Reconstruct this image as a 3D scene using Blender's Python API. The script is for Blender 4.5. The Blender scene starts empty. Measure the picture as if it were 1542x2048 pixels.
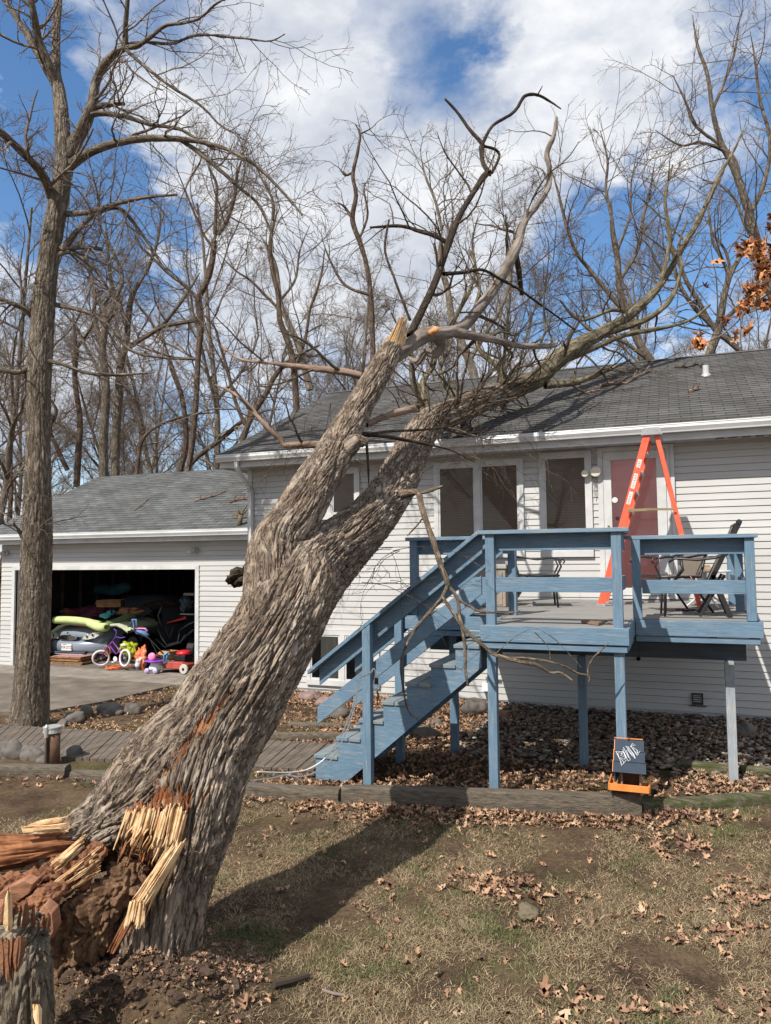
import bpy, math, random
import numpy as np
from mathutils import Vector, Matrix
random.seed(7)
R = math.radians
scene = bpy.context.scene
COL = scene.collection

# ------------------------------------------------------------------ camera
# world frame: X runs along the house front, Y goes into the house, Z up
F = 1480.0
CAM = np.array([0, 0, 2.3]); YAW = R(21.3); PIT = R(3.56); ROLL = .010
cf = np.array([-math.sin(YAW)*math.cos(PIT), math.cos(YAW)*math.cos(PIT), math.sin(PIT)])
_r = np.array([math.cos(YAW), math.sin(YAW), 0.0]); _u = np.cross(_r, cf)
cr = _r*math.cos(ROLL) - _u*math.sin(ROLL); cu = np.cross(cr, cf)
cam = bpy.data.objects.new('camera', bpy.data.cameras.new('camera')); COL.objects.link(cam)
m = Matrix(((cr[0], cu[0], -cf[0], 0), (cr[1], cu[1], -cf[1], 0), (cr[2], cu[2], -cf[2], 2.3), (0, 0, 0, 1)))
cam.matrix_world = m
cam.data.sensor_fit = 'VERTICAL'; cam.data.sensor_height = 36; cam.data.lens = 36*F/2048
cam.data.clip_end = 2000; cam.data.clip_start = .05
scene.camera = cam

def ray(px, py): return cf + cr*(px-771)/F - cu*(py-1024)/F
def P(px, py, D): return CAM + ray(px, py)*D                       # a measured sight line at a depth in metres
def onY(px, py, Y): d = ray(px, py); return CAM + d*(Y-CAM[1])/d[1]
def onX(px, py, X): d = ray(px, py); return CAM + d*(X-CAM[0])/d[0]
def onZ(px, py, Z): d = ray(px, py); return CAM + d*(Z-CAM[2])/d[2]

# ------------------------------------------------------------------ light
AZ, EL = R(19), R(48.5)
w = bpy.data.worlds.new('World'); scene.world = w; w.use_nodes = True
nt = w.node_tree; nt.nodes.clear()
def N(nt, t, **k):
    n = nt.nodes.new(t)
    for a, b in k.items():
        if a.startswith('i_'):
            key = a[2:]; n.inputs[int(key) if key.isdigit() else key.replace('_', ' ')].default_value = b
        else: setattr(n, a, b)
    return n
def L(nt, a, b, ao=0, bi=0): nt.links.new(a.outputs[ao] if isinstance(ao, (int, str)) else ao, b.inputs[bi])
def ramp(nt, stops, interp='LINEAR'):
    n = nt.nodes.new('ShaderNodeValToRGB'); n.color_ramp.interpolation = interp
    el = n.color_ramp.elements
    while len(el) < len(stops): el.new(.5)
    for e, (p, c) in zip(el, stops):
        e.position = p; e.color = (c[0], c[1], c[2], 1) if len(c) > 2 else (c[0],)*3 + (1,)
    return n
out = N(nt, 'ShaderNodeOutputWorld'); bg = N(nt, 'ShaderNodeBackground', i_Strength=.088)
sky = N(nt, 'ShaderNodeTexSky'); sky.sky_type = 'NISHITA'; sky.sun_disc = False
sky.sun_elevation = EL; sky.sun_rotation = math.pi + AZ; sky.air_density = 1.0; sky.dust_density = .4; sky.ozone_density = 2.5
tc = N(nt, 'ShaderNodeTexCoord')
hs = N(nt, 'ShaderNodeHueSaturation', i_Saturation=1.16, i_Value=1.5); L(nt, sky, hs, 0, 'Color')
mp = N(nt, 'ShaderNodeMapping'); mp.inputs['Scale'].default_value = (1, 1, 1.7); mp.inputs['Location'].default_value = (3.1, 1.7, .4)
L(nt, tc, mp, 'Generated')
n1 = N(nt, 'ShaderNodeTexNoise', i_Scale=2.9, i_Detail=10, i_Roughness=.58, i_Distortion=.3); L(nt, mp, n1)
n2 = N(nt, 'ShaderNodeTexNoise', i_Scale=5.5, i_Detail=10, i_Roughness=.6, i_Distortion=.2); L(nt, mp, n2)
dens = N(nt, 'ShaderNodeMath', operation='MULTIPLY_ADD', i_1=.85, i_2=.225); L(nt, n1, dens, 0, 0)
last = dens
ns = N(nt, 'ShaderNodeTexNoise', i_Scale=7.0, i_Detail=9, i_Roughness=.62); L(nt, mp, ns)
wp = N(nt, 'ShaderNodeVectorMath', operation='MULTIPLY_ADD'); L(nt, ns, wp, 'Color'); wp.inputs[1].default_value = (.34, .34, .34); L(nt, tc, wp, 'Generated', 2)
wq = N(nt, 'ShaderNodeVectorMath', operation='SUBTRACT'); L(nt, wp, wq); wq.inputs[1].default_value = (.17, .17, .17)
# clear patches between the clouds: where in the sky, how wide, how deep
for (px, py, wd, amt) in [(170, 230, .980, -.22), (120, 420, .985, -.16), (250, 60, .988, -.14), (60, 640, .985, .14), (860, 70, .984, -.20), (800, 190, .988, -.15), (940, 240, .989, -.13), (1510, 30, .985, -.22), (1500, 330, .98, -.26), (1180, 470, .986, -.16), (1220, 520, .985, -.2), (250, 560, .98, -.14), (420, 190, .97, .12), (600, 330, .95, .16), (1130, 180, .965, .26), (1300, 60, .98, .1), (640, 60, .988, .12)]:
    d = ray(px, py); d = d/np.linalg.norm(d)
    vd = N(nt, 'ShaderNodeVectorMath', operation='DOT_PRODUCT'); nz = N(nt, 'ShaderNodeVectorMath', operation='NORMALIZE')
    L(nt, wq, nz); L(nt, nz, vd); vd.inputs[1].default_value = tuple(d)
    mr = N(nt, 'ShaderNodeMapRange', interpolation_type='SMOOTHSTEP'); mr.inputs[1].default_value = wd; mr.inputs[2].default_value = 1.0
    mr.inputs[3].default_value = 0; mr.inputs[4].default_value = amt
    L(nt, vd, mr, 'Value', 0)
    ad = N(nt, 'ShaderNodeMath', operation='ADD'); L(nt, last, ad, 0, 0); L(nt, mr, ad, 0, 1); last = ad
cr_ = ramp(nt, [(.47, (0,)), (.56, (.45,)), (.70, (1,))]); L(nt, last, cr_)
cc = ramp(nt, [(.32, (4.3, 4.8, 5.8)), (.5, (6.3, 6.6, 7.2)), (.64, (8.4, 8.5, 8.7))]); L(nt, n2, cc)
cc2 = N(nt, 'ShaderNodeVectorMath', operation='SCALE'); cc2.inputs['Scale'].default_value = 1.0; L(nt, cc, cc2)
mx = N(nt, 'ShaderNodeMixRGB'); L(nt, cr_, mx, 0, 0); L(nt, hs, mx, 0, 1); L(nt, cc2, mx, 0, 2)
L(nt, mx, bg); L(nt, bg, out)
sun = bpy.data.objects.new('sun', bpy.data.lights.new('sun', 'SUN')); COL.objects.link(sun)
sun.data.energy = 4.6; sun.data.angle = R(.55); sun.data.color = (1, .95, .87)
sd = Vector((math.sin(AZ)*math.cos(EL), math.cos(AZ)*math.cos(EL), -math.sin(EL)))
sun.rotation_euler = sd.to_track_quat('-Z', 'Y').to_euler()
vs = scene.view_settings; vs.view_transform = 'Standard'; vs.look = 'None'; vs.exposure = .40; vs.gamma = 1.0
scene.cycles.max_bounces = 6; scene.cycles.transparent_max_bounces = 12

# ------------------------------------------------------------------ materials
MATS = {}
def mat(name, c1, c2=None, scale=6, rough=.8, bump=0, bscale=30, st=(1, 1, 1), c3=None, metal=0, lo=.35, hi=.65, coord='Object', bst=None, detail=6, spec=.3, bdist=.01):
    if name in MATS: return MATS[name]
    mt = bpy.data.materials.new(name); mt.use_nodes = True; MATS[name] = mt
    t = mt.node_tree; b = t.nodes['Principled BSDF']
    b.inputs['Roughness'].default_value = rough; b.inputs['Metallic'].default_value = metal
    b.inputs['Specular IOR Level'].default_value = spec
    b.inputs['Base Color'].default_value = (*c1, 1)
    if coord == 'bk':
        tc = N(t, 'ShaderNodeAttribute', attribute_name='bk'); co = 'Vector'
    else:
        tc = N(t, 'ShaderNodeTexCoord'); co = 'Object'
    if c2:
        mp = N(t, 'ShaderNodeMapping'); mp.inputs['Scale'].default_value = st; L(t, tc, mp, co)
        no = N(t, 'ShaderNodeTexNoise', i_Scale=scale, i_Detail=detail, i_Roughness=.6); L(t, mp, no)
        stops = [(lo, c1), (hi, c2)] if not c3 else [(lo, c1), ((lo+hi)/2, c2), (hi, c3)]
        rp = ramp(t, stops); L(t, no, rp); L(t, rp, b, 0, 'Base Color')
    if bump:
        mp2 = N(t, 'ShaderNodeMapping'); mp2.inputs['Scale'].default_value = bst or st; L(t, tc, mp2, co)
        nb = N(t, 'ShaderNodeTexNoise', i_Scale=bscale, i_Detail=8, i_Roughness=.65); L(t, mp2, nb)
        bp = N(t, 'ShaderNodeBump', i_Strength=bump, i_Distance=bdist); L(t, nb, bp, 0, 'Height'); L(t, bp, b, 0, 'Normal')
    return mt

def bark_mat(name, dark, light, pale, fs=16, bs=.8, moss=None):
    if name in MATS: return MATS[name]
    mt = bpy.data.materials.new(name); mt.use_nodes = True; MATS[name] = mt
    t = mt.node_tree; b = t.nodes['Principled BSDF']; b.inputs['Roughness'].default_value = .95; b.inputs['Specular IOR Level'].default_value = .15
    at = N(t, 'ShaderNodeAttribute', attribute_name='bk')
    mp = N(t, 'ShaderNodeMapping'); mp.inputs['Scale'].default_value = (1, 1, .22); L(t, at, mp, 'Vector')
    n1 = N(t, 'ShaderNodeTexNoise', i_Scale=fs, i_Detail=5, i_Roughness=.6, i_Distortion=.6); L(t, mp, n1)
    n2 = N(t, 'ShaderNodeTexNoise', i_Scale=3, i_Detail=4, i_Roughness=.6); L(t, at, n2, 'Vector')
    n3 = N(t, 'ShaderNodeTexNoise', i_Scale=fs*5, i_Detail=5, i_Roughness=.7); L(t, mp, n3)
    ab = N(t, 'ShaderNodeMath', operation='SUBTRACT', i_1=.5); L(t, n1, ab)
    a2 = N(t, 'ShaderNodeMath', operation='ABSOLUTE'); L(t, ab, a2)
    a3 = N(t, 'ShaderNodeMapRange'); a3.inputs[1].default_value = 0; a3.inputs[2].default_value = .10; L(t, a2, a3)
    m1 = N(t, 'ShaderNodeMixRGB'); m1.inputs[1].default_value = (*light, 1); m1.inputs[2].default_value = (*pale, 1)
    r2 = ramp(t, [(.4, (0,)), (.65, (1,))]); L(t, n2, r2); L(t, r2, m1)
    m2 = N(t, 'ShaderNodeMixRGB'); m2.inputs[1].default_value = (*dark, 1)
    r3 = ramp(t, [(0, (.15,)), (.35, (.65,)), (1, (1,))]); L(t, a3, r3); L(t, r3, m2); L(t, m1, m2, 0, 2)
    m3 = N(t, 'ShaderNodeMixRGB', blend_type='MULTIPLY', i_0=.55); L(t, m2, m3, 0, 1)
    r4 = ramp(t, [(.3, (.55, .52, .5)), (.7, (1.25, 1.25, 1.25))]); L(t, n3, r4); L(t, r4, m3, 0, 2)
    if moss:
        ta = N(t, 'ShaderNodeAttribute', attribute_name='tint'); se = N(t, 'ShaderNodeSeparateXYZ'); L(t, ta, se, 'Vector')
        mf = N(t, 'ShaderNodeMapping'); mf.inputs['Scale'].default_value = (1, 1, .05); L(t, at, mf, 'Vector')
        nf = N(t, 'ShaderNodeTexNoise', i_Scale=55, i_Detail=6, i_Roughness=.7); L(t, mf, nf)
        rs_ = ramp(t, [(.3, (.13, .06, .035)), (.42, (.30, .16, .085)), (.62, (.50, .32, .18)), (.8, (.40, .25, .14))]); rh = ramp(t, [(.3, (.08, .025, .012)), (.5, (.22, .075, .03)), (.7, (.36, .15, .065))])
        L(t, nf, rs_); L(t, nf, rh); mh = N(t, 'ShaderNodeMixRGB'); L(t, se, mh, 'Y', 0); L(t, rh, mh, 0, 1); L(t, rs_, mh, 0, 2)
        mt_ = N(t, 'ShaderNodeMixRGB'); L(t, se, mt_, 'X', 0); L(t, m3, mt_, 0, 1); L(t, mh, mt_, 0, 2); m3 = mt_
    L(t, m3, b, 0, 'Base Color')
    sm = N(t, 'ShaderNodeMath', operation='MULTIPLY_ADD', i_1=.35); L(t, n3, sm); L(t, a3, sm, 0, 2)
    bp = N(t, 'ShaderNodeBump', i_Strength=bs, i_Distance=.02); L(t, sm, bp, 0, 'Height'); L(t, bp, b, 0, 'Normal')
    return mt

def wood_paint(name, c, c2, axis, worn=(.32, .30, .26)):
    if name in MATS: return MATS[name]
    st = {'x': (.6, 9, 9), 'y': (9, .6, 9), 'z': (9, 9, .6), 's': (.8, 9, 6)}[axis]
    mt = mat(name, c, c2, scale=3, rough=.62, bump=.5, bscale=9, st=(1, 1, 1), bst=st, bdist=.006, spec=.35)
    t = mt.node_tree; b = t.nodes['Principled BSDF']
    src = b.inputs['Base Color'].links[0].from_node
    tc = N(t, 'ShaderNodeTexCoord'); mp = N(t, 'ShaderNodeMapping'); mp.inputs['Scale'].default_value = st; L(t, tc, mp, 'Object')
    n = N(t, 'ShaderNodeTexNoise', i_Scale=5, i_Detail=8, i_Roughness=.75); L(t, mp, n)
    rp = ramp(t, [(.54, (0,)), (.64, (.6,)), (.74, (.9,))]); L(t, n, rp)
    gr_ = N(t, 'ShaderNodeTexNoise', i_Scale=12, i_Detail=6, i_Roughness=.7); L(t, mp, gr_); g5 = ramp(t, [(.3, (.62, .62, .62)), (.7, (1.22, 1.22, 1.22))]); L(t, gr_, g5); gm_ = N(t, 'ShaderNodeMixRGB', blend_type='MULTIPLY', i_0=.75); L(t, src, gm_, 0, 1); L(t, g5, gm_, 0, 2); src = gm_
    mx = N(t, 'ShaderNodeMixRGB'); mx.inputs[2].default_value = (*worn, 1); L(t, rp, mx); L(t, src, mx, 0, 1); L(t, mx, b, 0, 'Base Color')
    return mt

BLUE = (.115, .195, .275); BLUE2 = (.145, .23, .315)
bx = wood_paint('blue_paint_along', BLUE, BLUE2, 'x'); bz = wood_paint('blue_paint_upright', BLUE, BLUE2, 'z'); bs_ = wood_paint('blue_paint_slope', BLUE, BLUE2, 's')
by = wood_paint('blue_paint_deep', BLUE, BLUE2, 'y')
bcap = wood_paint('blue_paint_cap', (.15, .23, .31), (.19, .27, .34), 'x', worn=(.30, .27, .20))
btread = mat('tread_paint', (.14, .21, .27), (.24, .24, .20), scale=5, rough=.8, bump=.5, bscale=12, st=(1, 6, 1), lo=.4, hi=.62)
deckm = mat('grey_decking', (.16, .165, .17), (.30, .28, .25), scale=4, rough=.85, bump=.6, bscale=10, st=(.5, 8, 1), lo=.3, hi=.7)
siding_m = mat('vinyl_siding', (.44, .435, .42), (.52, .515, .50), scale=1.3, rough=.45, st=(.3, 1, 2.5), bump=.08, bscale=14, spec=.4)
white_trim = mat('white_trim', (.48, .48, .48), (.60, .60, .59), scale=4, rough=.45, spec=.4)
gutter_m = mat('gutter_white', (.46, .46, .46), (.62, .62, .62), scale=3, rough=.3, st=(.4, 1, 1), spec=.5)
dirty_trim = mat('dirty_trim', (.34, .34, .34), (.48, .48, .48), scale=5, rough=.6)
found_m = mat('foundation_render', (.42, .41, .39), (.60, .60, .59), scale=5, rough=.9, bump=.3, bscale=30)
dark_m = mat('dark_void', (.008, .008, .009), rough=.9)
stud_m = mat('garage_stud', (.05, .035, .025), (.09, .065, .045), scale=5, rough=.9)
board_m = mat('old_timber', (.065, .052, .040), (.20, .165, .125), scale=3.5, rough=.95, bump=1.0, bscale=8, st=(1.2, 14, 14), lo=.3, hi=.7, bdist=.02)
moss_m = mat('mossy_timber', (.055, .065, .02), (.15, .125, .09), scale=3, rough=.95, bump=1.0, bscale=10, st=(1.2, 8, 8), lo=.42, hi=.6, bdist=.02)
walk_m = mat('boardwalk_wood', (.075, .06, .048), (.19, .155, .125), scale=3, rough=.95, bump=.9, bscale=8, st=(8, 1, 8), lo=.3, hi=.7, bdist=.015)
rust_m = mat('rusty_pipe', (.10, .05, .03), (.20, .12, .085), scale=6, rough=.8, bump=.3)
metal_m = mat('grey_metal', (.36, .36, .34), (.5, .5, .47), scale=8, rough=.5, metal=.4)
black_m = mat('black_metal', (.012, .012, .014), (.03, .03, .032), scale=8, rough=.4, spec=.5)
sling_m = mat('taupe_sling', (.15, .125, .10), (.22, .185, .15), scale=40, rough=.8, st=(1, 1, 6), bump=.3, bscale=120)
orange_m = mat('ladder_orange', (.78, .10, .045), (.86, .14, .07), scale=6, rough=.4, spec=.5)
stone_m = mat('field_stone', (.055, .05, .045), (.14, .125, .11), scale=4, rough=.9, bump=.6, bscale=14, c3=(.13, .11, .095))
pinkstone_m = mat('pink_stone', (.17, .11, .10), (.27, .19, .17), scale=4, rough=.9, bump=.6, bscale=14)
rope_m = mat('white_cable', (.75, .75, .72), rough=.5)

def glass_mat(name, tint=.9, refl=.12, col=(.8, .85, .9)):
    mt = bpy.data.materials.new(name); mt.use_nodes = True; t = mt.node_tree; t.nodes.clear()
    o = N(t, 'ShaderNodeOutputMaterial'); g = N(t, 'ShaderNodeBsdfGlossy', i_Roughness=.015); tr = N(t, 'ShaderNodeBsdfTransparent')
    g.inputs['Color'].default_value = (1, 1, 1, 1); tr.inputs['Color'].default_value = (tint, tint, tint, 1)
    fr = N(t, 'ShaderNodeFresnel', i_IOR=1.5); ad = N(t, 'ShaderNodeMath', operation='ADD', i_1=refl-.04); L(t, fr, ad)
    mx = N(t, 'ShaderNodeMixShader'); L(t, ad, mx); L(t, tr, mx, 0, 1); L(t, g, mx, 0, 2); L(t, mx, o); return mt
glass = glass_mat('window_glass', .85, .02)
door_glass = glass_mat('storm_door_glass', .95, .03)

def shingle(name, ca, cb, cc, yeave, k, row=.14, tab=.30):
    mt = bpy.data.materials.new(name); mt.use_nodes = True; t = mt.node_tree; b = t.nodes['Principled BSDF']; b.inputs['Roughness'].default_value = .95
    b.inputs['Specular IOR Level'].default_value = .15
    ge = N(t, 'ShaderNodeNewGeometry'); mp = N(t, 'ShaderNodeMapping'); mp.inputs['Location'].default_value = (0, -yeave*k, 0); mp.inputs['Scale'].default_value = (1, k, 0)
    L(t, ge, mp, 'Position')
    br = N(t, 'ShaderNodeTexBrick', offset=.5, squash=1); br.inputs['Scale'].default_value = 1; br.inputs['Mortar Size'].default_value = .007
    br.inputs['Brick Width'].default_value = tab; br.inputs['Row Height'].default_value = row; br.inputs['Bias'].default_value = -.1
    br.inputs['Color1'].default_value = (*ca, 1); br.inputs['Color2'].default_value = (*cb, 1); br.inputs['Mortar'].default_value = (.045, .045, .045, 1)
    dn = N(t, 'ShaderNodeTexNoise', i_Scale=5, i_Detail=3); L(t, ge, dn, 'Position')
    av = N(t, 'ShaderNodeVectorMath', operation='MULTIPLY_ADD'); L(t, dn, av, 'Color'); av.inputs[1].default_value = (.03, .012, 0); L(t, mp, av, 0, 2); L(t, av, br)
    no = N(t, 'ShaderNodeTexNoise', i_Scale=1.2, i_Detail=6, i_Roughness=.7); L(t, ge, no, 'Position')
    n2 = N(t, 'ShaderNodeTexNoise', i_Scale=160, i_Detail=2); L(t, ge, n2, 'Position')
    r1 = ramp(t, [(.3, (.72, .70, .68)), (.7, (1.2, 1.2, 1.22))]); L(t, no, r1)
    r2 = ramp(t, [(.3, (.65, .65, .65)), (.7, (1.3, 1.3, 1.3))]); L(t, n2, r2)
    m1 = N(t, 'ShaderNodeMixRGB', blend_type='MULTIPLY', i_0=1); L(t, br, m1, 0, 1); L(t, r1, m1, 0, 2)
    m2 = N(t, 'ShaderNodeMixRGB', blend_type='MULTIPLY', i_0=.7); L(t, m1, m2, 0, 1); L(t, r2, m2, 0, 2); L(t, m2, b, 0, 'Base Color')
    bp = N(t, 'ShaderNodeBump', i_Strength=.6, i_Distance=.012, invert=True); L(t, br, bp, 'Fac', 'Height'); L(t, bp, b, 0, 'Normal')
    return mt

# ------------------------------------------------------------------ mesh helpers
OFF = {}
def thing(name, label, cat, loc=(0, 0, 0), group=None, world=True, rotz=0):
    o = bpy.data.objects.new(name, None); COL.objects.link(o); o.location = tuple(float(v) for v in loc); o.empty_display_size = .1
    o.rotation_euler = (0, 0, rotz)
    o['label'] = label; o['category'] = cat
    if group: o['group'] = group
    OFF[o] = np.array(loc, float) if world else np.zeros(3)
    return o
def tag(o, label=None, cat=None, group=None, kind=None):
    for k, v in (('label', label), ('category', cat), ('group', group), ('kind', kind)):
        if v: o[k] = v
    return o
def link(me, name, mt, parent=None, loc=None, label=None, smooth=False):
    o = bpy.data.objects.new(name, me); COL.objects.link(o)
    if mt: me.materials.append(mt)
    if parent is not None:
        o.parent = parent; OFF[o] = OFF.get(parent, np.zeros(3))
    elif loc is not None: o.location = tuple(float(v) for v in loc)
    if label: o['label'] = label
    if smooth: me.polygons.foreach_set('use_smooth', [True]*len(me.polygons))
    return o
def mesh_np(name, V, Fc, mt, parent=None, loc=None, bk=None, smooth=False, label=None, col=None):
    V = np.asarray(V, np.float32); Fc = np.asarray(Fc, np.int32)
    off = OFF.get(parent, np.zeros(3)) if parent is not None else (np.array(loc, float) if loc is not None else np.zeros(3))
    V = V - off.astype(np.float32)
    me = bpy.data.meshes.new(name); n, k = Fc.shape
    me.vertices.add(len(V)); me.vertices.foreach_set('co', V.ravel())
    me.loops.add(n*k); me.loops.foreach_set('vertex_index', Fc.ravel())
    me.polygons.add(n); me.polygons.foreach_set('loop_start', np.arange(0, n*k, k, dtype=np.int32))
    me.update(calc_edges=True)
    if bk is not None:
        a = me.attributes.new('bk', 'FLOAT_VECTOR', 'POINT'); a.data.foreach_set('vector', np.asarray(bk, np.float32).ravel())
    if col is not None:
        a = me.attributes.new('tint', 'FLOAT_VECTOR', 'POINT'); a.data.foreach_set('vector', np.asarray(col, np.float32).ravel())
    return link(me, name, mt, parent, loc, label, smooth)

class MB:
    def __init__(s): s.v = []; s.f = []
    def add(s, vs, fs):
        n = len(s.v); s.v += [tuple(float(c) for c in v) for v in vs]; s.f += [tuple(i+n for i in f) for f in fs]; return s
    def box(s, x0, x1, y0, y1, z0, z1, bev=0):
        v = [(x0, y0, z0), (x1, y0, z0), (x1, y1, z0), (x0, y1, z0), (x0, y0, z1), (x1, y0, z1), (x1, y1, z1), (x0, y1, z1)]
        return s.add(v, [(0, 3, 2, 1), (4, 5, 6, 7), (0, 1, 5, 4), (1, 2, 6, 5), (2, 3, 7, 6), (3, 0, 4, 7)])
    def hexa(s, v): return s.add(v, [(0, 3, 2, 1), (4, 5, 6, 7), (0, 1, 5, 4), (1, 2, 6, 5), (2, 3, 7, 6), (3, 0, 4, 7)])
    def prism(s, pts, a, b, axis='y'):
        n = len(pts)
        def mk(p, q): return {'y': (p[0], q, p[1]), 'x': (q, p[0], p[1]), 'z': (p[0], p[1], q)}[axis]
        v = [mk(p, a) for p in pts] + [mk(p, b) for p in pts]
        f = [tuple(range(n))[::-1], tuple(range(n, 2*n))] + [(i, (i+1) % n, n+(i+1) % n, n+i) for i in range(n)]
        return s.add(v, f)
    def beam(s, p, q, w, h, up=(0, 0, 1)):
        p, q, up = Vector(p), Vector(q), Vector(up); d = (q-p).normalized(); sx = d.cross(up)
        if sx.length < 1e-4: sx = d.cross(Vector((0, 1, 0)))
        sx.normalize(); uz = sx.cross(d).normalized(); a, b = sx*w/2, uz*h/2
        return s.hexa([p-a-b, p+a-b, q+a-b, q-a-b, p-a+b, p+a+b, q+a+b, q-a+b])
    def tube(s, pts, r, n=8, cap=True):
        pts = [Vector([float(c) for c in p]) for p in pts]; k = len(pts)
        rs = list(r) if hasattr(r, '__len__') else [r]*k
        t0 = (pts[1]-pts[0]).normalized(); nx = t0.orthogonal().normalized(); base = len(s.v)
        for i, p in enumerate(pts):
            t = (pts[min(i+1, k-1)]-pts[max(i-1, 0)]).normalized()
            nx = (nx - t*nx.dot(t)).normalized(); b = t.cross(nx)
            for j in range(n):
                a = 2*math.pi*j/n; s.v.append(tuple(p + (nx*math.cos(a)+b*math.sin(a))*rs[i]))
        for i in range(k-1):
            for j in range(n):
                s.f.append((base+i*n+j, base+i*n+(j+1) % n, base+(i+1)*n+(j+1) % n, base+(i+1)*n+j))
        if cap: s.f.append(tuple(base+j for j in range(n))[::-1]); s.f.append(tuple(base+(k-1)*n+j for j in range(n)))
        return s
    def lathe(s, c, prof, n=20, axis='z'):
        base = len(s.v)
        for (r, h) in prof:
            for j in range(n):
                a = 2*math.pi*j/n; x, y = r*math.cos(a), r*math.sin(a)
                s.v.append({'z': (c[0]+x, c[1]+y, c[2]+h), 'y': (c[0]+x, c[1]+h, c[2]+y), 'x': (c[0]+h, c[1]+x, c[2]+y)}[axis])
        for i in range(len(prof)-1):
            for j in range(n): s.f.append((base+i*n+j, base+i*n+(j+1) % n, base+(i+1)*n+(j+1) % n, base+(i+1)*n+j))
        s.f.append(tuple(base+j for j in range(n))[::-1]); s.f.append(tuple(base+(len(prof)-1)*n+j for j in range(n)))
        return s
    def torus(s, c, R_, r, axis, n=28, k=8):
        ax = Vector(axis).normalized(); a = ax.orthogonal().normalized(); b = ax.cross(a); c = Vector([float(v) for v in c])
        base = len(s.v)
        for i in range(n):
            t = 2*math.pi*i/n; d = a*math.cos(t)+b*math.sin(t)
            for j in range(k):
                q = 2*math.pi*j/k; s.v.append(tuple(c+d*(R_+r*math.cos(q))+ax*r*math.sin(q)))
        for i in range(n):
            for j in range(k): s.f.append((base+i*k+j, base+((i+1) % n)*k+j, base+((i+1) % n)*k+(j+1) % k, base+i*k+(j+1) % k))
        return s
    def rock(s, c, sx, sy, sz, seed=0, amp=.25, sub=2):
        import bmesh
        bm = bmesh.new(); bmesh.ops.create_icosphere(bm, subdivisions=sub, radius=1); rr = random.Random(seed)
        ks = [(rr.uniform(-1, 1), rr.uniform(-1, 1), rr.uniform(-1, 1), rr.uniform(1.5, 4), rr.uniform(0, 6)) for _ in range(6)]
        vs = []
        for v in bm.verts:
            d = v.co; q = 1 + amp*sum(math.sin((d.x*a+d.y*b+d.z*e)*f_+ph) for a, b, e, f_, ph in ks)/3
            vs.append((c[0]+d.x*sx*q, c[1]+d.y*sy*q, c[2]+d.z*sz*q))
        fs = [tuple(v.index for v in f.verts) for f in bm.faces]; bm.free()
        return s.add(vs, fs)
    def build(s, name, mt, parent=None, loc=None, label=None, smooth=False, bevel=0):
        off = OFF.get(parent, np.zeros(3)) if parent is not None else (np.array(loc, float) if loc is not None else np.zeros(3))
        me = bpy.data.meshes.new(name)
        me.from_pydata([(v[0]-off[0], v[1]-off[1], v[2]-off[2]) for v in s.v], [], s.f); me.update()
        o = link(me, name, mt, parent, loc, label, smooth)
        if bevel:
            b = o.modifiers.new('bevel', 'BEVEL'); b.width = bevel; b.segments = 2; b.limit_method = 'ANGLE'
        return o

# ------------------------------------------------------------------ numpy noise, tubes, growth
_pr = np.random.RandomState(3); _perm = np.concatenate([_pr.permutation(256)]*3)
_g3 = _pr.normal(size=(256, 3)); _g3 /= np.linalg.norm(_g3, axis=1)[:, None]
def perlin(q):
    q = np.asarray(q, float); i = np.floor(q).astype(int); f = q-i; u = f*f*f*(f*(f*6-15)+10); i = i & 255
    r = 0
    for dx in (0, 1):
        for dy in (0, 1):
            for dz in (0, 1):
                h = _perm[_perm[_perm[i[..., 0]+dx]+i[..., 1]+dy]+i[..., 2]+dz] & 255
                g = _g3[h]; d = f-np.array([dx, dy, dz]); v = (g*d).sum(-1)
                wgt = (u[..., 0] if dx else 1-u[..., 0])*(u[..., 1] if dy else 1-u[..., 1])*(u[..., 2] if dz else 1-u[..., 2])
                r = r+v*wgt
    return r
def fbm(q, o=4):
    s, a = 0, 1.0
    for k in range(o): s = s+a*perlin(np.asarray(q)*2**k+k*7.3); a *= .5
    return s
def crom(ctrl, n):
    c = np.array(ctrl, float); k = len(c); t = np.linspace(0, k-1-1e-6, n); i = t.astype(int); f = (t-i)[:, None]
    g = lambda j: c[np.clip(j, 0, k-1)]
    p0, p1, p2, p3 = g(i-1), g(i), g(i+1), g(i+2)
    return .5*((2*p1)+(-p0+p2)*f+(2*p0-5*p1+4*p2-p3)*f**2+(-p0+3*p1-3*p2+p3)*f**3)
def resample(c, n):
    d = np.concatenate([[0], np.cumsum(np.linalg.norm(np.diff(c[:, :3], axis=0), axis=1))]); s = np.linspace(0, d[-1], n)
    return np.stack([np.interp(s, d, c[:, j]) for j in range(c.shape[1])], 1)
def pxpath(pts):                                   # (px, py, depth, radius in px) -> world x, y, z, r
    return [(*P(a, b, D), r*D/F) for a, b, D, r in pts]
def pix(V):
    d = V-CAM; k = d@cf; return np.stack([771+F*(d@cr)/k, 1024-F*(d@cu)/k], -1)
def inpoly(q, poly):
    r = np.zeros(q.shape[:-1], bool); n = len(poly)
    for i in range(n):
        (x0, y0), (x1, y1) = poly[i], poly[(i+1) % n]
        c = ((y0 > q[..., 1]) != (y1 > q[..., 1])) & (q[..., 0] < (x1-x0)*(q[..., 1]-y0)/((y1-y0) or 1e-9)+x0); r ^= c
    return r
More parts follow.
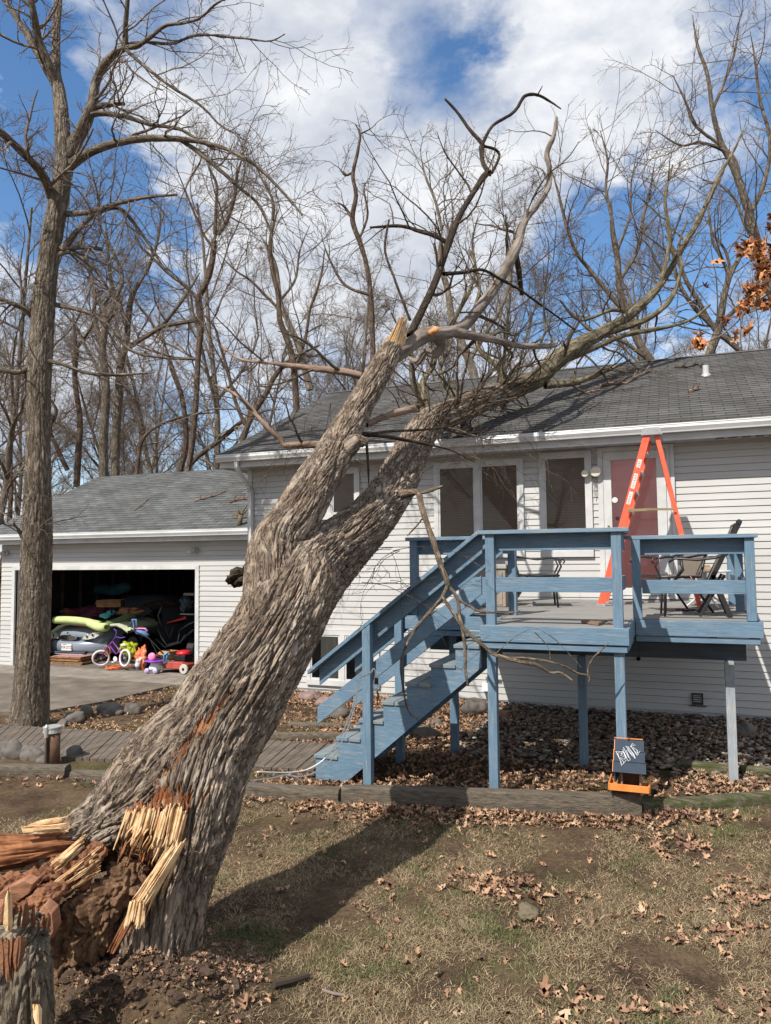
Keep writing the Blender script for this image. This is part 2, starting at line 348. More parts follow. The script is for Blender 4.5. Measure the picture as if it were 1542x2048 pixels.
def hitube(ctrl, n, m, disp=None, dense=200, endcap=True, seed=0, torn=None):
    c = resample(crom(ctrl, dense), n); p = c[:, :3]; r = c[:, 3]
    t = np.gradient(p, axis=0); t /= np.linalg.norm(t, axis=1)[:, None]
    nx = np.zeros_like(p); a = np.cross(t[0], [0, 0, 1.]); a /= np.linalg.norm(a)
    for i in range(n): a = a-t[i]*a.dot(t[i]); a /= np.linalg.norm(a); nx[i] = a
    b = np.cross(t, nx); th = np.linspace(0, 2*np.pi, m, endpoint=False)
    v = np.concatenate([[0], np.cumsum(np.linalg.norm(np.diff(p, axis=0), axis=1))])
    cs, sn = np.cos(th), np.sin(th)
    dirs = nx[:, None, :]*cs[None, :, None]+b[:, None, :]*sn[None, :, None]
    bk = np.stack([cs[None]*r[:, None]+seed*3.1, sn[None]*r[:, None]+seed*1.7, np.repeat(v[:, None], m, 1)], -1)
    rad = np.repeat(r[:, None], m, 1)
    if disp is not None: rad = rad+disp(bk, rad, v[:, None], dirs)
    if torn:
        # where the bark is ripped away (seen from the torn side) the surface drops to fibrous wood
        pos = p[:, None]+dirs*r[:, None, None]; toc = CAM-pos; fr = (dirs*toc).sum(-1) > 0; q = pix(pos.reshape(-1, 3)).reshape(n, m, 2)
        ax = pix(p+t*.1)-pix(p); ax /= np.linalg.norm(ax, axis=1)[:, None]
        fib = perlin(bk*np.array([48, 48, .6]))+.6*perlin(bk*np.array([110, 110, 1.2]))
        q = q+ax[:, None]*(fib*42)[..., None]+(perlin(bk*np.array([30, 30, 8]))*9)[..., None]
        W_ = np.zeros((n, m)); S_ = np.zeros((n, m))
        for poly, sap, dep in torn:
            ins = inpoly(q, poly) & fr; W_[ins] = dep; S_[ins] = sap
        relief = -W_*1.0+.018*perlin(bk*np.array([30, 30, 1.5]))+.012*perlin(bk*np.array([75, 75, 2.5]))+.02*perlin(bk*np.array([9, 9, 2]))
        rad = np.where(W_ > 0, r[:, None]+relief, rad); TORN['v'] = np.stack([(W_ > 0)*1., S_, W_*0], -1).reshape(-1, 3)
    V = (p[:, None]+dirs*rad[..., None]).reshape(-1, 3)
    i, j = np.meshgrid(np.arange(n-1), np.arange(m), indexing='ij'); j2 = (j+1) % m
    Fc = np.stack([i*m+j, i*m+j2, (i+1)*m+j2, (i+1)*m+j], -1).reshape(-1, 4)
    BK = bk.reshape(-1, 3)
    if endcap:
        V = np.vstack([V, p[-1]+t[-1]*r[-1]*.3, p[0]]); BK = np.vstack([BK, BK[-1], BK[0]]); e = n*m; j = np.arange(m); j2 = (j+1) % m
        Fc = np.vstack([Fc, np.stack([(n-1)*m+j, (n-1)*m+j2, (n-1)*m+j2, np.full(m, e)], 1)]) if False else Fc
        Fc = np.vstack([Fc, np.stack([(n-1)*m+j[::2], (n-1)*m+j2[::2], (n-1)*m+(j2[::2]+1) % m, np.full(len(j[::2]), e)], 1)])
    return V, Fc, BK
TORN = {}
def bark_disp(depth, fu=13, fv=2.6, lump=.05):
    # long interlacing ridges along the grain, thin deep furrows, short cross cracks, flaky scales
    def f(bk, rad, v, dirs):
        q = bk*np.array([fu, fu, fv*.42]); wv = perlin(bk*np.array([fu*.28, fu*.28, fv*.35]))[..., None]
        n = perlin(q+wv*.9); n2 = perlin(q*np.array([2.1, 2.1, 2.4])+9+wv); n3 = perlin(q*np.array([1.6, 1.6, 6.])+21)
        rg = np.clip(np.abs(n)*8, 0, 1)**.7; rg2 = np.clip(np.abs(n2)*7, 0, 1)**.8
        cr_k = np.clip(np.abs(perlin(q*np.array([.9, .9, 7.])+31+wv))*9, 0, 1)
        ter = np.floor((n3+.5)*4)/4-.5
        return depth*(rg-.8)+depth*.38*(rg2-.8)+depth*.24*(cr_k-.9)+depth*.22*ter+depth*.30*perlin(q*np.array([5, 5, 14])+3)+lump*perlin(bk*np.array([1.6, 1.6, .7])+5)
    return f
def join(parts):
    V, Fc, B, o = [], [], [], 0
    for v, f, b in parts: V.append(v); Fc.append(f+o); B.append(b); o += len(v)
    return np.vstack(V), np.vstack(Fc), np.vstack(B)
def tubes(Pn, Rn, m):                              # Pn [N,K,3], Rn [N,K]
    Nn, K, _ = Pn.shape
    t = np.gradient(Pn, axis=1); t /= np.linalg.norm(t, axis=2)[..., None]+1e-9
    ref = np.where(np.abs(t[..., 2:3]) > .9, np.array([1., 0, 0]), np.array([0, 0, 1.]))
    a = np.cross(t, ref); a /= np.linalg.norm(a, axis=2)[..., None]+1e-9; b = np.cross(t, a)
    th = np.linspace(0, 2*np.pi, m, endpoint=False)
    V = Pn[:, :, None]+(a[:, :, None]*np.cos(th)[None, None, :, None]+b[:, :, None]*np.sin(th)[None, None, :, None])*Rn[:, :, None, None]
    n, i, j = np.meshgrid(np.arange(Nn), np.arange(K-1), np.arange(m), indexing='ij'); j2 = (j+1) % m; o = n*K*m
    Fc = np.stack([o+i*m+j, o+i*m+j2, o+(i+1)*m+j2, o+(i+1)*m+j], -1).reshape(-1, 4)
    seg = np.concatenate([np.zeros((Nn, 1)), np.cumsum(np.linalg.norm(np.diff(Pn, axis=1), axis=2), 1)], 1)
    bk = np.stack([np.cos(th)[None, None]*Rn[..., None]+np.arange(Nn)[:, None, None]*.37, np.sin(th)[None, None]*Rn[..., None], np.repeat(seg[..., None], m, 2)], -1)
    return V.reshape(-1, 3), Fc, bk.reshape(-1, 3)
def grow(rs, PP, RR, per, lenf, K, ang=(35, 65), up=.25, t0=.25, wob=.16, rf=.55, rmin=.004, taper=.3, minlen=.25, lenabs=None):
    # children of every polyline in PP [N,K0,3]; returns [N*per,K,3]
    Nn, K0, _ = PP.shape; M_ = Nn*per
    idx = np.repeat(np.arange(Nn), per); t = np.clip(t0+(1-t0)*((np.tile(np.arange(per), Nn)+rs.rand(M_))/per), 0, .985)
    s = t*(K0-1); i = np.minimum(s.astype(int), K0-2); f = (s-i)[:, None]
    base = PP[idx, i]*(1-f)+PP[idx, i+1]*f; d = PP[idx, i+1]-PP[idx, i]; d /= np.linalg.norm(d, axis=1)[:, None]+1e-9
    r0 = (RR[idx, i]*(1-f[:, 0])+RR[idx, i+1]*f[:, 0])
    plen = np.linalg.norm(np.diff(PP, axis=1), axis=2).sum(1)[idx]
    q = rs.normal(size=(M_, 3)); q -= d*(q*d).sum(1)[:, None]; q /= np.linalg.norm(q, axis=1)[:, None]
    an = np.radians(rs.uniform(ang[0], ang[1], M_))[:, None]; dd = d*np.cos(an)+q*np.sin(an)
    ln = np.maximum(plen*lenf*(1-.5*t)*rs.uniform(.6, 1.25, M_), minlen) if lenabs is None else rs.uniform(lenabs[0], lenabs[1], M_)
    r = np.maximum(np.minimum(r0*rf*rs.uniform(.7, 1.15, M_), r0*.9), rmin)
    pts = [base]; cur = dd
    for k in range(K-1):
        cur = cur+rs.normal(size=(M_, 3))*wob+np.array([0, 0, up])*(1.0/(K-1)); cur /= np.linalg.norm(cur, axis=1)[:, None]
        pts.append(pts[-1]+cur*(ln/(K-1))[:, None])
    Pn = np.stack(pts, 1); Rn = np.maximum(r[:, None]*np.linspace(1, taper, K)[None], rmin*.6)
    return Pn, Rn
# ------------------------------------------------------------------ ground
def sstep(a, b, x): t = np.clip((x-a)/(b-a), 0, 1); return t*t*(3-2*t)
MC = onZ(250, 2000, .05)
def gz(x, y):
    x = np.asarray(x, float); y = np.asarray(y, float)
    z = -.06*sstep(-6.5, -9, x)*sstep(5, 9, y) - .03
    z = z+.03*perlin(np.stack([x*.5, y*.5, x*0], -1))+.008*perlin(np.stack([x*3, y*3, x*0+4], -1))
    d2 = ((x-MC[0]-.05)/.62)**2+((y-MC[1]-.08)/.42)**2
    z = z+.30*np.exp(-d2*1.3)*(1+.5*perlin(np.stack([x*4, y*4, x*0+2], -1))+.25*perlin(np.stack([x*14, y*14, x*0+2], -1)))
    return z
def axis_pts(lo, a, b, hi, fine):
    c = np.arange(a, b, fine); l = a-np.geomspace(fine, a-lo, 26)[::-1]; r = b+np.geomspace(fine, hi-b, 26); return np.concatenate([l, c, r])
xs = axis_pts(-260, -9, 3, 260, .045); ys = axis_pts(-120, 1.8, 8.5, 420, .045)
X, Y = np.meshgrid(xs, ys); Z = gz(X, Y)
V = np.stack([X, Y, Z], -1).reshape(-1, 3); nx_ = len(xs); ny_ = len(ys)
i, j = np.meshgrid(np.arange(ny_-1), np.arange(nx_-1), indexing='ij')
Fc = np.stack([i*nx_+j, i*nx_+j+1, (i+1)*nx_+j+1, (i+1)*nx_+j], -1).reshape(-1, 4)
gm = bpy.data.materials.new('lawn_soil'); gm.use_nodes = True; t = gm.node_tree; b = t.nodes['Principled BSDF']; b.inputs['Roughness'].default_value = 1; b.inputs['Specular IOR Level'].default_value = .1
g1 = N(t, 'ShaderNodeNewGeometry')
na = N(t, 'ShaderNodeTexNoise', i_Scale=1.3, i_Detail=7, i_Roughness=.65); nb = N(t, 'ShaderNodeTexNoise', i_Scale=26, i_Detail=8, i_Roughness=.75); nc = N(t, 'ShaderNodeTexNoise', i_Scale=.9, i_Detail=3)
for n in (na, nb, nc): L(t, g1, n, 'Position')
ra = ramp(t, [(.38, (.065, .044, .031)), (.50, (.115, .08, .053)), (.62, (.165, .12, .076))]); L(t, na, ra)
rb = ramp(t, [(.3, (.45, .42, .4)), (.7, (1.5, 1.45, 1.35))]); L(t, nb, rb)
rc = ramp(t, [(.52, (0,)), (.66, (.6,))]); L(t, nc, rc)
mg = N(t, 'ShaderNodeMixRGB'); mg.inputs[2].default_value = (.07, .085, .03, 1); L(t, rc, mg); L(t, ra, mg, 0, 1)
mm = N(t, 'ShaderNodeMixRGB', blend_type='MULTIPLY', i_0=.9); L(t, mg, mm, 0, 1); L(t, rb, mm, 0, 2); L(t, mm, b, 0, 'Base Color')
bp = N(t, 'ShaderNodeBump', i_Strength=1, i_Distance=.03); L(t, nb, bp, 0, 'Height'); L(t, bp, b, 0, 'Normal')
g = mesh_np('ground', V, Fc, gm, smooth=True); tag(g, kind='structure')

# driveway: weathered gravelly asphalt with a concrete apron at the garage door
drv = mat('driveway_asphalt', (.10, .080, .064), (.20, .17, .14), scale=2.5, rough=.95, bump=.8, bscale=120, lo=.3, hi=.7, detail=10)
e = [onZ(345, 1374, -.08), onZ(210, 1406, -.08), onZ(94, 1426, -.08), onZ(0, 1437, -.08)]
mb = MB(); pts = [(-7.9, 12.0), (e[0][0], e[0][1]), (e[1][0], e[1][1]), (e[2][0], e[2][1]), (e[3][0]-.6, e[3][1]+.1), (-18, 7.6), (-40, 6.0), (-40, 14), (-15, 12.2)]
mb.prism([(p[0], p[1]) for p in pts], -.2, -.045, 'z'); tag(mb.build('driveway', drv), kind='structure')
apr = mat('concrete_apron', (.18, .155, .13), (.28, .25, .215), scale=3, rough=.9, bump=.4, bscale=60)
mb = MB(); mb.prism([(-14.6, 11.75), (-8.2, 11.75), (-8.2, 12.9), (-14.6, 12.9)], -.15, -.035, 'z'); tag(mb.build('concrete_apron', apr), kind='structure')

# ------------------------------------------------------------------ the house
W = 11.69; HX0, HX1 = -7.24, 7.5; YE, ZE = 11.15, 4.14; YR = 16.0; KS = .445; ZR = ZE+KS*(YR-YE)
COURSE = .1016
def siding(mb, x0, x1, z0, z1, Y, ph=.04):
    k = math.floor((z0-ph)/COURSE); pts = []
    z = ph+k*COURSE
    while z < z1-1e-6:
        a, bb = max(z, z0), min(z+COURSE, z1)
        fa, fb = (a-z)/COURSE, (bb-z)/COURSE
        prof = lambda q: Y-.018+.012*q
        if fa < .01: pts += [(Y-.006, a), (Y+.004, a+.001), (Y+.004, a+.008), (Y-.018, a+.0085)]
        else: pts += [(prof(fa), a)]
        pts += [(prof(fb), bb)]; z += COURSE
    v = [(x0, p[0], p[1]) for p in pts]+[(x1, p[0], p[1]) for p in pts]; n = len(pts)
    mb.add(v, [(i, n+i, n+i+1, i+1) for i in range(n-1)])
def roof_side(mb, x0, x1, ye, ze, yr, zr, course=.14):
    sl = math.hypot(yr-ye, zr-ze); n = int(sl/course); dy, dz = (yr-ye)/sl, (zr-ze)/sl; nn = (-dz, dy); v = []
    for i in range(n+1):
        a, bb = i*course, min((i+1)*course, sl)
        if bb-a < .01: continue
        v += [(ye+dy*a+nn[0]*.011, ze+dz*a+nn[1]*.011), (ye+dy*bb+nn[0]*.002, ze+dz*bb+nn[1]*.002)]
    m = len(v); mb.add([(x0, *p) for p in v]+[(x1, *p) for p in v], [(i, m+i, m+i+1, i+1) for i in range(m-1)])
house = thing('house', 'pale grey sided house with a dark shingle roof, white gutters and a red front door', 'house', (0, W, 0))
kk = math.sqrt(1+KS*KS)
roofm = shingle('house_shingles', (.085, .083, .080), (.125, .122, .118), None, YE, kk)
mb = MB(); siding(mb, HX0, HX1, .03, 3.96, W)
mb.add([(HX0, W, .03), (HX0, W, 3.96), (HX0, 20.3, 3.96), (HX0, 20.3, .03), (HX0, YR, ZR)], [(0, 1, 4, 2, 3)])
mb.add([(HX1, W, .03), (HX1, W, 3.96), (HX1, 20.3, 3.96), (HX1, 20.3, .03), (HX1, YR, ZR)], [(3, 2, 4, 1, 0)])
mb.box(HX0, HX1, 20.2, 20.3, .03, 3.96); mb.build('wall', siding_m, house)
mb = MB(); mb.box(HX0+.01, HX1-.01, W+.005, W+.2, -.4, .03); mb.build('foundation', found_m, house)
mb = MB(); X0r, X1r = -7.6, 7.9
roof_side(mb, X0r, X1r, YE-.03, ZE, YR, ZR)
mb.add([(X0r, YE-.03, ZE-.03), (X1r, YE-.03, ZE-.03), (X1r, YR, ZR-.03), (X0r, YR, ZR-.03)], [(3, 2, 1, 0)])
mb.add([(X0r, YE-.03, ZE), (X0r, YR, ZR), (X0r, YR, ZR-.03), (X0r, YE-.03, ZE-.03), (X1r, YE-.03, ZE), (X1r, YE-.03, ZE-.03)], [(0, 1, 2, 3), (0, 3, 5, 4)])
mb.add([(X0r, YR, ZR), (X1r, YR, ZR), (X1r, 20.9, ZE), (X0r, 20.9, ZE)], [(0, 1, 2, 3)])
roof = mb.build('roof', roofm, house)
mb = MB(); mb.add([(X0r, YR-.14, ZR-.05+.012), (X1r, YR-.14, ZR-.05+.012), (X1r, YR, ZR+.022), (X0r, YR, ZR+.022), (X0r, YR+.14, ZR-.05), (X1r, YR+.14, ZR-.05)], [(0, 1, 2, 3), (3, 2, 5, 4)])
mb.build('ridge_cap', roofm, roof)
q = onY(1412, 748, 14.6); z_at = lambda y: ZE+KS*(y-YE)
# vent pipe stands where its foot meets the slope
def on_roof(px, py, ye=YE, ze=ZE, k=KS):
    d = ray(px, py); s = (ze+k*(0-ye)-CAM[2]+k*CAM[1])/(d[2]-k*d[1]); return CAM+d*s
q = on_roof(1412, 751)
mb = MB(); mb.lathe((q[0], q[1], q[2]-.06), [(.052, 0), (.052, .24), (.044, .24), (.044, .16)], 16); vp = mb.build('vent_pipe', white_trim, roof, smooth=False)
mb = MB(); mb.lathe((q[0], q[1], q[2]-.05), [(.115, 0), (.10, .03), (.07, .075), (.058, .09)], 16); mb.build('flashing', metal_m, roof, smooth=True)
mb = MB(); mb.box(HX0-.3, HX1+.3, 11.24, 11.265, 3.95, 4.13); mb.box(HX0-.3, HX1+.3, 11.222, 11.24, 3.935, 3.957)
mb.box(HX0-.33, HX0-.30, 11.24, 16, 3.93, 4.10); fas = mb.build('fascia', white_trim, house)
mb = MB(); mb.box(HX0-.3, HX1+.3, 11.265, W-.004, 3.955, 3.962)
for i in range(0, 74): mb.box(HX0-.28+i*.2, HX0-.265+i*.2, 11.27, W-.02, 3.949, 3.9555)
mb.build('soffit', dirty_trim, house)
mb = MB(); x = onY(1430, 868, 11.5)[0]
for i in range(16):
    for yy in (11.36, 11.46): mb.box(x+i*.17, x+i*.17+.11, yy, yy+.018, 3.945, 3.9495)
mb.build('soffit_vent', dark_m, house)
def gutter(mb, x0, x1, y, z):
    pts = [(y+.12, z), (y+.115, z), (y+.115, z-.105), (y+.035, z-.105), (y+.012, z-.05), (y+.02, z-.012), (y+.02, z), (y, z+.004), (y-.004, z-.010), (y+.002, z-.018), (y-.006, z-.05), (y+.018, z-.098), (y+.022, z-.118), (y+.12, z-.118)]
    mb.prism(pts, x0, x1, 'x')
mb = MB(); gutter(mb, -7.58, HX1+.3, 11.115, 4.155); gut = mb.build('gutter', gutter_m, house)
mb = MB(); mb.tube([(-7.18, 11.18, 4.04), (-7.18, 11.18, 3.93), (-7.17, 11.26, 3.84), (-7.16, 11.56, 3.62), (-7.16, 11.63, 3.5), (-7.16, 11.63, 0)], [.045]*6, 4, True)
mb.build('downspout', gutter_m, house)
mb = MB(); mb.box(HX0-.012, HX0+.075, W-.03, W+.09, .02, 3.955); mb.build('corner_trim', white_trim, house)
# windows
blind_m = mat('brown_blind', (.29, .215, .165), (.35, .265, .21), scale=3, rough=.7)
curt_m = mat('pale_curtain', (.36, .36, .30), (.52, .52, .44), scale=7, rough=.9, st=(5, 1, .4))
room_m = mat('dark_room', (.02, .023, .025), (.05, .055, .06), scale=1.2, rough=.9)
def window(x0, x1, z0, z1, Y, panes, parent, blind=None, fr=.075, proud=.05, curtain=None, label=None):
    f = MB(); a, bb = Y-proud, Y-.012
    f.box(x0, x1, a, bb, z1-fr, z1); f.box(x0, x1, a-.012, bb, z0-.02, z0+fr); f.box(x0, x0+fr, a+.001, bb, z0+fr, z1-fr); f.box(x1-fr, x1, a+.001, bb, z0+fr, z1-fr)
    xs_ = [x0+fr]+[x0+fr+(x1-x0-2*fr)*i/panes for i in range(1, panes)]+[x1-fr]
    for x in xs_[1:-1]: f.box(x-.045, x+.045, a+.001, bb, z0+fr, z1-fr)
    o = f.build('window', white_trim, parent, label=label)
    s = MB(); gl = MB(); bk = MB(); bl = MB(); cu_ = MB()
    for i in range(panes):
        p0 = xs_[i]+(.045 if i else 0); p1 = xs_[i+1]-(.045 if i < panes-1 else 0)
        s.box(p0, p0+.03, a+.012, bb, z0+fr, z1-fr); s.box(p1-.03, p1, a+.012, bb, z0+fr, z1-fr)
        s.box(p0+.03, p1-.03, a+.012, bb, z1-fr-.03, z1-fr); s.box(p0+.03, p1-.03, a+.012, bb, z0+fr, z0+fr+.03)
        gl.add([(p0+.03, a+.016, z0+fr+.03), (p1-.03, a+.016, z0+fr+.03), (p1-.03, a+.016, z1-fr-.03), (p0+.03, a+.016, z1-fr-.03)], [(0, 1, 2, 3)])
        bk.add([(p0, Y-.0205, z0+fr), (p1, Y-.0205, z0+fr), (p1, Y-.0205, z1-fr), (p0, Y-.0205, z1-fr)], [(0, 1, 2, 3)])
        if blind:
            z = z0+fr+.03
            while z < z1-fr-.02:
                if z < blind:
                    bl.add([(p0+.034, a+.0275, z), (p1-.034, a+.0275, z), (p1-.034, a+.019, z+.037), (p0+.034, a+.019, z+.037)], [(0, 1, 2, 3)])
                z += .04
        if curtain:
            cu_.add([(p0+(p1-p0)*curtain[0], a+.026, z0+fr), (p0+(p1-p0)*curtain[1], a+.026, z0+fr), (p0+(p1-p0)*curtain[1], a+.026, z1-fr), (p0+(p1-p0)*curtain[0], a+.026, z1-fr)], [(0, 1, 2, 3)])
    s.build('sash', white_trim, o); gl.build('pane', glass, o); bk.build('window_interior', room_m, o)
    if blind: bl.build('blind', blind_m, o)
    if curtain: cu_.build('curtain', curt_m, o)
window(-3.68, -2.2, 2.31, 3.86, W, 2, house, blind=3.9, label='double window with brown blinds behind the deck')
window(-1.95, -1.15, 2.31, 3.92, W, 1, house, blind=3.9, label='single window with a brown blind beside the door')
window(-6.15, -5.02, 3.0, 3.87, W, 2, house, blind=3.9, label='upper window seen between the leaning limbs')
window(-6.05, -4.68, .14, 1.06, W, 2, house, curtain=(.35, 1), label='basement window behind the stairs')
# door
red_m = mat('red_door_paint', (.82, .40, .37), (.85, .44, .41), scale=3, rough=.5)
d = MB(); dx0, dx1, dz0, dz1 = -1.06, .03, 1.70, 3.945
d.box(dx0, dx0+.075, W-.055, W-.012, dz0, dz1); d.box(dx1-.115, dx1-.06, W-.05, W-.012, dz0, dz1); d.box(dx1-.055, dx1, W-.06, W-.012, dz0, dz1); d.box(dx0+.075, dx1-.115, W-.055, W-.012, dz1-.07, dz1)
d.box(dx0-.02, dx1+.02, W-.075, W-.012, dz0-.04, dz0-.001)
dtrim = d.build('door_frame', white_trim, house)
door = MB(); a0, a1 = dx0+.08, dx1-.12
door.box(a0, a0+.115, W-.06, W-.04, dz0+.01, dz1-.075); door.box(a1-.13, a1, W-.06, W-.04, dz0+.01, dz1-.075)
door.box(a0+.115, a1-.13, W-.0595, W-.04, dz1-.20, dz1-.075); door.box(a0+.115, a1-.13, W-.0595, W-.04, dz0+.01, dz0+.12)
sdoor = door.build('storm_door', white_trim, house, label='white storm door over a red six panel door', bevel=.003)
gl = MB(); gl.add([(a0+.115, W-.05, dz0+.12), (a1-.13, W-.05, dz0+.12), (a1-.13, W-.05, dz1-.2), (a0+.115, W-.05, dz1-.2)], [(0, 1, 2, 3)]); gl.build('pane', door_glass, sdoor)
rd = MB(); rd.box(a0+.02, a1-.02, W-.034, W-.020, dz0+.01, dz1-.08)
pw = (a1-a0-.04)
for cx_ in (a0+.02+pw*.28, a0+.02+pw*.68):
    for (za, zb) in ((dz0+.18, dz0+.85), (dz0+1.0, dz0+1.62), (dz0+1.74, dz0+1.98)):
        w2 = pw*.14
        for (u0, u1, v0, v1) in ((cx_-w2, cx_+w2, zb-.02, zb), (cx_-w2, cx_+w2, za, za+.02), (cx_-w2, cx_-w2+.02, za+.021, zb-.021), (cx_+w2-.02, cx_+w2, za+.021, zb-.021)): rd.box(u0, u1, W-.042, W-.035, v0, v1)
        rd.box(cx_-w2+.05, cx_+w2-.05, W-.040, W-.035, za+.05, zb-.05)
rdo = rd.build('red_door', red_m, house)
rk = MB(); rk.lathe((a0+.19, W-.047, dz0+.98), [(.03, 0), (.034, .006), (.03, .012)], 14, 'y'); rk.lathe((a0+.19, W-.047, dz0+1.16), [(.026, 0), (.03, .006), (.026, .012)], 14, 'y'); rk.build('door_knob', mat('dull_knob', (.16, .07, .06), rough=.5), rdo)
st = MB(); st.lathe((a0+.16, W-.054, dz0+1.44), [(.043, -.001), (.043, .001)], 20, 'y'); st.build('sticker', mat('round_sticker', (.6, .62, .62), rough=.5), sdoor)
hn = MB(); hn.box(a0+.045, a0+.075, W-.072, W-.0605, dz0+.82, dz0+1.06); hn.tube([(a0+.06, W-.07, dz0+.98), (a0+.06, W-.11, dz0+.98), (a0+.13, W-.115, dz0+.985), (a0+.17, W-.11, dz0+.975)], .010, 8); hn.build('door_handle', mat('brass', (.55, .38, .15), rough=.3, metal=1), sdoor)
# lights, vents, pipe stubs on the wall
def flood(px, py, Y, parent, name='wall_light', s=1.0):
    q = onY(px, py, Y); l = MB(); l.lathe((q[0], Y-.03, q[2]), [(.07*s, .02), (.07*s, -.015), (.03*s, -.03)], 16, 'y'); l.build(name, dirty_trim, parent, smooth=False)
q = onY(1190, 945, W-.02); wl = MB(); wl.lathe((q[0], W-.05, q[2]), [(.055, .035), (.055, .0), (.02, -.012)], 16, 'y'); wlo = wl.build('wall_light', white_trim, house, label='twin round flood light between window and door')
l = MB(); l.lathe((q[0]+.02, W-.11, q[2]), [(.03, .05), (.075, 0), (.08, -.03), (.07, -.035)], 18, 'y'); l.build('lamp', mat('lamp_cream', (.7, .66, .55), rough=.4), wlo, smooth=True)
l = MB(); l.lathe((q[0]-.14, W-.10, q[2]-.02), [(.025, .05), (.05, 0), (.055, -.03), (.048, -.035)], 18, 'y'); l.tube([(q[0]-.14, W-.06, q[2]-.02), (q[0], W-.05, q[2])], .014, 6); l.build('lamp', mat('lamp_cream', (.7, .66, .55)), wlo, smooth=True)
ch = MB(); q2 = onY(1190, 962, W-.06)
for dx, ln in ((-.03, .16), (-.01, .24), (.012, .2), (.03, .13)): ch.tube([(q2[0]+dx, W-.07, q2[2]), (q2[0]+dx, W-.07, q2[2]-ln)], .005, 6)
ch.lathe((q2[0], W-.07, q2[2]), [(.02, 0), (.04, .008)], 12); wc = ch.build('wind_chime', metal_m, None, loc=(q2[0], W-.07, q2[2])); tag(wc, 'small metal wind chime hanging under the flood light by the door', 'wind chime')
q = onY(980, 1372, W); l = MB(); l.box(q[0]-.10, q[0]+.08, W-.09, W-.014, q[2]-.06, q[2]+.06); l.prism([(W-.15, q[2]-.06), (W-.09, q[2]+.06), (W-.09, q[2]-.06)], q[0]-.10, q[0]+.08, 'x'); l.build('dryer_vent', white_trim, house)
q = onY(1395, 1397, W); l = MB(); l.box(q[0]-.075, q[0]-.06, W-.05, W-.014, q[2]-.08, q[2]+.08); l.box(q[0]+.06, q[0]+.075, W-.05, W-.014, q[2]-.08, q[2]+.08); l.box(q[0]-.06, q[0]+.06, W-.05, W-.014, q[2]+.06, q[2]+.08); l.box(q[0]-.06, q[0]+.06, W-.05, W-.014, q[2]-.08, q[2]-.05)
l.box(q[0]-.11, q[0]+.12, W-.04, W-.014, q[2]-.105, q[2]-.095)
for i in range(3): l.box(q[0]-.06, q[0]+.06, W-.03, W-.018, q[2]-.03+i*.03, q[2]-.022+i*.03)
l.build('wall_vent', mat('dark_vent', (.05, .045, .04)), house)
q = onY(1277, 1317, W); l = MB(); l.lathe((q[0], W-.04, q[2]), [(.03, .03), (.03, 0), (.018, 0), (.018, .02)], 12, 'y'); l.build('pipe_stub', dark_m, house)
q = onY(826, 1093, 9.6); l = MB(); l.tube([(q[0]-.10, 9.9, q[2]), (q[0]+.12, 9.9, q[2])], [.022]*2, 10); l.tube([(q[0]-.12, 9.9, q[2]), (q[0]-.10, 9.9, q[2])], [.045]*2, 10); l.prism([(q[0]-.04, q[2]-.10), (q[0]+.06, q[2]-.10), (q[0]+.02, q[2]-.04)], 9.88, 9.92, 'y'); 
o = l.build('plant_hook', black_m, None, loc=(q[0], 9.9, q[2])); tag(o, 'black metal plant hook fixed on the left side rail of the deck', 'hook')

# ------------------------------------------------------------------ the garage
G = 12.71; GYE, GZE = 12.30, 2.88; GYR = 16.0; GK = .467; GZR = GZE+GK*(GYR-GYE); GX0 = -14.45; GX1 = HX0-.01
gar = thing('garage', 'attached garage with an open door, grey siding and shingle roof', 'garage', (-11, G, 0))
OX0, OX1, OZ = -14.02, -9.12, 2.11
mb = MB(); siding(mb, GX0, OX0-.08, -.05, 2.72, G); siding(mb, OX0-.08, OX1+.09, OZ+.08, 2.72, G); siding(mb, OX1+.09, GX1, -.05, 2.72, G)
mb.add([(GX0, G, -.1), (GX0, G, 2.72), (GX0, 19.6, 2.72), (GX0, 19.6, -.1), (GX0, GYR, GZR)], [(0, 1, 4, 2, 3)])
mb.build('wall', siding_m, gar)
mb = MB()
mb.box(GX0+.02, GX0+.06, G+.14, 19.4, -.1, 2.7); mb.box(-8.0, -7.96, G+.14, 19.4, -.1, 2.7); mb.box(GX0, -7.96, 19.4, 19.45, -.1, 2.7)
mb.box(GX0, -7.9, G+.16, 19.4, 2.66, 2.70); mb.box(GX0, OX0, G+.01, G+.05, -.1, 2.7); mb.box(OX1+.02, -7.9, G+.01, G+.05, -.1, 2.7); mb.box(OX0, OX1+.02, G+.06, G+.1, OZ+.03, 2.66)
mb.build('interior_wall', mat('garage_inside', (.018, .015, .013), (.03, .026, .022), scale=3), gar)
mb = MB()
for i in range(14): mb.box(GX0+.06+i*.42, GX0+.10+i*.42, 19.3, 19.4, -.05, 2.6)
for i in range(10): mb.box(GX0+.062, GX0+.15, G+.5+i*.6, G+.54+i*.6, -.05, 2.6)
mb.build('wall_stud', stud_m, gar)
mb = MB(); mb.box(GX0+.05, -8, G+.13, 19.4, -.1, -.03); mb.build('floor', mat('garage_floor', (.10, .09, .08), (.17, .15, .13), scale=3, rough=.8), gar)
mb = MB(); mb.box(OX0-.085, OX0, G-.035, G+.06, -.06, OZ+.085); mb.box(OX1, OX1+.09, G-.035, G+.06, -.06, OZ+.085); mb.box(OX0, OX1, G-.034, G+.06, OZ, OZ+.085)
mb.box(OX0, OX0+.02, G+.061, G+.14, -.06, OZ); mb.box(OX1-.02, OX1, G+.061, G+.14, -.06, OZ)
mb.build('door_frame', white_trim, gar)
